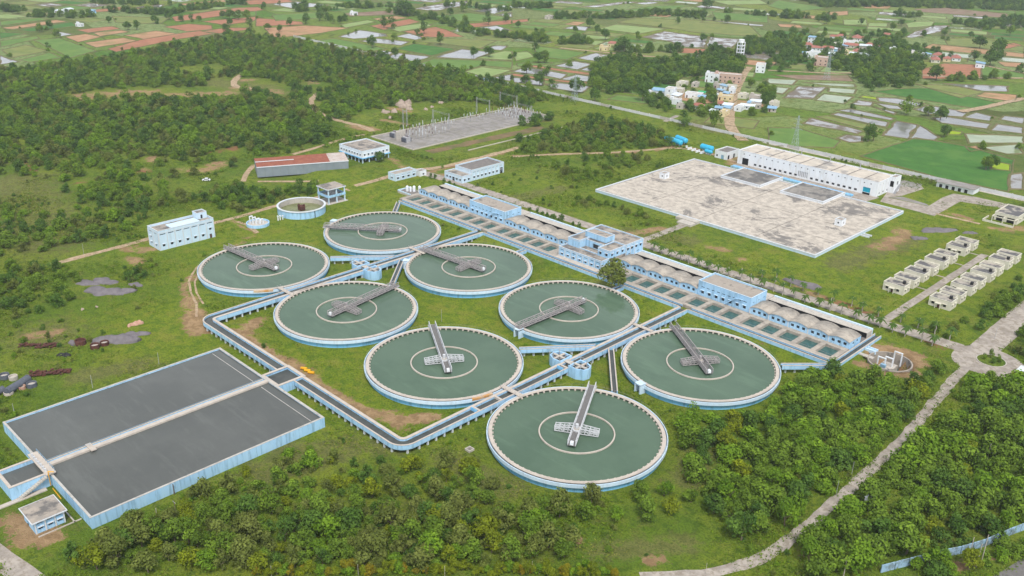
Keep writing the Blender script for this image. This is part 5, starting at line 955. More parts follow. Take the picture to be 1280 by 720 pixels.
# village house positions (photo crop origin, crop scale, houses)
wc, cc, yc, pk, gr, ll, bl = 'white_wall', 'cream_wall', 'yellow_wall', 'pink_wall', 'concrete', 'lilac_wall', 'blue_wall'; vr, bt, wt, rt, gs = 'village_roof', 'blue_tarp', 'white_tin', 'red_tile', 'green_sheet'
VILLAGE = ((860, 80, 10.91, [(330, 245, 13, 8, 7, wc, vr), (540, 250, 26, 9, 7, pk, vr), (490, 345, 8, 6, 3.4, wc, bt), (420, 330, 9, 7, 3.6, gr, vr), (590, 345, 9, 7, 3.4, cc, vr), (600, 400, 6, 5, 4, wc, vr), (520, 440, 9, 5, 3, gr, bt), (510, 490, 13, 7, 3.6, yc, vr), (430, 480, 7, 6, 3, gr, wt), (435, 400, 6, 5, 3, gr, bt), (540, 610, 8, 6, 3.4, wc, wt), (530, 640, 8, 5, 3, bl, bt), (490, 700, 14, 6, 3.4, yc, vr), (415, 645, 6, 5, 3, gr, bt), (455, 580, 7, 6, 3, cc, rt), (350, 690, 8, 6, 3, gr, wt), (140, 610, 9, 7, 3.2, wc, rt), (80, 460, 15, 8, 4, wc, vr), (185, 490, 6, 6, 3, gr, bt), (185, 435, 6, 5, 3, cc, gs), (80, 520, 8, 6, 3, cc, vr), (750, 460, 10, 8, 3.2, cc, vr), (910, 500, 9, 8, 4.6, gr, vr), (920, 560, 9, 6, 3.4, wc, wt), (920, 600, 9, 6, 3, gr, vr), (700, 630, 12, 6, 3.2, wc, vr), (805, 615, 12, 6, 3, wc, wt), (850, 580, 5, 5, 3.4, gr, bt), (985, 105, 15, 9, 6.4, wc, vr), (100, 305, 10, 6, 3, gr, vr)]),
                       (800, 90, 7.5, [(190, 215, 11, 7, 4, wc, bt), (285, 225, 11, 8, 6, wc, vr), (370, 200, 9, 7, 4, cc, vr), (395, 130, 14, 8, 3.4, cc, vr), (330, 300, 10, 6, 4, wc, vr), (345, 245, 13, 6, 3, cc, wt), (90, 220, 9, 5, 3, wc, vr), (285, 270, 9, 6, 3, cc, vr), (1255, 330, 9, 7, 4.4, cc, vr), (1235, 370, 7, 6, 3, gr, bt), (380, 340, 7, 6, 3, gr, vr)]),
                       (1000, 40, 9.85, [(75, 185, 13, 9, 3.2, wc, rt), (180, 225, 13, 8, 3.4, wc, rt), (340, 230, 14, 8, 3.4, wc, rt), (420, 85, 11, 7, 3.2, wc, rt), (510, 75, 11, 7, 3.2, wc, rt), (690, 95, 18, 9, 3.4, cc, rt), (770, 110, 13, 8, 3.2, wc, rt), (630, 195, 18, 9, 3.4, cc, rt), (690, 265, 14, 8, 3.2, wc, rt), (890, 195, 16, 9, 3.4, wc, rt), (1065, 60, 10, 7, 3.2, wc, rt), (1225, 255, 12, 7, 3.2, cc, rt), (620, 155, 18, 9, 4.0, wc, vr), (140, 135, 8, 7, 6.2, wc, bt), (185, 285, 11, 7, 3.6, wc, vr), (115, 300, 9, 7, 4, wc, vr), (740, 315, 24, 9, 3.6, wc, wt), (800, 215, 13, 8, 4.4, gr, wt), (450, 190, 11, 8, 4.6, cc, vr), (550, 200, 8, 6, 3, gr, bt), (400, 300, 9, 6, 3, wc, wt), (1130, 275, 7, 7, 6, wc, vr), (60, 290, 7, 6, 3, gr, bt), (250, 410, 14, 11, 7.4, pk, vr), (600, 280, 9, 7, 3.4, yc, vr), (420, 235, 8, 6, 3, bl, wt)]),
                       (1110, 50, 7.5, [(245, 150, 24, 11, 4.2, wc, vr), (460, 165, 15, 9, 3.4, wc, rt), (440, 205, 15, 9, 3.4, cc, rt), (550, 200, 10, 8, 3.4, yc, rt), (635, 190, 16, 9, 3.4, wc, rt), (860, 255, 11, 9, 4.4, wc, bt), (105, 125, 9, 7, 3.2, wc, rt), (375, 155, 7, 6, 3, wc, bt), (340, 165, 8, 7, 3, wc, vr)]),
                       (0, 0, 4, [(300, 66, 12, 7, 3.4, wc, wt), (345, 58, 11, 7, 3.4, wc, wt), (250, 82, 9, 7, 4, yc, vr), (463, 66, 8, 6, 3.4, bl, bt), (400, 132, 8, 6, 3, wc, vr)]), (640, 0, 4, [(462, 252, 10, 7, 4, yc, vr), (505, 235, 11, 8, 4.4, yc, rt), (185, 95, 12, 8, 4, gr, vr), (730, 470, 10, 7, 4, wc, bt)]), (320, 0, 4, [(1165, 412, 8, 6, 3, wc, bt), (490, 75, 9, 7, 3.4, wc, vr)]))
VH = []
for X0, Y0, S, Ls_ in VILLAGE:
    for hh in Ls_: VH.append(G(X0+hh[0]/S, Y0+hh[1]/S)[:2])
# ================================================================ trees
def crown_arrays(seed, nclump, nleaf, ls, flat=.8, up=.25, uneven=.35):
    """leaf quads spread through clumps of an uneven crown of radius 1; returns verts (N*4,3) and tint (N*4)"""
    r = np.random.RandomState(seed); C_ = []
    for k in range(nclump):
        a = r.uniform(0, 2*math.pi); h = r.uniform(-.55, 1); rad = math.sqrt(max(0, 1-max(0, abs(h))**2))*r.uniform(.25, .78); cr = r.uniform(.24, .46)*(1+uneven*r.uniform(-.5, .6))
        C_.append((rad*math.cos(a)*(1+uneven*r.uniform(-.5, .5)), rad*math.sin(a)*(1+uneven*r.uniform(-.5, .5)), h*flat*.72, cr, r.uniform(0, 1)))
    C_ = np.array(C_); w = C_[:, 3]**2; idx = r.choice(nclump, nleaf, p=w/w.sum()); c = C_[idx]
    d = r.normal(size=(nleaf, 3)); d[:, 2] += up; d /= np.linalg.norm(d, axis=1)[:, None]
    p = c[:, :3]+d*(c[:, 3]*r.uniform(.55, 1.08, nleaf))[:, None]*np.array([1, 1, .85])
    n = d+r.normal(size=(nleaf, 3))*.5; n[:, 2] += .45; n /= np.linalg.norm(n, axis=1)[:, None]
    t1 = np.cross(n, r.normal(size=(nleaf, 3))); t1 /= np.linalg.norm(t1, axis=1)[:, None]; t2 = np.cross(n, t1)
    s = ls*r.uniform(.6, 1.35, nleaf); a = t1*s[:, None]*.62; b = t2*s[:, None]*.42
    v = np.stack([p-a, p-b*1.1, p+a, p+b], 1).reshape(-1, 3)
    v[:, 2] -= v[:, 2].min()*.0
    tint = np.clip(c[:, 4]*.65+r.uniform(0, .35, nleaf), 0, 1).repeat(4)
    return v, tint
def quads(n): return np.arange(n*4).reshape(-1, 4)
def trunk_mb(seed, h, r0, limbs=4, spread=.55):
    r = random.Random(seed); mb = MB(); p = Vector((0, 0, -.3)); q = Vector((r.uniform(-.15, .15)*h, r.uniform(-.15, .15)*h, h*.55)); mb.bar(p, q, r0, 7, r0*.65)
    for i in range(limbs):
        a = 2*math.pi*(i+r.random()*.6)/limbs; e = q+Vector((math.cos(a)*spread*h, math.sin(a)*spread*h, h*r.uniform(.35, .6))); mb.bar(q, e, r0*.5, 5, r0*.15)
    return mb
CROWNS = []; TRUNKS = []
for k in range(14):
    flat = (.8, .95, .7, 1.05, .85)[k % 5]; nl = 1100 if k < 10 else 700; v, tn = crown_arrays(100+k, 16+k % 5*3 if k < 10 else 9, nl, .145, flat if k < 10 else 1.15, uneven=.35 if k < 10 else .8); v[:, 2] += .95
    o = np_mesh('crown', v, quads(nl), 'leaf_green', {'tint': tn}); CROWNS.append(o.data); bpy.data.objects.remove(o)
    o = trunk_mb(k, 1.0, .06).obj('trunk', 'bark'); TRUNKS.append(o.data); bpy.data.objects.remove(o)
LEAFMESH = {}
def crown_data(k, m):
    if (k, m) not in LEAFMESH:
        d = CROWNS[k].copy(); d.materials.clear(); d.materials.append(MATS[m]); LEAFMESH[(k, m)] = d
    return LEAFMESH[(k, m)]
def tree(x, y, r, m, name, label, cat, group, k=None, stretch=1.0, z=None):
    k = rnd.randrange(14) if k is None else k; root = thing(name, label, cat, (x, y, gz(x, y) if z is None else z), group, rnd.uniform(0, 6.28))
    for nm, d in (('trunk', TRUNKS[k]), ('crown', crown_data(k, m))):
        o = bpy.data.objects.new(nm, d); COL.objects.link(o); o.parent = root; o.scale = (r, r, r*stretch)
    return root
# ---- where nothing may grow
RECTS = [(-34, 211, 94, 130), (53, 121, -124, -48), (80, 95, -136, -118), (98, 127, -142, -119), (-64, -48, -24, 9), (23, 158, 174, 316), (-68, -54, 113, 140), (-49, -29, 138, 175), (186, 221, 168, 254), (183, 206, 286, 326), (-146, -78, 160, 294), (-124, -94, 120, 146), (-68, -50, 66, 84), (-140, -90, 55, 125), (20, 50, 284, 312), (80, 100, -52, -40), (8, 46, 286, 330)]
CIRC = [(x, y, 29.5) for (x, y), *_ in TANKS]+[(-54.9, 54.2, 14), (-52.5, 28.2, 8), (243, 139.5, 13), (220, 113.5, 10)]
LINES = []
for o in bpy.data.objects:
    if o.get('kind') == 'structure' and o.name.split('.')[0] in ('road', 'dirt_track', 'highway', 'footpath'):
        vv = [v.co for v in o.data.vertices]; LINES += [((a.x+b.x)/2, (a.y+b.y)/2, (a-b).length/2) for a, b in zip(vv[::2], vv[1::2])]
LINES = np.array(LINES)
YARDS = [[(v.co.x, v.co.y) for v in o.data.vertices] for o in bpy.data.objects if o.get('kind') == 'structure' and o.name.split('.')[0] in ('yard', 'gravel_yard')]
def chan_block(x, y, m):
    return (28-m < x < 34+m and -47-m < y < 96) or (-47-m < y < -40+m and 28 < x < 149) or (142.5-m < x < 149+m and -47 < y < 96)
def blocked(x, y, m=1.0, fields=True):
    for a, b, c, d in RECTS:
        if a-m < x < b+m and c-m < y < d+m: return True
    for a, b, r in CIRC:
        if (x-a)**2+(y-b)**2 < (r+m)**2: return True
    if chan_block(x, y, m): return True
    d = np.hypot(LINES[:, 0]-x, LINES[:, 1]-y)-LINES[:, 2]
    if d.min() < m*.8+.3: return True
    if y > 345:
        for a, b in VH:
            dx, dy = x-a, y-b; u_ = -(dx*.66-dy*.75); w_ = dx*.75+dy*.66   # keep the houses and the sight line before them open
            if abs(w_) < 5.5 and -9 < u_ < 6: return True
    return any(inpoly(x, y, yd) for yd in YARDS)
def scatter(poly_px, spacing, keep=1.0, tries=14, m=1.5, existing=None, clear=()):
    P = [G(*p)[:2] for p in poly_px]; xs = [p[0] for p in P]; ys = [p[1] for p in P]; out = []
    cell = {}; n = int((max(xs)-min(xs))*(max(ys)-min(ys))/(spacing*spacing)*tries*.35); s2 = spacing*spacing
    for _ in range(n):
        x = rnd.uniform(min(xs), max(xs)); y = rnd.uniform(min(ys), max(ys))
        if not inpoly(x, y, P): continue
        i, j = int(x//spacing), int(y//spacing)
        if any((x-a)**2+(y-b)**2 < s2*.8 for di in (-1, 0, 1) for dj in (-1, 0, 1) for a, b in cell.get((i+di, j+dj), ())): continue
        if rnd.random() > keep: continue
        if any((x-a)**2+(y-b)**2 < r*r for a, b, r in clear): continue
        if blocked(x, y, m): continue
        cell.setdefault((i, j), []).append((x, y)); out.append((x, y))
    return out
NEAR = []     # (x, y, r, region)
def region(nm, poly, sp, keep, rmin, rmax, clear=(), m=1.5):
    for x, y in scatter(poly, sp, keep, m=m, clear=clear): NEAR.append((x, y, rnd.uniform(rmin, rmax), nm))
region('thicket', [(838, 545), (866, 510), (930, 500), (985, 492), (1000, 468), (1050, 468), (1092, 476), (1150, 462), (1188, 468), (1160, 500), (1118, 545), (1056, 605), (1000, 655), (965, 690), (925, 680), (890, 650), (865, 600), (862, 565)], 4.5, .97, 2.6, 4.6, m=2.4)
region('roadside', [(1235, 478), (1290, 455), (1290, 655), (1210, 676), (1120, 700), (1030, 730), (985, 716), (1075, 626), (1140, 562), (1200, 497)], 5.0, .95, 2.9, 5.2, m=4.2)
region('bottom', [(70, 672), (150, 648), (230, 628), (330, 585), (380, 565), (470, 580), (520, 570), (600, 596), (640, 635), (700, 640), (700, 700), (400, 712), (70, 712)], 5.2, .6, 1.6, 3.8)
region('bottom', [(60, 690), (150, 662), (260, 655), (330, 640), (430, 648), (560, 655), (660, 650), (720, 672), (700, 708), (400, 718), (60, 718)], 4.3, .9, 1.9, 3.9)
region('bottom', [(640, 640), (720, 625), (800, 600), (850, 600), (880, 650), (830, 660), (760, 660), (690, 700)], 6.6, .55, 1.8, 3.4)
region('bottom', [(350, 570), (470, 585), (560, 600), (640, 640), (640, 700), (350, 700)], 4.6, .3, 1.2, 2.4)
region('roadside', [(1120, 712), (1200, 700), (1260, 682), (1290, 670), (1290, 690), (1240, 704), (1170, 725)], 3.8, .8, 1.8, 3.2)
region('left', [(-20, 335), (60, 333), (105, 345), (98, 372), (60, 395), (-20, 405)], 5.5, .75, 2.0, 3.6); region('left', [(0, 400), (60, 395), (100, 385), (60, 425), (0, 440)], 8, .4, 1.0, 2.0)
region('left', [(160, 335), (185, 345), (165, 352)], 5, .9, 2.4, 3.2)
region('right', [(1225, 395), (1290, 360), (1290, 450), (1262, 470), (1245, 470), (1262, 440), (1285, 410)], 5.5, .75, 2.4, 4.2); region('right', [(1165, 415), (1245, 345), (1285, 345), (1265, 385), (1225, 420)], 8, .45, 1.4, 2.8)
# a row of yellow-orange shrubs along the lower verge
for i in range(62):
    px = 322+i*7.3+rnd.uniform(-3, 3); x, y, z = G(px, 716+rnd.uniform(-4, 6)+max(0, (px-600)*.02))
    if not blocked(x, y, .5): NEAR.append((x, y, rnd.uniform(1.1, 1.9), 'verge'))
NEAR.sort(key=lambda t: (t[0]-CX)**2+(t[1]-CY)**2-(1e9 if t[3] == 'verge' else 0))
KIND = {'thicket': (('leaf_bright', .42), ('leaf_green', .38), ('leaf_dark', .15), ('leaf_yellow', .05)), 'roadside': (('leaf_green', .52), ('leaf_bright', .25), ('leaf_dark', .18), ('leaf_yellow', .05)), 'bottom': (('leaf_green', .34), ('leaf_olive', .30), ('leaf_dark', .14), ('leaf_yellow', .12), ('leaf_bright', .095), ('leaf_flush', .005)),
        'verge': (('leaf_yellow', .5), ('leaf_flush', .25), ('leaf_bright', .25)), 'left': (('leaf_dark', .4), ('leaf_green', .4), ('leaf_olive', .2)), 'right': (('leaf_green', .5), ('leaf_dark', .3), ('leaf_olive', .2))}
LOOK = {'leaf_green': 'leafy mid green', 'leaf_bright': 'fresh bright green', 'leaf_dark': 'dense dark green', 'leaf_yellow': 'yellow green', 'leaf_olive': 'dull olive green', 'leaf_flush': 'orange tinged'}
WHERE = {'thicket': 'tree in the thicket between the round tanks and the stony road', 'roadside': 'tree in the grove between the stony road and the boundary wall', 'bottom': 'scrub tree on the rough slope below the twin basins and channel elbow', 'verge': 'shrub in the row along the lower verge', 'left': 'scrub tree in the clump beyond the scrap piles', 'right': 'tree crowding the junction road and houses'}
def pick(opts):
    u = rnd.random()
    for m, w in opts:
        u -= w
        if u <= 0: return m
    return opts[-1][0]
CAP = 300; REST = []
for i, (x, y, r, nm) in enumerate(NEAR):
    m = pick(KIND[nm])
    if i < CAP:
        tree(x, y, r, m, 'shrub' if nm == 'verge' else 'leafy_tree', LOOK[m]+' '+WHERE[nm], 'shrub' if nm == 'verge' else 'tree', LOOK[m]+' '+WHERE[nm], stretch=rnd.uniform(.85, 1.25))
    else: REST.append((x, y, r, m))
def gn_scatter(name, items, mats, label, cat):
    # many look-alike trees too far or too many to tell apart: points that instance the crowns of trees already standing in the scene
    if not items: return
    srcs = []
    for m in mats: srcs += [o for o in bpy.data.objects if o.name.split('.')[0] == 'crown' and o.data.materials[0] == MATS[m]][:3]
    n = len(items); V = np.array([(x, y, gz(x, y)-.45*r) for x, y, r in items]); S = np.array([(r, r, r*rnd.uniform(.8, 1.2)) for x, y, r in items])
    me = bpy.data.meshes.new(name); me.vertices.add(n); me.vertices.foreach_set('co', V.astype(np.float32).ravel())
    me.attributes.new('scl', 'FLOAT_VECTOR', 'POINT').data.foreach_set('vector', S.astype(np.float32).ravel())
    me.attributes.new('rotz', 'FLOAT', 'POINT').data.foreach_set('value', nrs.uniform(0, 6.28, n).astype(np.float32))
    me.attributes.new('kind_id', 'INT', 'POINT').data.foreach_set('value', nrs.randint(0, len(srcs), n).astype(np.int32))
    me.update(); o = bpy.data.objects.new(name, me); COL.objects.link(o)
    ng = bpy.data.node_groups.new(name, 'GeometryNodeTree'); ng.interface.new_socket('Geometry', in_out='INPUT', socket_type='NodeSocketGeometry'); ng.interface.new_socket('Geometry', in_out='OUTPUT', socket_type='NodeSocketGeometry')
    N = ng.nodes; K = ng.links.new; gi = N.new('NodeGroupInput'); go = N.new('NodeGroupOutput'); jn = N.new('GeometryNodeJoinGeometry')
    def na(nm, ty): q = N.new('GeometryNodeInputNamedAttribute'); q.data_type = ty; q.inputs[0].default_value = nm; return q.outputs['Attribute']
    sc_, rz_, kd_ = na('scl', 'FLOAT_VECTOR'), na('rotz', 'FLOAT'), na('kind_id', 'INT'); cx_ = N.new('ShaderNodeCombineXYZ'); K(rz_, cx_.inputs[2])
    for k, s in enumerate(srcs):
        oi = N.new('GeometryNodeObjectInfo'); oi.inputs[0].default_value = s; oi.transform_space = 'ORIGINAL'
        cp = N.new('FunctionNodeCompare'); cp.data_type = 'INT'; cp.operation = 'EQUAL'; K(kd_, cp.inputs[2]); cp.inputs[3].default_value = k
        ip = N.new('GeometryNodeInstanceOnPoints'); K(gi.outputs[0], ip.inputs['Points']); K(cp.outputs[0], ip.inputs['Selection']); K(oi.outputs['Geometry'], ip.inputs['Instance']); K(cx_.outputs[0], ip.inputs['Rotation']); K(sc_, ip.inputs['Scale']); K(ip.outputs[0], jn.inputs[0])
    K(jn.outputs[0], go.inputs[0]); md = o.modifiers.new('scatter', 'NODES'); md.node_group = ng
    return tag(o, label, cat, None, 'stuff')
for m in sorted({r[3] for r in REST}):
    gn_scatter('undergrowth_trees', [(x, y, r) for x, y, r, q in REST if q == m], [m], LOOK[m]+' scrub trees filling the thickets behind the nearer ones', 'scrub')
# ---- single trees
tx, ty = 113.2, 92.6
tree(tx, ty, 6.6, 'leaf_olive', 'leafy_tree', 'big round olive green tree standing between a clarifier rim and the filter beds', 'tree', None, 1, 1.05)
FAR = {'A': [(545,115),(250,145),(200,162),(285,190),(775,118),(845,100),(960,110),(995,105),(1115,92),(1150,95),(1190,98),(1235,100),(1150,128),(1130,155),(905,108),(685,148),(640,150),(850,30),(1250,140),(90,70),(20,60)],
 'B': [(40,45),(195,55),(245,50),(60,150),(120,160),(170,130),(250,120),(320,105),(345,72),(385,118),(420,118),(690,215),(580,240),(695,285),(815,190),(1045,125),(1090,285),(1165,285),(920,225),(840,170),(640,140),(680,145),(1160,125),(1250,110),(970,80),(955,35),(1040,60)],
 'C': [(30,140),(120,175),(150,190),(390,140),(425,170),(465,200),(315,165),(630,205),(75,370),(130,315),(160,315),(175,380),(285,340),(205,450),(135,430),(70,415),(955,210),(1010,270),(1075,120),(830,120),(685,260),(790,265),(860,630),(1010,640),(650,505),(410,510),(115,260),(1190,440)],
 'D': [(480,175),(620,155),(665,130),(465,125),(775,190),(885,180),(1010,190),(1210,180),(690,572),(800,580),(860,600),(525,705),(500,708),(880,685),(250,110),(290,120),(125,180),(55,190),(1030,305),(125,300),(40,325),(1090,850),(1120,845)]}
BIG = {'C': [(320,470,7), (975,45,9), (560,268,9)], 'D': [(1055,243,8), (1150,275,9.5), (840,402,7.5), (1110,328,8.5)], 'B': [(730,78,10), (760,82,9)]}
for cr, L_ in FAR.items():
    for a, b in L_:
        x, y, z = G(C4[cr][0]+a/4, C4[cr][1]+b/4); tree(x, y, rnd.uniform(3.6, 6.2), pick((('leaf_dark', .75), ('leaf_green', .25))), 'field_tree', 'lone dark green tree standing among the far fields', 'tree', 'lone trees among the far fields', stretch=rnd.uniform(.9, 1.3))
for cr, L_ in BIG.items():
    for a, b, r in L_:
        x, y, z = G(C4[cr][0]+a/4, C4[cr][1]+b/4); tree(x, y, r, 'leaf_dark', 'field_tree', 'large broad dark tree rising above the far fields', 'tree', 'large trees among the far fields', stretch=1.0)
# ---- woods and belts too far or too many to tell apart
WOOD = []
def wood(poly, sp, keep, r0, r1, clear=()):
    for x, y in scatter(poly, sp, keep, m=2.0, clear=clear): WOOD.append((x, y, rnd.uniform(r0, r1)))
cl = [G(*p)[:2]+(r,) for p, r in (((112, 122), 17), ((135, 120), 24), ((165, 117), 22), ((200, 117), 24), ((240, 117), 25), ((275, 117), 22), ((325, 112), 24), ((300, 104), 26), ((350, 119), 16), ((255, 88), 26), ((30, 240), 20), ((60, 255), 16), ((0, 232), 18), ((225, 210), 11), ((190, 217), 9), ((262, 210), 12), ((280, 228), 14), ((390, 108), 18), ((250, 231), 18), ((20, 208), 9), ((290, 192), 11), ((180, 202), 9), ((150, 181), 6), ((210, 168), 6), ((90, 232), 9), ((400, 130), 8), ((392, 122), 9), ((405, 146), 8), ((425, 154), 9), ((120, 215), 6), ((330, 160), 8), ((60, 170), 5))]
wood([(-40, 96), (60, 84), (140, 74), (200, 62), (290, 45), (335, 48), (385, 57), (450, 70), (505, 81), (560, 94), (625, 108), (684, 122), (660, 138), (590, 128), (520, 128), (450, 140), (420, 160), (400, 178), (330, 192), (250, 196), (150, 204), (60, 208), (-40, 214)], 6.2, .86, 2.6, 5.4, cl)
wood([(-40, 216), (60, 210), (150, 206), (250, 198), (300, 200), (295, 230), (270, 255), (180, 258), (150, 268), (60, 275), (-40, 285)], 6.6, .62, 2.0, 4.4, cl)
wood([(-40, 290), (60, 280), (180, 262), (185, 285), (120, 300), (40, 318), (-40, 330)], 6.4, .85, 2.2, 4.6); wood([(262, 258), (295, 232), (400, 230), (398, 246), (345, 252), (300, 268)], 4.6, .95, 2.2, 3.8); wood([(330, 198), (420, 165), (440, 176), (380, 190)], 8, .5, 1.5, 3)
wood([(640, 180), (662, 172), (740, 150), (800, 158), (832, 170), (842, 186), (740, 190), (660, 192)], 5.6, .95, 2.8, 4.2)
wood([(748, 194), (800, 192), (820, 200), (760, 222), (700, 222), (690, 208)], 6.5, .62, 1.6, 3.2); wood([(745, 245), (800, 255), (850, 272), (838, 278), (790, 272), (765, 262)], 4.6, .9, 1.8, 3.0); wood([(722, 248), (750, 250), (755, 258), (730, 258)], 4.4, .8, 1.5, 2.4); wood([(620, 215), (700, 205), (760, 225), (700, 240), (640, 235)], 10, .45, 1.1, 2.2)
c4 = lambda cr, L_: [(C4[cr][0]+a/4, C4[cr][1]+b/4) for a, b in L_]
wood(c4('C', [(400,345),(540,292),(720,320),(840,290),(1100,300),(1150,330),(1140,378),(980,382),(870,380),(830,400),(790,420),(650,460),(440,470),(390,440)]), 7.5, .88, 3.8, 6.0)
wood(c4('C', [(650,500),(700,480),(780,490),(850,520),(820,545),(720,545)]), 7, .8, 3.2, 5); wood(c4('C', [(850,540),(900,500),(990,560),(960,590)]), 7, .8, 3, 5); wood(c4('C', [(1150,570),(1280,470),(1280,560),(1200,590)]), 8, .6, 3, 5); wood(c4('C', [(960,470),(1010,480),(1010,520),(960,510)]), 7, .8, 3, 5)
wood(c4('D', [(300,300),(420,310),(520,260),(600,210),(700,250),(770,300),(760,390),(720,430),(600,440),(480,440),(440,380),(320,350)]), 8, .88, 4.0, 6.5); wood(c4('D', [(-40,200),(100,180),(170,240),(130,300),(0,290)]), 9, .75, 4, 6)
wood(c4('D', [(120,150),(330,170),(520,180),(560,240),(420,300),(250,330),(120,300)]), 13, .5, 3.2, 5); wood(c4('D', [(620,230),(780,240),(960,300),(780,310),(640,290)]), 12, .5, 3, 5); wood(c4('C', [(660,450),(900,400),(1100,420),(1060,560),(820,590),(680,520)]), 12, .5, 2.6, 4.4)
wood(c4('D', [(240,215),(330,210),(320,250),(240,240)]), 8, .8, 3.5, 5); wood(c4('D', [(0,310),(120,270),(240,330),(220,360),(0,360)]), 9, .4, 3, 5); wood(c4('D', [(-40,440),(30,450),(20,540),(-40,560)]), 8, .7, 3, 5); wood(c4('D', [(540,180),(690,170),(680,230),(560,240)]), 9, .6, 3.5, 5.5)
def belt(pts, w, sp, r0, r1, keep=.85):
    P = [G(*p)[:2] for p in pts]
    for (ax_, ay_), (bx_, by_) in zip(P[:-1], P[1:]):
        d = math.hypot(bx_-ax_, by_-ay_)
        for _ in range(int(d*w/(sp*sp))):
            f = rnd.random(); o = rnd.uniform(-.5, .5)*w; x = ax_+(bx_-ax_)*f-(by_-ay_)/d*o; y = ay_+(by_-ay_)*f+(bx_-ax_)/d*o
            if rnd.random() < keep: WOOD.append((x, y, rnd.uniform(r0, r1)))
for pts, w in (([(140, 14), (200, 18), (255, 10), (300, 5)], 22), ([(40, 20), (120, 22)], 20), ([(-20, 12), (30, 14)], 22), ([(120, 3), (200, 6)], 26), ([(425, 10), (487, 8)], 26), ([(490, 14), (520, 20)], 24), ([(522, 24), (545, 25), (570, 33), (595, 44), (645, 47)], 14), ([(408, 26), (435, 27)], 14), ([(640, 10), (690, 9)], 24), ([(692, 22), (765, 22), (815, 18), (880, 21)], 24), ([(640, 47), (665, 50), (695, 54), (742, 54)], 18), ([(765, 62), (800, 66), (848, 64)], 16), ([(885, 66), (935, 66), (980, 56)], 24), ([(928, 52), (960, 58)], 18),
                ([(1010, 4), (1100, 4), (1180, 6), (1300, 10)], 90), ([(1212, 34), (1250, 32), (1300, 28)], 50), ([(965, 22), (1005, 21)], 30), ([(1018, 24), (1045, 26)], 24), ([(1120, 20), (1150, 22)], 22), ([(1180, 102), (1210, 100), (1240, 98), (1270, 99)], 7), ([(560, 8), (640, 14)], 12), ([(300, 45), (330, 42)], 10), ([(370, 14), (420, 12)], 14), ([(1060, -6), (1300, -4)], 120), ([(700, -4), (1000, -6)], 30), ([(100, -6), (640, -8)], 40), ([(900, 15), (960, 20)], 12), ([(1230, 70), (1250, 72)], 16), ([(1262, 88), (1280, 92)], 8), ([(850, 20), (880, 24)], 14), ([(645, 160), (690, 150)], 9), ([(1108, 62), (1150, 66)], 14), ([(880, 75), (930, 78)], 20), ([(455, 70), (505, 80.5), (560, 93.5), (625, 107), (672, 119)], 9)):
    belt(pts, w, 7.0, 3.2, 5.6)
for ty_, Q_ in FIELD_POLYS:          # small trees dotted along the bunds
    for _ in range(max(1, len(Q_)//7)):
        x, y = rnd.choice(Q_)
        if rnd.random() < .32 and not blocked(x, y, 1): WOOD.append((x+rnd.uniform(-2, 2), y+rnd.uniform(-2, 2), rnd.uniform(1.3, 3.2)))
FR = {}
def zone(x, y):
    px, py = to_px(x, y, 2); return 'hill' if px < 690 and 40 < py < 290 and x < 60 and y < 345 else ('grove' if py > 145 else 'belt')
for w_ in WOOD: FR.setdefault(zone(w_[0], w_[1]), []).append(w_)
gn_scatter('scrub_forest', FR.get('hill', []), ['leaf_dark', 'leaf_green', 'leaf_olive', 'leaf_bright', 'leaf_green', 'leaf_dark'], 'dense dark green scrub forest covering the rise beyond the plant', 'forest')
gn_scatter('tree_grove', FR.get('grove', []), ['leaf_dark', 'leaf_green', 'leaf_green', 'leaf_olive'], 'leafy green groves around the reservoir and plant edge', 'grove')
gn_scatter('tree_belts', FR.get('belt', []), ['leaf_dark', 'leaf_dark', 'leaf_green'], 'dark tree belts and village groves between the far fields', 'tree belt')
print('near trees', len(NEAR), 'woods', {k: len(v) for k, v in FR.items()})
# ---- palms along the main road
def palm_meshes(seed, h):
    r = random.Random(seed); tm = MB(); p = Vector((0, 0, -.2))
    for i in range(4): q = Vector((r.uniform(-.08, .08)*(i+1), r.uniform(-.08, .08)*(i+1), h*(i+1)/4)); tm.bar(p, q, .2-.02*i, 7, .18-.02*i); p = q
    fm = MB()
    for i in range(15):
        a = 2*math.pi*i/15+r.uniform(-.2, .2); el = r.uniform(-.1, .9); ln = r.uniform(1.7, 2.5); d = Vector((math.cos(a), math.sin(a), 0)); sd_ = Vector((-d.y, d.x, 0)); prev = None
        for k in range(5):
            t_ = k/4; c = p+d*ln*t_*math.cos(el*(1-t_*.4))+Vector((0, 0, ln*(math.sin(el)*t_-.75*t_*t_))); w = (.12, .38, .42, .3, .04)[k]; dr = Vector((0, 0, -.45*w)); row_ = (c-sd_*w+dr, c, c+sd_*w+dr)
            if prev: fm.quad(prev[0], prev[1], row_[1], row_[0]); fm.quad(prev[1], prev[2], row_[2], row_[1])
            prev = row_
    return tm, fm
PM = []
for k in range(4):
    tm, fm = palm_meshes(k, (4.2, 3.4, 5.0, 3.8)[k]); a = tm.obj('trunk', 'pale_wood'); b = fm.obj('fronds', 'leaf_palm'); b.data.attributes.new('tint', 'FLOAT', 'POINT').data.foreach_set('value', [rnd.random() for _ in b.data.vertices]); PM.append((a.data, b.data)); bpy.data.objects.remove(a); bpy.data.objects.remove(b)
def palm(x, y, lab, grp):
    root = thing('palm_tree', lab, 'palm', (x, y, gz(x, y)), grp, rnd.uniform(0, 6)); k = rnd.randrange(4)
    for nm, d in zip(('trunk', 'fronds'), PM[k]):
        o = bpy.data.objects.new(nm, d); COL.objects.link(o); o.parent = root; s = rnd.uniform(.85, 1.15); o.scale = (s, s, s)
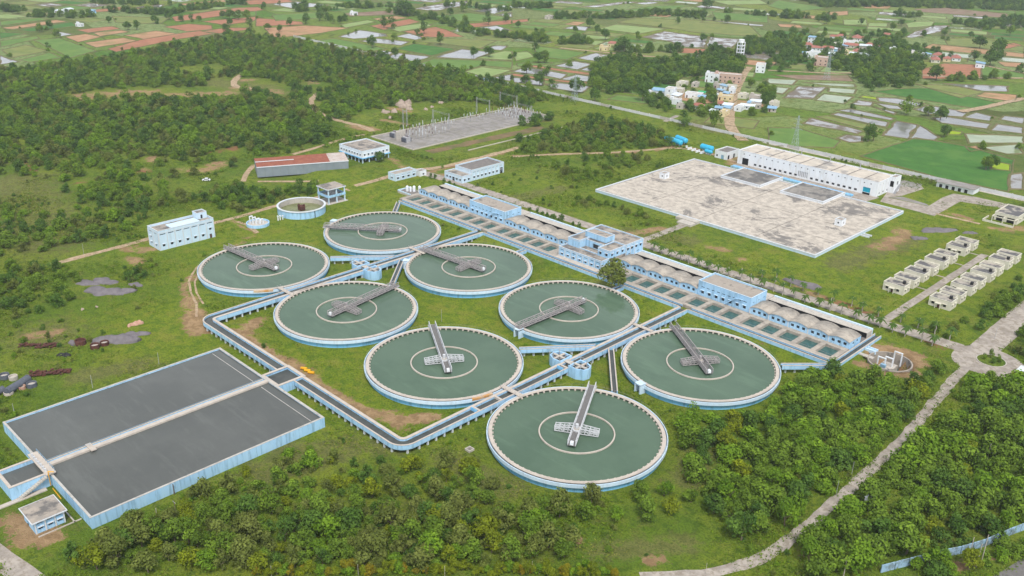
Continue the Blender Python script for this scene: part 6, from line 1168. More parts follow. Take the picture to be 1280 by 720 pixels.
for i in range(26): x = 99+i*5.05+rnd.uniform(-.7, .7); palm(x, 137.2+rnd.uniform(-.3, .3), 'young palm on the filter house side of the main road', 'palms along the main road, filter house side')
for i in range(13): x = 150+i*6.4+rnd.uniform(-1.6, 1.6); palm(x, 146.4+rnd.uniform(-.5, 1.5), 'young palm on the housing side of the main road', 'palms along the main road, housing side')
for px, py in ((538, 224), (544, 224), (555, 231), (562, 232), (568, 234), (608, 247), (625, 254), (628, 255), (662, 266), (672, 269), (678, 271), (684, 273), (716, 284), (724, 287)):
    x, y, z = G(px, py); tree(x, y, rnd.uniform(.9, 1.3), 'leaf_dark', 'young_tree', 'small dark round topped tree at the start of the main road', 'tree', 'small trees at the start of the main road', stretch=1.5)
for px, py in ((691, 278), (700, 280)): x, y, z = G(px, py); tree(x, y, 2.1, 'leaf_dark', 'young_tree', 'bushy dark tree in the pair beside the main road', 'tree', 'bushy pair beside the main road', stretch=1.2)
# roundabout island
isl = struct(mk('traffic_island', *(lambda m: (m.v, m.f))(MB().cyl(244.2, 140.6, 4.6, ZP, ZP+.28, 28)), 'ground_cover'))
kb = MB().ring(244.2, 140.6, 4.6, 4.9, ZP, ZP+.36, 28).obj('kerb', 'concrete', isl)
for (x, y, r), lb in zip(((242, 139.6, .9), (243.2, 142.6, 1.2), (245.6, 143.2, .8), (246.6, 141.2, .9), (245.4, 139.0, 1.1)), ('narrow', 'tallest', 'slim', 'pale', 'round dark')): tree(x, y, r, 'leaf_dark' if 'dark' in lb else 'leaf_green', 'shrub', lb+' shrub on the round traffic island', 'shrub', None, stretch=1.5 if lb in ('tallest', 'slim', 'narrow') else 1, z=ZP+.2)
bx_, by_, bz_ = G(474, 202); tree(bx_, by_, 3.6, 'leaf_dark', 'shrub', 'big dark bush in front of the raised white building', 'shrub', None)
# ---- weeds and rough grass clumps over the open ground
def weeds(n, x0, x1, y0, y1, smin, smax, keepfn, name, label, nq=6):
    r = nrs; X = r.uniform(x0, x1, n); Y = r.uniform(y0, y1, n); d = np.zeros(n)
    ok = np.ones(n, bool)
    for a, b, c, e in RECTS: ok &= ~((X > a-.5) & (X < b+.5) & (Y > c-.5) & (Y < e+.5))
    for a, b, q in CIRC: ok &= (X-a)**2+(Y-b)**2 > (q-1.2)**2
    ok &= ~((X > 27.6) & (X < 34.2) & (Y > -48) & (Y < 96)); ok &= ~((Y > -47) & (Y < -40) & (X > 28) & (X < 149)); ok &= ~((X > 142.8) & (X < 148.6) & (Y > -47) & (Y < 96))
    rel = np.stack([X-CX, Y-CY, np.full(n, 1.-CAMH)], 1); dep = rel@np.array(_fw); u = 640+F*(rel@np.array(_r))/dep; w = 360-F*(rel@np.array(_u))/dep
    ok &= (dep > 0) & (u > -20) & (u < 1300) & (w < 740) & (w > 60)
    X, Y = X[ok], Y[ok]
    cellsz = 4.0; key = {}
    for a, b, h in LINES: key.setdefault((int(a//cellsz), int(b//cellsz)), []).append((a, b, h))
    keep = np.ones(len(X), bool)
    for i in range(len(X)):
        ci, cj = int(X[i]//cellsz), int(Y[i]//cellsz)
        for di in (-1, 0, 1):
            for dj in (-1, 0, 1):
                for a, b, h in key.get((ci+di, cj+dj), ()):
                    if (X[i]-a)**2+(Y[i]-b)**2 < max(.2, h-.35)**2: keep[i] = False
    X, Y = X[keep], Y[keep]
    gi = np.clip(np.searchsorted(gx, X), 0, nx-1); gj = np.clip(np.searchsorted(gy, Y), 0, ny-1); li = gi*ny+gj
    # broad patchiness from a few sine waves
    pat = .5+.25*(np.sin(X*.11+1.3*np.sin(Y*.07))+np.sin(Y*.13+1.7*np.sin(X*.05+2)))
    pr = keepfn(pat, np.minimum(SOIL[li], 1), LAWN[li], DRY[li]); k2 = r.uniform(0, 1, len(X)) < pr; X, Y, pat, li = X[k2], Y[k2], pat[k2], li[k2]; n = len(X)
    s = r.uniform(smin, smax, n)*(.6+.8*pat); Z = gz_np(X, Y)
    P = np.repeat(np.stack([X, Y, Z], 1), nq, 0); S = np.repeat(s, nq); m_ = n*nq
    off = r.normal(size=(m_, 3))*np.array([.42, .42, .0])*S[:, None]; off[:, 2] = r.uniform(.05, .55, m_)*S*np.exp(-(off[:, 0]**2+off[:, 1]**2)/(.5*S*S)); c = P+off
    nn = r.normal(size=(m_, 3)); nn[:, 2] = np.abs(nn[:, 2])+.5; nn /= np.linalg.norm(nn, axis=1)[:, None]
    t1 = np.cross(nn, r.normal(size=(m_, 3))); t1 /= np.linalg.norm(t1, axis=1)[:, None]; t2 = np.cross(nn, t1); q = np.minimum(S*r.uniform(.14, .28, m_), .34)
    V = np.stack([c-t1*q[:, None], c-t2*q[:, None]*.6, c+t1*q[:, None], c+t2*q[:, None]*.6], 1).reshape(-1, 3)
    tone = np.repeat(np.repeat(np.clip(r.uniform(0, 1, n)*.75+DRY[li]*.35, 0, 1), nq), 4); tint = np.repeat(np.clip(np.repeat(r.uniform(0, 1, n), nq)*.6+r.uniform(0, .4, m_), 0, 1), 4)
    o = np_mesh(name, V, quads(m_), 'leaf_weed', {'tint': tint, 'tone': tone}); print(name, n); return tag(o, label, 'weeds', None, 'stuff')
weeds(420000, -190, 300, -170, 345, .5, 1.25, lambda p, s, l, d: np.clip((p*1.25-.22)*(1-s*1.3)*(1-l*.88), 0, 1), 'weeds', 'low green weeds and rough grass clumps over the open ground', 7)
SH = []
for _ in range(30000):
    x, y = rnd.uniform(-190, 300), rnd.uniform(-170, 345); px, py = to_px(x, y, 1)
    if not (-10 < px < 1290 and 100 < py < 730): continue
    pat = .5+.25*(math.sin(x*.11+1.3*math.sin(y*.07))+math.sin(y*.13+1.7*math.sin(x*.05+2))); li = min(nx-1, int(np.searchsorted(gx, x)))*ny+min(ny-1, int(np.searchsorted(gy, y)))
    if rnd.random() < (pat-.42)*.9*(1-SOIL[li]*1.5)*(1-LAWN[li]) and not blocked(x, y, .4): SH.append((x, y, rnd.uniform(.45, 1.35)))
gn_scatter('low_bushes', SH, ['leaf_green', 'leaf_olive', 'leaf_dark', 'leaf_bright'], 'low bushy scrub dotted over the rough ground', 'bushes')
print('COUNTS near', len(NEAR), 'rest', len(REST), {k: len(v) for k, v in FR.items()}, 'bush', len(SH), 'tris', sum(len(m.loops)-2*len(m.polygons) for m in bpy.data.meshes))
# ================================================================ boundary walls
bw = thing('boundary_wall', 'long straight whitewashed boundary wall between the plant and the paddy fields', 'wall', (0, 345, 2))
xs = np.arange(-512, 330, 9.0)
for i, x in enumerate(xs):
    h = 1.9+rnd.uniform(-.08, .08); MB().box(x+.25, x+8.75, 344.9, 345.12, 1.6, 2+h).obj('wall_panel', 'wall_white' if rnd.random() < .8 else 'concrete', bw)
    MB().box(x-.25, x+.25, 344.75, 345.25, 1.6, 4.1).obj('wall_post', 'wall_white', bw)
MB().box(30, 190, 342.6, 344.7, 1.9, 2.08).obj('wall_apron', 'concrete', bw)
bw2 = thing('boundary_wall', 'short stretch of pale blue boundary wall glimpsed between the trees by the highway', 'wall', (*G(1200, 690)[:2], gz(*G(1200, 690)[:2])))
pts = [G(*p)[:2] for p in ((1100, 716), (1135, 707), (1165, 699), (1200, 692), (1230, 683), (1262, 669), (1300, 655))]
for a, b in zip(pts[:-1], pts[1:]):
    n = max(1, round(math.hypot(b[0]-a[0], b[1]-a[1])/4))
    for i in range(n):
        p0 = (a[0]+(b[0]-a[0])*(i+.03)/n, a[1]+(b[1]-a[1])*(i+.03)/n); p1 = (a[0]+(b[0]-a[0])*(i+.97)/n, a[1]+(b[1]-a[1])*(i+.97)/n); z = gz(*p0)
        MB().sweep([p0, p1], [(.12, z-.3), (.12, z+2.3), (-.12, z+2.3), (-.12, z-.3)]).obj('wall_panel', 'grimy_blue', bw2)
# ================================================================ substation
sheet('substation_yard', [(-143, 164), (-102, 164), (-105, 291), (-141, 291)], 'gravel_yard', .08, True)
for q0, q1 in (((-140, 209), (-106, 209)), ((-140, 231), (-106, 231)), ((-140, 256), (-106, 256)), ((-121, 180), (-121, 288))): ribbon('cable_trench', [q0, q1], .9, 'roof_dark', .1, True, 8)
ribbon('stony_bank', [(-93, 168), (-90, 215), (-90, 266)], 8, 'scrub_soil', .06, True, 6, 1.2)
kb = thing('substation_kerb', 'low white kerb wall round the gravel substation yard', 'kerb', (-120, 228, 2)); MB().sweep([(-143, 291.3), (-143.3, 163.7), (-101.7, 163.7), (-104.7, 291.3), (-143, 291.3)], [(.25, 1.8), (.25, 2.6), (-.25, 2.6), (-.25, 1.8)]).obj('kerb', 'walkway', kb)
kb = thing('bank_kerb', 'thin white kerb line below the substation bank', 'kerb', (-80, 230, 2)); MB().sweep([(-79, 188), (-79.5, 230), (-80.5, 274)], [(.25, 1.9), (.25, 2.5), (-.25, 2.5), (-.25, 1.9)]).obj('kerb', 'walkway', kb)
tr = [(-133.2, 174.5, 'grey finned power transformer on the forest side of the firewall'), (-119.5, 173.0, 'grey finned power transformer on the bank side of the firewall')]
for x, y, lab in tr:
    g = thing('transformer', lab, 'transformer', (x, y, 2), 'substation transformers'); MB().box(x-2.2, x+2.2, y-1.6, y+1.6, 2.0, 5.2).obj('tank', 'steel', g)
    for s in (-1, 1):
        for i in range(6): MB().box(x-1.9+i*.7, x-1.6+i*.7, y+s*1.62-(.0 if s > 0 else .9), y+s*1.62+(.9 if s > 0 else .0), 2.4, 4.8).obj('radiator_fin', 'dark_pipe', g)
    for i in (-1, 0, 1): MB().bar((x+i*1.2, y, 5.2), (x+i*1.2, y, 6.8), .16, 6, .08).obj('bushing', 'rust', g)
    MB().bar((x-1.8, y+1, 5.7), (x+1.8, y+1, 5.7), .4, 10).obj('conservator', 'steel', g)
g = thing('firewall', 'upright pale concrete firewall between the two transformers', 'wall', (-126.4, 174, 2)); MB().box(-126.8, -126.0, 170.5, 177.5, 1.8, 7.6).obj('panel', 'concrete', g)
pm = MB().bar((0, 0, -.1), (0, 0, 2.3), .10, 4, .09).obj('stand', 'steel'); pi = MB().bar((0, 0, 2.3), (0, 0, 2.6), .16, 8).bar((0, 0, 2.6), (0, 0, 2.75), .24, 8).bar((0, 0, 2.75), (0, 0, 3.0), .16, 8).bar((0, 0, 3.0), (0, 0, 3.15), .24, 8).bar((0, 0, 3.15), (0, 0, 3.7), .18, 8).obj('insulator', 'trim_white'); pd = pi.data.copy(); pd.materials.clear(); pd.materials.append(MATS['rust'])
EQ = (pm.data, pi.data, pd); bpy.data.objects.remove(pm); bpy.data.objects.remove(pi)
for y in list(np.arange(180, 206, 2.7))+list(np.arange(212, 226, 2.9))+list(np.arange(238, 254, 2.9))+list(np.arange(262, 289, 2.7)):
    for x in np.arange(-141, -107, 3.2):
        if (y < 207 and x > -118) or (207 < y < 258 and x > -131) or (y > 258 and x > -110) or rnd.random() < .22: continue
        dk = rnd.random() < .3; root = thing('insulator_post', 'steel post with brown insulator in the substation yard' if dk else 'steel post with white insulator in the substation yard', 'insulator', (x+rnd.uniform(-.3, .3), y+rnd.uniform(-.3, .3), 2), 'brown insulator posts' if dk else 'white insulator posts')
        s = rnd.uniform(.8, 1.25)
        for nm, d in (('stand', EQ[0]), ('insulator', EQ[2] if dk else EQ[1])):
            o = bpy.data.objects.new(nm, d); COL.objects.link(o); o.parent = root; o.scale = (1, 1, s)
def lattice(mb, x, y, z0, z1, w0, w1, n, r):
    c = lambda f: [(x+sx*(w0+(w1-w0)*f), y+sy*(w0+(w1-w0)*f), z0+(z1-z0)*f) for sx, sy in ((-1, -1), (1, -1), (1, 1), (-1, 1))]
    for i in range(n):
        a, b = c(i/n), c((i+1)/n)
        for k in range(4): mb.bar(a[k], b[k], r).bar(a[k], b[(k+1) % 4], r*.7).bar(b[k], b[(k+1) % 4], r*.7)
for y, xa, xb, lab in ((199, -155, -151, 'behind the transformers'), (214, -142, -126, 'in the open middle'), (262, -151, -138, 'past the yard middle'), (287, -153, -136, 'among the dense far posts'), (272, -124, -107, 'at the far kerb')):
    g = thing('steel_gantry', 'tall steel lattice gantry across the substation yard '+lab, 'gantry', ((xa+xb)/2, y, 2), 'substation gantries')
    for x in (xa, xb): mb = MB(); lattice(mb, x, y, 1.9, 12.5, .45, .22, 6, .035); mb.obj('tower', 'steel', g)
    mb = MB()
    for dz in (11.2, 12.0): mb.bar((xa, y, dz), (xb, y, dz), .05)
    for i in range(8): mb.bar((xa+(xb-xa)*i/8, y, 11.2), (xa+(xb-xa)*(i+1)/8, y, 12.0), .03)
    mb.obj('beam', 'steel', g)
# ================================================================ pylon and poles
def pylon(px, py, h, lab):
    x, y, z = G(px, py); g = thing('lattice_pylon', lab, 'pylon', (x, y, z), 'lattice pylons'); mb = MB(); lattice(mb, x, y, z-.3, z+h*.62, 2.2, .75, 6, .06); lattice(mb, x, y, z+h*.62, z+h, .75, .2, 5, .05); mb.obj('mast', 'pylon_steel', g)
    for f, w in ((.66, 3.6), (.78, 3.0), (.9, 2.4)): MB().bar((x-w, y, z+h*f), (x+w, y, z+h*f), .06).bar((x-w, y, z+h*f), (x, y, z+h*(f+.05)), .04).bar((x+w, y, z+h*f), (x, y, z+h*(f+.05)), .04).obj('cross_arm', 'pylon_steel', g)
pylon(992, 193, 24, 'tall lattice pylon rising behind the long white hall'); pylon(718, 127, 20, 'thin lattice pylon beside the flooded paddies past the boundary wall'); pylon(1033, 100, 26, 'thin lattice pylon near the pink two storey house')
def pole(px, py, h, lab, m='pale_wood', r=.13, arm=False, group=None):
    x, y, z = G(px, py); g = thing('utility_pole', lab, 'pole', (x, y, z), group); MB().bar((x, y, z-.4), (x, y, z+h), r, 8, r*.7).obj('post', m, g)
    if arm: MB().bar((x-.7, y, z+h-.4), (x+.7, y, z+h-.4), .06).obj('cross_arm', 'steel', g)
    else: MB().cyl(x, y, r*.9, z+h, z+h+.08, 8).obj('cap', m, g)
pole(1211, 697, 6.2, 'pale concrete pole standing alone in front of the pale blue boundary wall'); pole(1220, 709, 7.0, 'shorter of two leaning pale poles by the highway'); pole(1225, 708, 9.5, 'taller of two leaning pale poles by the highway'); pole(1234, 574, 5.2, 'pale pole among the trees across the stony road'); pole(1054, 722, 5.0, 'pale post at the lower end of the grove')
for a, b in ((199, 456), (116, 485), (19, 521)): pole(a, b, 4.6, 'slim grey lamp post beside the twin grey basins', 'steel', .09, group='lamp posts beside the twin basins')
pole(218, 618, 3.2, 'dark weathered post leaning at the basin wall', 'bark', .16); pole(221, 650, 6, 'dark tall post in the scrub below the basin', 'bark', .14, True)
for a, b in ((174, 652), (197, 650)): pole(a, b, 3.6, 'weathered wooden post in the scrub below the basin wall', 'pale_wood', .13, group='weathered posts below the basin')
for a, b in ((340, 722), (448, 720), (556, 722), (665, 716), (882, 718)): pole(a, b, 3.4, 'thin fence post along the lower verge shrubs', 'pale_wood', .07, group='fence posts on the verge')
for a, b in ((105, 318), (552, 402), (686, 452), (1045, 620), (1064, 596), (1243, 424)): pole(a, b, 5.0, 'thin steel lamp post on the plant grass', 'steel', .07, group='thin lamp posts')
x, y, z = G(1083, 631); g = thing('marker_pillar', 'squat white concrete pillar in the clearing beside the stony road', 'pillar', (x, y, z)); MB().box(x-.55, x+.55, y-.55, y+.55, z-.2, z+2.6).obj('shaft', 'white_wall', g); MB().box(x-.68, x+.68, y-.68, y+.68, z+2.602, z+2.85).obj('cap', 'white_wall', g)
x, y, z = G(587, 563); g = thing('manhole_box', 'small open concrete manhole box in the grass below the outer tank', 'manhole', (x, y, z)); MB().box(x-1, x+1, y-1, y-.75, z-.2, z+.7).box(x-1, x+1, y+.75, y+1, z-.2, z+.7).box(x-1, x-.75, y-.75, y+.75, z-.2, z+.7).box(x+.75, x+1, y-.75, y+.75, z-.2, z+.7).obj('wall', 'concrete', g); MB().box(x-.75, x+.75, y-.75, y+.75, z-.1, z+.2).obj('floor', 'roof_dark', g)
# ================================================================ scrap, pipes, stones, spoil
def blob(seed, r, flat, nseg=18):
    q = random.Random(seed); v = []; f = []; ns, nr = nseg, 6; ph = [q.uniform(0, 6.28) for _ in range(4)]; lobe = lambda a: 1+.22*math.sin(2*a+ph[0])+.16*math.sin(3*a+ph[1])+.12*math.sin(5*a+ph[2])
    for j in range(nr):
        for i in range(ns):
            a = 2*math.pi*i/ns; e = (math.pi/2)*j/nr; k = r*lobe(a)*(1+q.uniform(-.12, .12)); v.append((k*math.cos(e)*math.cos(a), k*math.cos(e)*math.sin(a), k*flat*math.sin(e)-.1*r*(j == 0)))
    v.append((0, 0, r*flat)); t_ = len(v)-1
    for j in range(nr-1):
        for i in range(ns): f.append((j*ns+i, j*ns+(i+1) % ns, (j+1)*ns+(i+1) % ns, (j+1)*ns+i))
    f += [((nr-1)*ns+i, (nr-1)*ns+(i+1) % ns, t_) for i in range(ns)]; return v, f
def lump(px, py, r, flat, m, name, lab, cat, seed=1, sx=1, rz=0, group=None):
    v, f = blob(seed, r, flat); o = mk(name, v, f, m, None, True); x, y, z = G(px, py); o.location = (x, y, z); o.scale = (sx, 1, 1); o.rotation_euler = (0, 0, rz); return tag(o, lab, cat, group)
lump(147, 425, 4.4, .34, 'stone', 'gravel_heap', 'flat grey gravel heap with a tail beside the pair of red stones', 'heap', 3, 1.5, .8); lump(170, 418, 2.4, .34, 'stone', 'gravel_heap', 'grey gravel tail curling round the pair of red stones', 'heap', 4, 1.6, .9)
lump(163, 407, 1.1, .75, 'red_stone', 'stone', 'smaller reddish stone of the pair on the grey gravel', 'stone', 5); lump(172, 405, 1.5, .8, 'red_stone', 'stone', 'larger reddish stone of the pair on the grey gravel', 'stone', 6)
lump(130, 365, 4.2, .35, 'stone', 'rock_outcrop', 'long low grey rock outcrop in the grass beyond the scrap', 'rock', 7, 1.7, .75); lump(150, 365, 3.4, .35, 'stone', 'rock_outcrop', 'end lump of the long grey rock outcrop', 'rock', 8, 1.4, .75); lump(130, 352, 3.4, .25, 'stone', 'rock_outcrop', 'flat grey rock patch behind the long outcrop', 'rock', 9, 1.5, .8); lump(108, 354, 2.6, .2, 'stone', 'rock_outcrop', 'thin grey rock patch by the dark bushes', 'rock', 10, 1.8, .8); lump(170, 356, 2.0, .3, 'stone', 'rock_outcrop', 'small separate grey rock beyond the long outcrop', 'rock', 11, 1.4, .8)
lump(103, 387, .7, .8, 'boulder', 'stone', 'small pale stone below the dark bushes', 'stone', 12); lump(121, 384, .6, .8, 'boulder', 'stone', 'small pale stone on the grass before the outcrop', 'stone', 13)
lump(1005, 356, 3.6, .3, 'stone', 'gravel_heap', 'grey gravel mound on the grass across the main road', 'heap', 14, 1.9, .0); lump(1148, 298, 2.4, .3, 'stone', 'gravel_heap', 'small grey gravel mound behind the staff houses', 'heap', 15, 1.5, .2); lump(1172, 288, 4.0, .2, 'stone', 'gravel_heap', 'spread grey rubble patch behind the staff houses', 'heap', 16, 2.0, 1.0); lump(1212, 291, 2.0, .2, 'stone', 'gravel_heap', 'narrow grey rubble patch near the yard wall', 'heap', 17, 1.8, 1.2)
for i, (px, py, r) in enumerate(((500, 131, 4.2), (506, 134, 3.6), (510, 129, 3), (493, 140, 2.6), (482, 141, 2.4), (512, 137, 2), (532, 137, 1.6), (540, 134, 1.4), (551, 129, 1.6), (488, 148, 1.8))): lump(px, py, r, .7, 'boulder', 'boulder', 'tan boulder on the stony rise beyond the substation', 'boulder', 30+i, 1.2, i, 'boulders beyond the substation')
def hpipe(p0, p1, r, m, name, lab, cat, hollow=True):
    a = G(*p0); b = G(*p1); A_ = Vector((a[0], a[1], a[2]+r)); B_ = Vector((b[0], b[1], b[2]+r)); g = thing(name, lab, cat, ((a[0]+b[0])/2, (a[1]+b[1])/2, a[2])); MB().bar(A_, B_, r, 18).obj('shell', m, g); d = (B_-A_).normalized(); MB().bar(B_-d*.2, B_+d*.06, r*1.06, 18).bar(A_-d*.06, A_+d*.2, r*1.06, 18).obj('collar', m, g); return g
hpipe((9, 494), (36, 477), 1.25, 'dark_pipe', 'steel_pipe', 'long dark grey steel pipe lying end on to the rusty stack', 'pipe'); hpipe((-12, 498), (5, 490), 1.1, 'dark_pipe', 'steel_pipe', 'second dark grey pipe lying at the end of the long one', 'pipe')
def drum(px, py, r, h, m, lab, cm='concrete'):
    x, y, z = G(px, py); g = thing('pipe_ring', lab, 'pipe ring', (x, y, z)); MB().ring(x, y, r*.84, r, z-.1, z+h, 20).obj('ring', m, g); MB().disc(x, y, r*.85, z+h*.55, 20).obj('fill', cm, g)
drum(40, 483, 1.6, 1.4, 'dark_pipe', 'upright dark pipe ring filled with pale concrete beside the long pipe'); drum(11, 492.5, 1.5, .9, 'walkway', 'pale concrete ring in front of the long dark pipe'); drum(6, 473, 1.6, 1.6, 'dark_pipe', 'dark pipe ring behind the second pipe'); drum(17, 474, 1.4, 1.3, 'concrete', 'grey concrete ring behind the long pipe'); drum(119, 435, 1.6, 1.5, 'rust', 'rusty steel ring with pale rim beside a second rusty ring'); drum(131, 431, 1.5, 1.3, 'rust', 'second rusty steel ring, next to the grey gravel heap'); drum(28, 486, 1.1, 1.1, 'red_stone', 'reddish broken ring below the long dark pipe')
drum(101, 430, 1.9, 1.6, 'rust', 'big rusty steel ring beside the grey scrap block', 'rust'); lump(91.5, 430, 1.4, .9, 'stone', 'concrete_block', 'grey concrete scrap block beside the big rusty ring', 'block', 51)
def stack(px, py, n, lab, ang, w=5.5, rows=3):
    x, y, z = G(px, py); g = thing('scrap_stack', lab, 'scrap', (x, y, z), None, ang); q = random.Random(int(px*7+py))
    for i in range(n):
        for j in range(rows):
            a = -w+2*w*i/n; b = (j-rows/2)*.8; h = .25+.2*q.random(); z0 = .35*q.randrange(3); v = []
            c, s = math.cos(q.uniform(-.3, .3)), math.sin(q.uniform(-.3, .3))
            m_ = MB().box(-.55, .55, -.4, .4, 0, h); m_.v = [(a+p_[0]*c-p_[1]*s, b+p_[0]*s+p_[1]*c, z0+p_[2]+p_[0]*.2) for p_ in m_.v]; mk('scrap_plate', m_.v, m_.f, 'rust', g)
stack(65, 466, 12, 'long rusty stack of steel formwork plates at the end of the dark pipe', 1.05, 6.5, 4); stack(60, 433, 8, 'tangled heap of rusty steel scrap in the grass', .95, 3.6, 3); stack(37, 432, 6, 'small reddish rusty scrap heap beside the tangled one', .9, 3.0, 2)
lump(80, 444, 1.5, .5, 'black_paint', 'tarpaulin_heap', 'crumpled black tarpaulin heap on the grass near the rusty scrap', 'tarpaulin', 60, 1.4, .8)
x, y, z = G(383, 465)
for i in range(3):
    p = G(380+i*4.5, 462+i*2.6); g = thing('yellow_drum', ('first', 'middle', 'last')[i]+' of three yellow drums lying on bare earth inside the channel', 'drum', (p[0], p[1], p[2]), 'yellow drums'); a = Vector((p[0]-.9, p[1]-.6, p[2]+.5)); b = Vector((p[0]+.9, p[1]+.6, p[2]+.5)); MB().bar(a, b, .48, 12).obj('body', 'yellow_paint', g); MB().bar(a.lerp(b, .3), a.lerp(b, .36), .53, 12).bar(a.lerp(b, .64), a.lerp(b, .7), .53, 12).obj('hoop', 'yellow_paint', g)
# parked white car on the scrub track
x, y, z = G(258, 226); g = thing('parked_car', 'small white car parked on the grass by the scrub forest', 'car', (x, y, z), None, .9)
prof = [(-2.1, .35), (-2.1, .85), (-1.3, 1.0), (-.7, 1.5), (.8, 1.5), (1.5, .95), (2.1, .8), (2.1, .35)]
v = [(a, s*.85, b) for s in (-1, 1) for a, b in prof]; n = len(prof); mk('body', v, [tuple(range(n)), tuple(range(2*n-1, n-1, -1))]+[(i, i+n, (i+1) % n+n, (i+1) % n) for i in range(n)], 'white_wall', g)
for s in (-1, 1):
    mk('side_window', [(-1.15, s*.86, 1.02), (-.68, s*.86, 1.42), (.75, s*.86, 1.42), (1.3, s*.86, 1.0)], [(0, 1, 2, 3)], 'glass_dark', g)
    for a in (-1.3, 1.3): m_ = MB().bar((a, s*.7, .33), (a, s*.92, .33), .33, 14); mk('wheel', m_.v, m_.f, 'black_paint', g)
for a0, b0, a1, b1 in ((-1.27, 1.03, -.74, 1.47), (1.47, .98, .86, 1.47)): mk('windscreen', [(a0*1.01, -.7, b0), (a0*1.01, .7, b0), (a1*1.02, .7, b1), (a1*1.02, -.7, b1)], [(0, 1, 2, 3)], 'glass_dark', g)
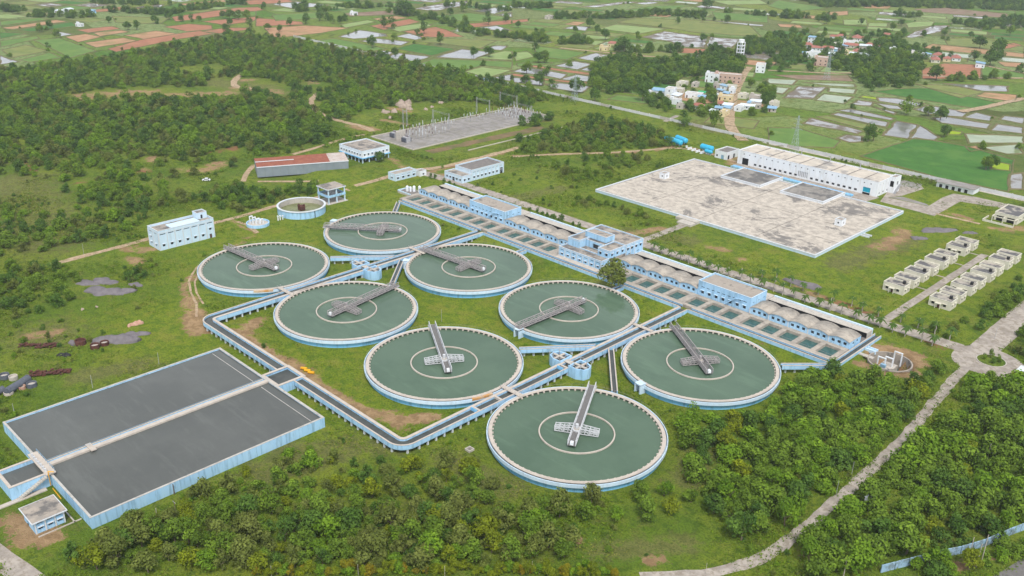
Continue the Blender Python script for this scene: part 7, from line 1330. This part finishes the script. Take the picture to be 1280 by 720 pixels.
# ================================================================ villages
VN = {}
def village_house(px, py, w, d, h, wm, rm, rz=None, name='village_house', lab=None, tile=False):
    x, y, z = G(px, py); rz = (rnd.choice([0, math.pi/2])+rnd.uniform(-.12, .12)+.35) if rz is None else rz
    LB = {'red_tile': 'red tiled roof', 'village_roof': 'flat grey roof', 'blue_tarp': 'bright blue sheet roof', 'white_tin': 'pale tin roof', 'roof_concrete': 'stained flat roof', 'green_sheet': 'green sheet roof'}
    WB = {'white_wall': 'white', 'cream_wall': 'cream', 'yellow_wall': 'yellow', 'pink_wall': 'pink', 'concrete': 'grey', 'lilac_wall': 'lilac', 'blue_wall': 'light blue'}
    px_ = 'in the near village by the lane' if px < 985 and py > 75 else ('in the far village' if px > 985 else 'among the distant fields')
    lab = lab or WB[wm]+(' two storey' if h > 5.5 else '')+' house with '+LB[rm]+' '+px_
    g = thing(name, lab, 'house', (x, y, z), 'village houses: '+lab, rz)
    W2, D2 = w/2, d/2; nfl = 2 if h > 5.5 else 1; H = {'F': [], 'R': []}
    for fl in range(nfl):
        zb = fl*3.1
        for c in lin(-W2+1.6, W2-1.6, max(2, int(w/3.2))): H['F'].append((c-.55, c+.55, zb+1.0, zb+2.2))
        for c in lin(-D2+1.5, D2-1.5, max(1, int(d/3.6))): H['R'].append((c-.5, c+.5, zb+1.0, zb+2.2))
    H['F'][0] = (H['F'][0][0], H['F'][0][1], 0.05, 2.2)
    def P_(m_): return m_.v, m_.f
    mb = MB().wall('y', -D2, -1, -W2, W2, -.5, h, H['F']).wall('x', W2, 1, -D2, D2, -.5, h, H['R']).wall('y', D2, 1, -W2, W2, -.5, h).wall('x', -W2, -1, -D2, D2, -.5, h, H['R']); mk('wall', *P_(mb), wm, g)
    for i, q in enumerate(H['F']): mk('door' if i == 0 else 'window', [(q[0], -D2+.2, q[2]), (q[1], -D2+.2, q[2]), (q[1], -D2+.2, q[3]), (q[0], -D2+.2, q[3])], [(0, 1, 2, 3)], 'rust' if i == 0 else 'glass_dark', g)
    for s in (1, -1):
        for q in H['R']: mk('window', [(s*(W2-.2), q[0], q[2]), (s*(W2-.2), q[1], q[2]), (s*(W2-.2), q[1], q[3]), (s*(W2-.2), q[0], q[3])], [(0, 1, 2, 3)], 'glass_dark', g)
    o_ = .5
    if rm == 'red_tile':
        r_ = h+d*.26; v = [(-W2-o_, -D2-o_, h-.1), (W2+o_, -D2-o_, h-.1), (W2+o_, D2+o_, h-.1), (-W2-o_, D2+o_, h-.1), (-W2+d*.25, 0, r_), (W2-d*.25, 0, r_)]
        mk('roof', v, [(0, 1, 5, 4), (2, 3, 4, 5), (1, 2, 5), (3, 0, 4), (3, 2, 1, 0)], rm, g)
    elif rm in ('blue_tarp', 'white_tin', 'green_sheet'):
        v = [(-W2-o_, -D2-o_, h), (W2+o_, -D2-o_, h), (W2+o_, D2+o_, h+.7), (-W2-o_, D2+o_, h+.7)]; mk('roof', v+[(a, b, c+.12) for a, b, c in v], [(3, 2, 1, 0), (4, 5, 6, 7), (0, 1, 5, 4), (1, 2, 6, 5), (2, 3, 7, 6), (3, 0, 4, 7)], rm, g)
    else:
        mk('roof', *P_(MB().box(-W2+.05, W2-.05, -D2+.05, D2-.05, h-.15, h-.02)), rm, g); e = MB(); t_ = .18
        e.box(-W2-.06, W2+.06, -D2-.06, -D2+t_, h+.002, h+.55).box(-W2-.06, W2+.06, D2-t_, D2+.06, h+.002, h+.55).box(-W2-.06, -W2+t_, -D2+t_, D2-t_, h+.002, h+.55).box(W2-t_, W2+.06, -D2+t_, D2-t_, h+.002, h+.55); mk('parapet', *P_(e), wm, g)
        if rnd.random() < .6: mk('stair_head', *P_(MB().box(-W2+.6, -W2+2.8, -D2+.6, -D2+3, h, h+2)), wm, g)
mat('green_sheet', (.02, .30, .10), (.03, .34, .13), .6, rough=.5)
for X0, Y0, S, Ls_ in VILLAGE:
    for a, b, w, d, h, wm, rm in Ls_: village_house(X0+a/S, Y0+b/S, w*.84, d*.84, h*.9 if h < 5.5 else h, wm, rm)
# concrete frame tower
x, y, z = G(925, 69.5); g = thing('water_tower', 'slim white concrete frame tower rising from the trees near the village', 'tower', (x, y, z))
for fl in range(4):
    for sx in (-2.4, 2.4):
        for sy in (-2.4, 2.4): MB().box(x+sx-.35, x+sx+.35, y+sy-.35, y+sy+.35, z+fl*3.2-.3*(fl == 0), z+fl*3.2+2.8).obj('column', 'white_wall', g)
    MB().box(x-2.9, x+2.9, y-2.9, y+2.9, z+fl*3.2+2.8, z+fl*3.2+3.2).obj('brace_slab', 'white_wall', g)
MB().cyl(x, y, 2.8, z+12.8, z+15.2, 20).obj('tank', 'white_wall', g)
# ================================================================ air
hz = MB().box(-9200, 9200, -9200, 9200, -6, 162).obj('haze', 'haze'); tag(hz, 'thin pale humid air over the whole landscape', 'haze', None, 'stuff')
print('objects', len(bpy.data.objects))
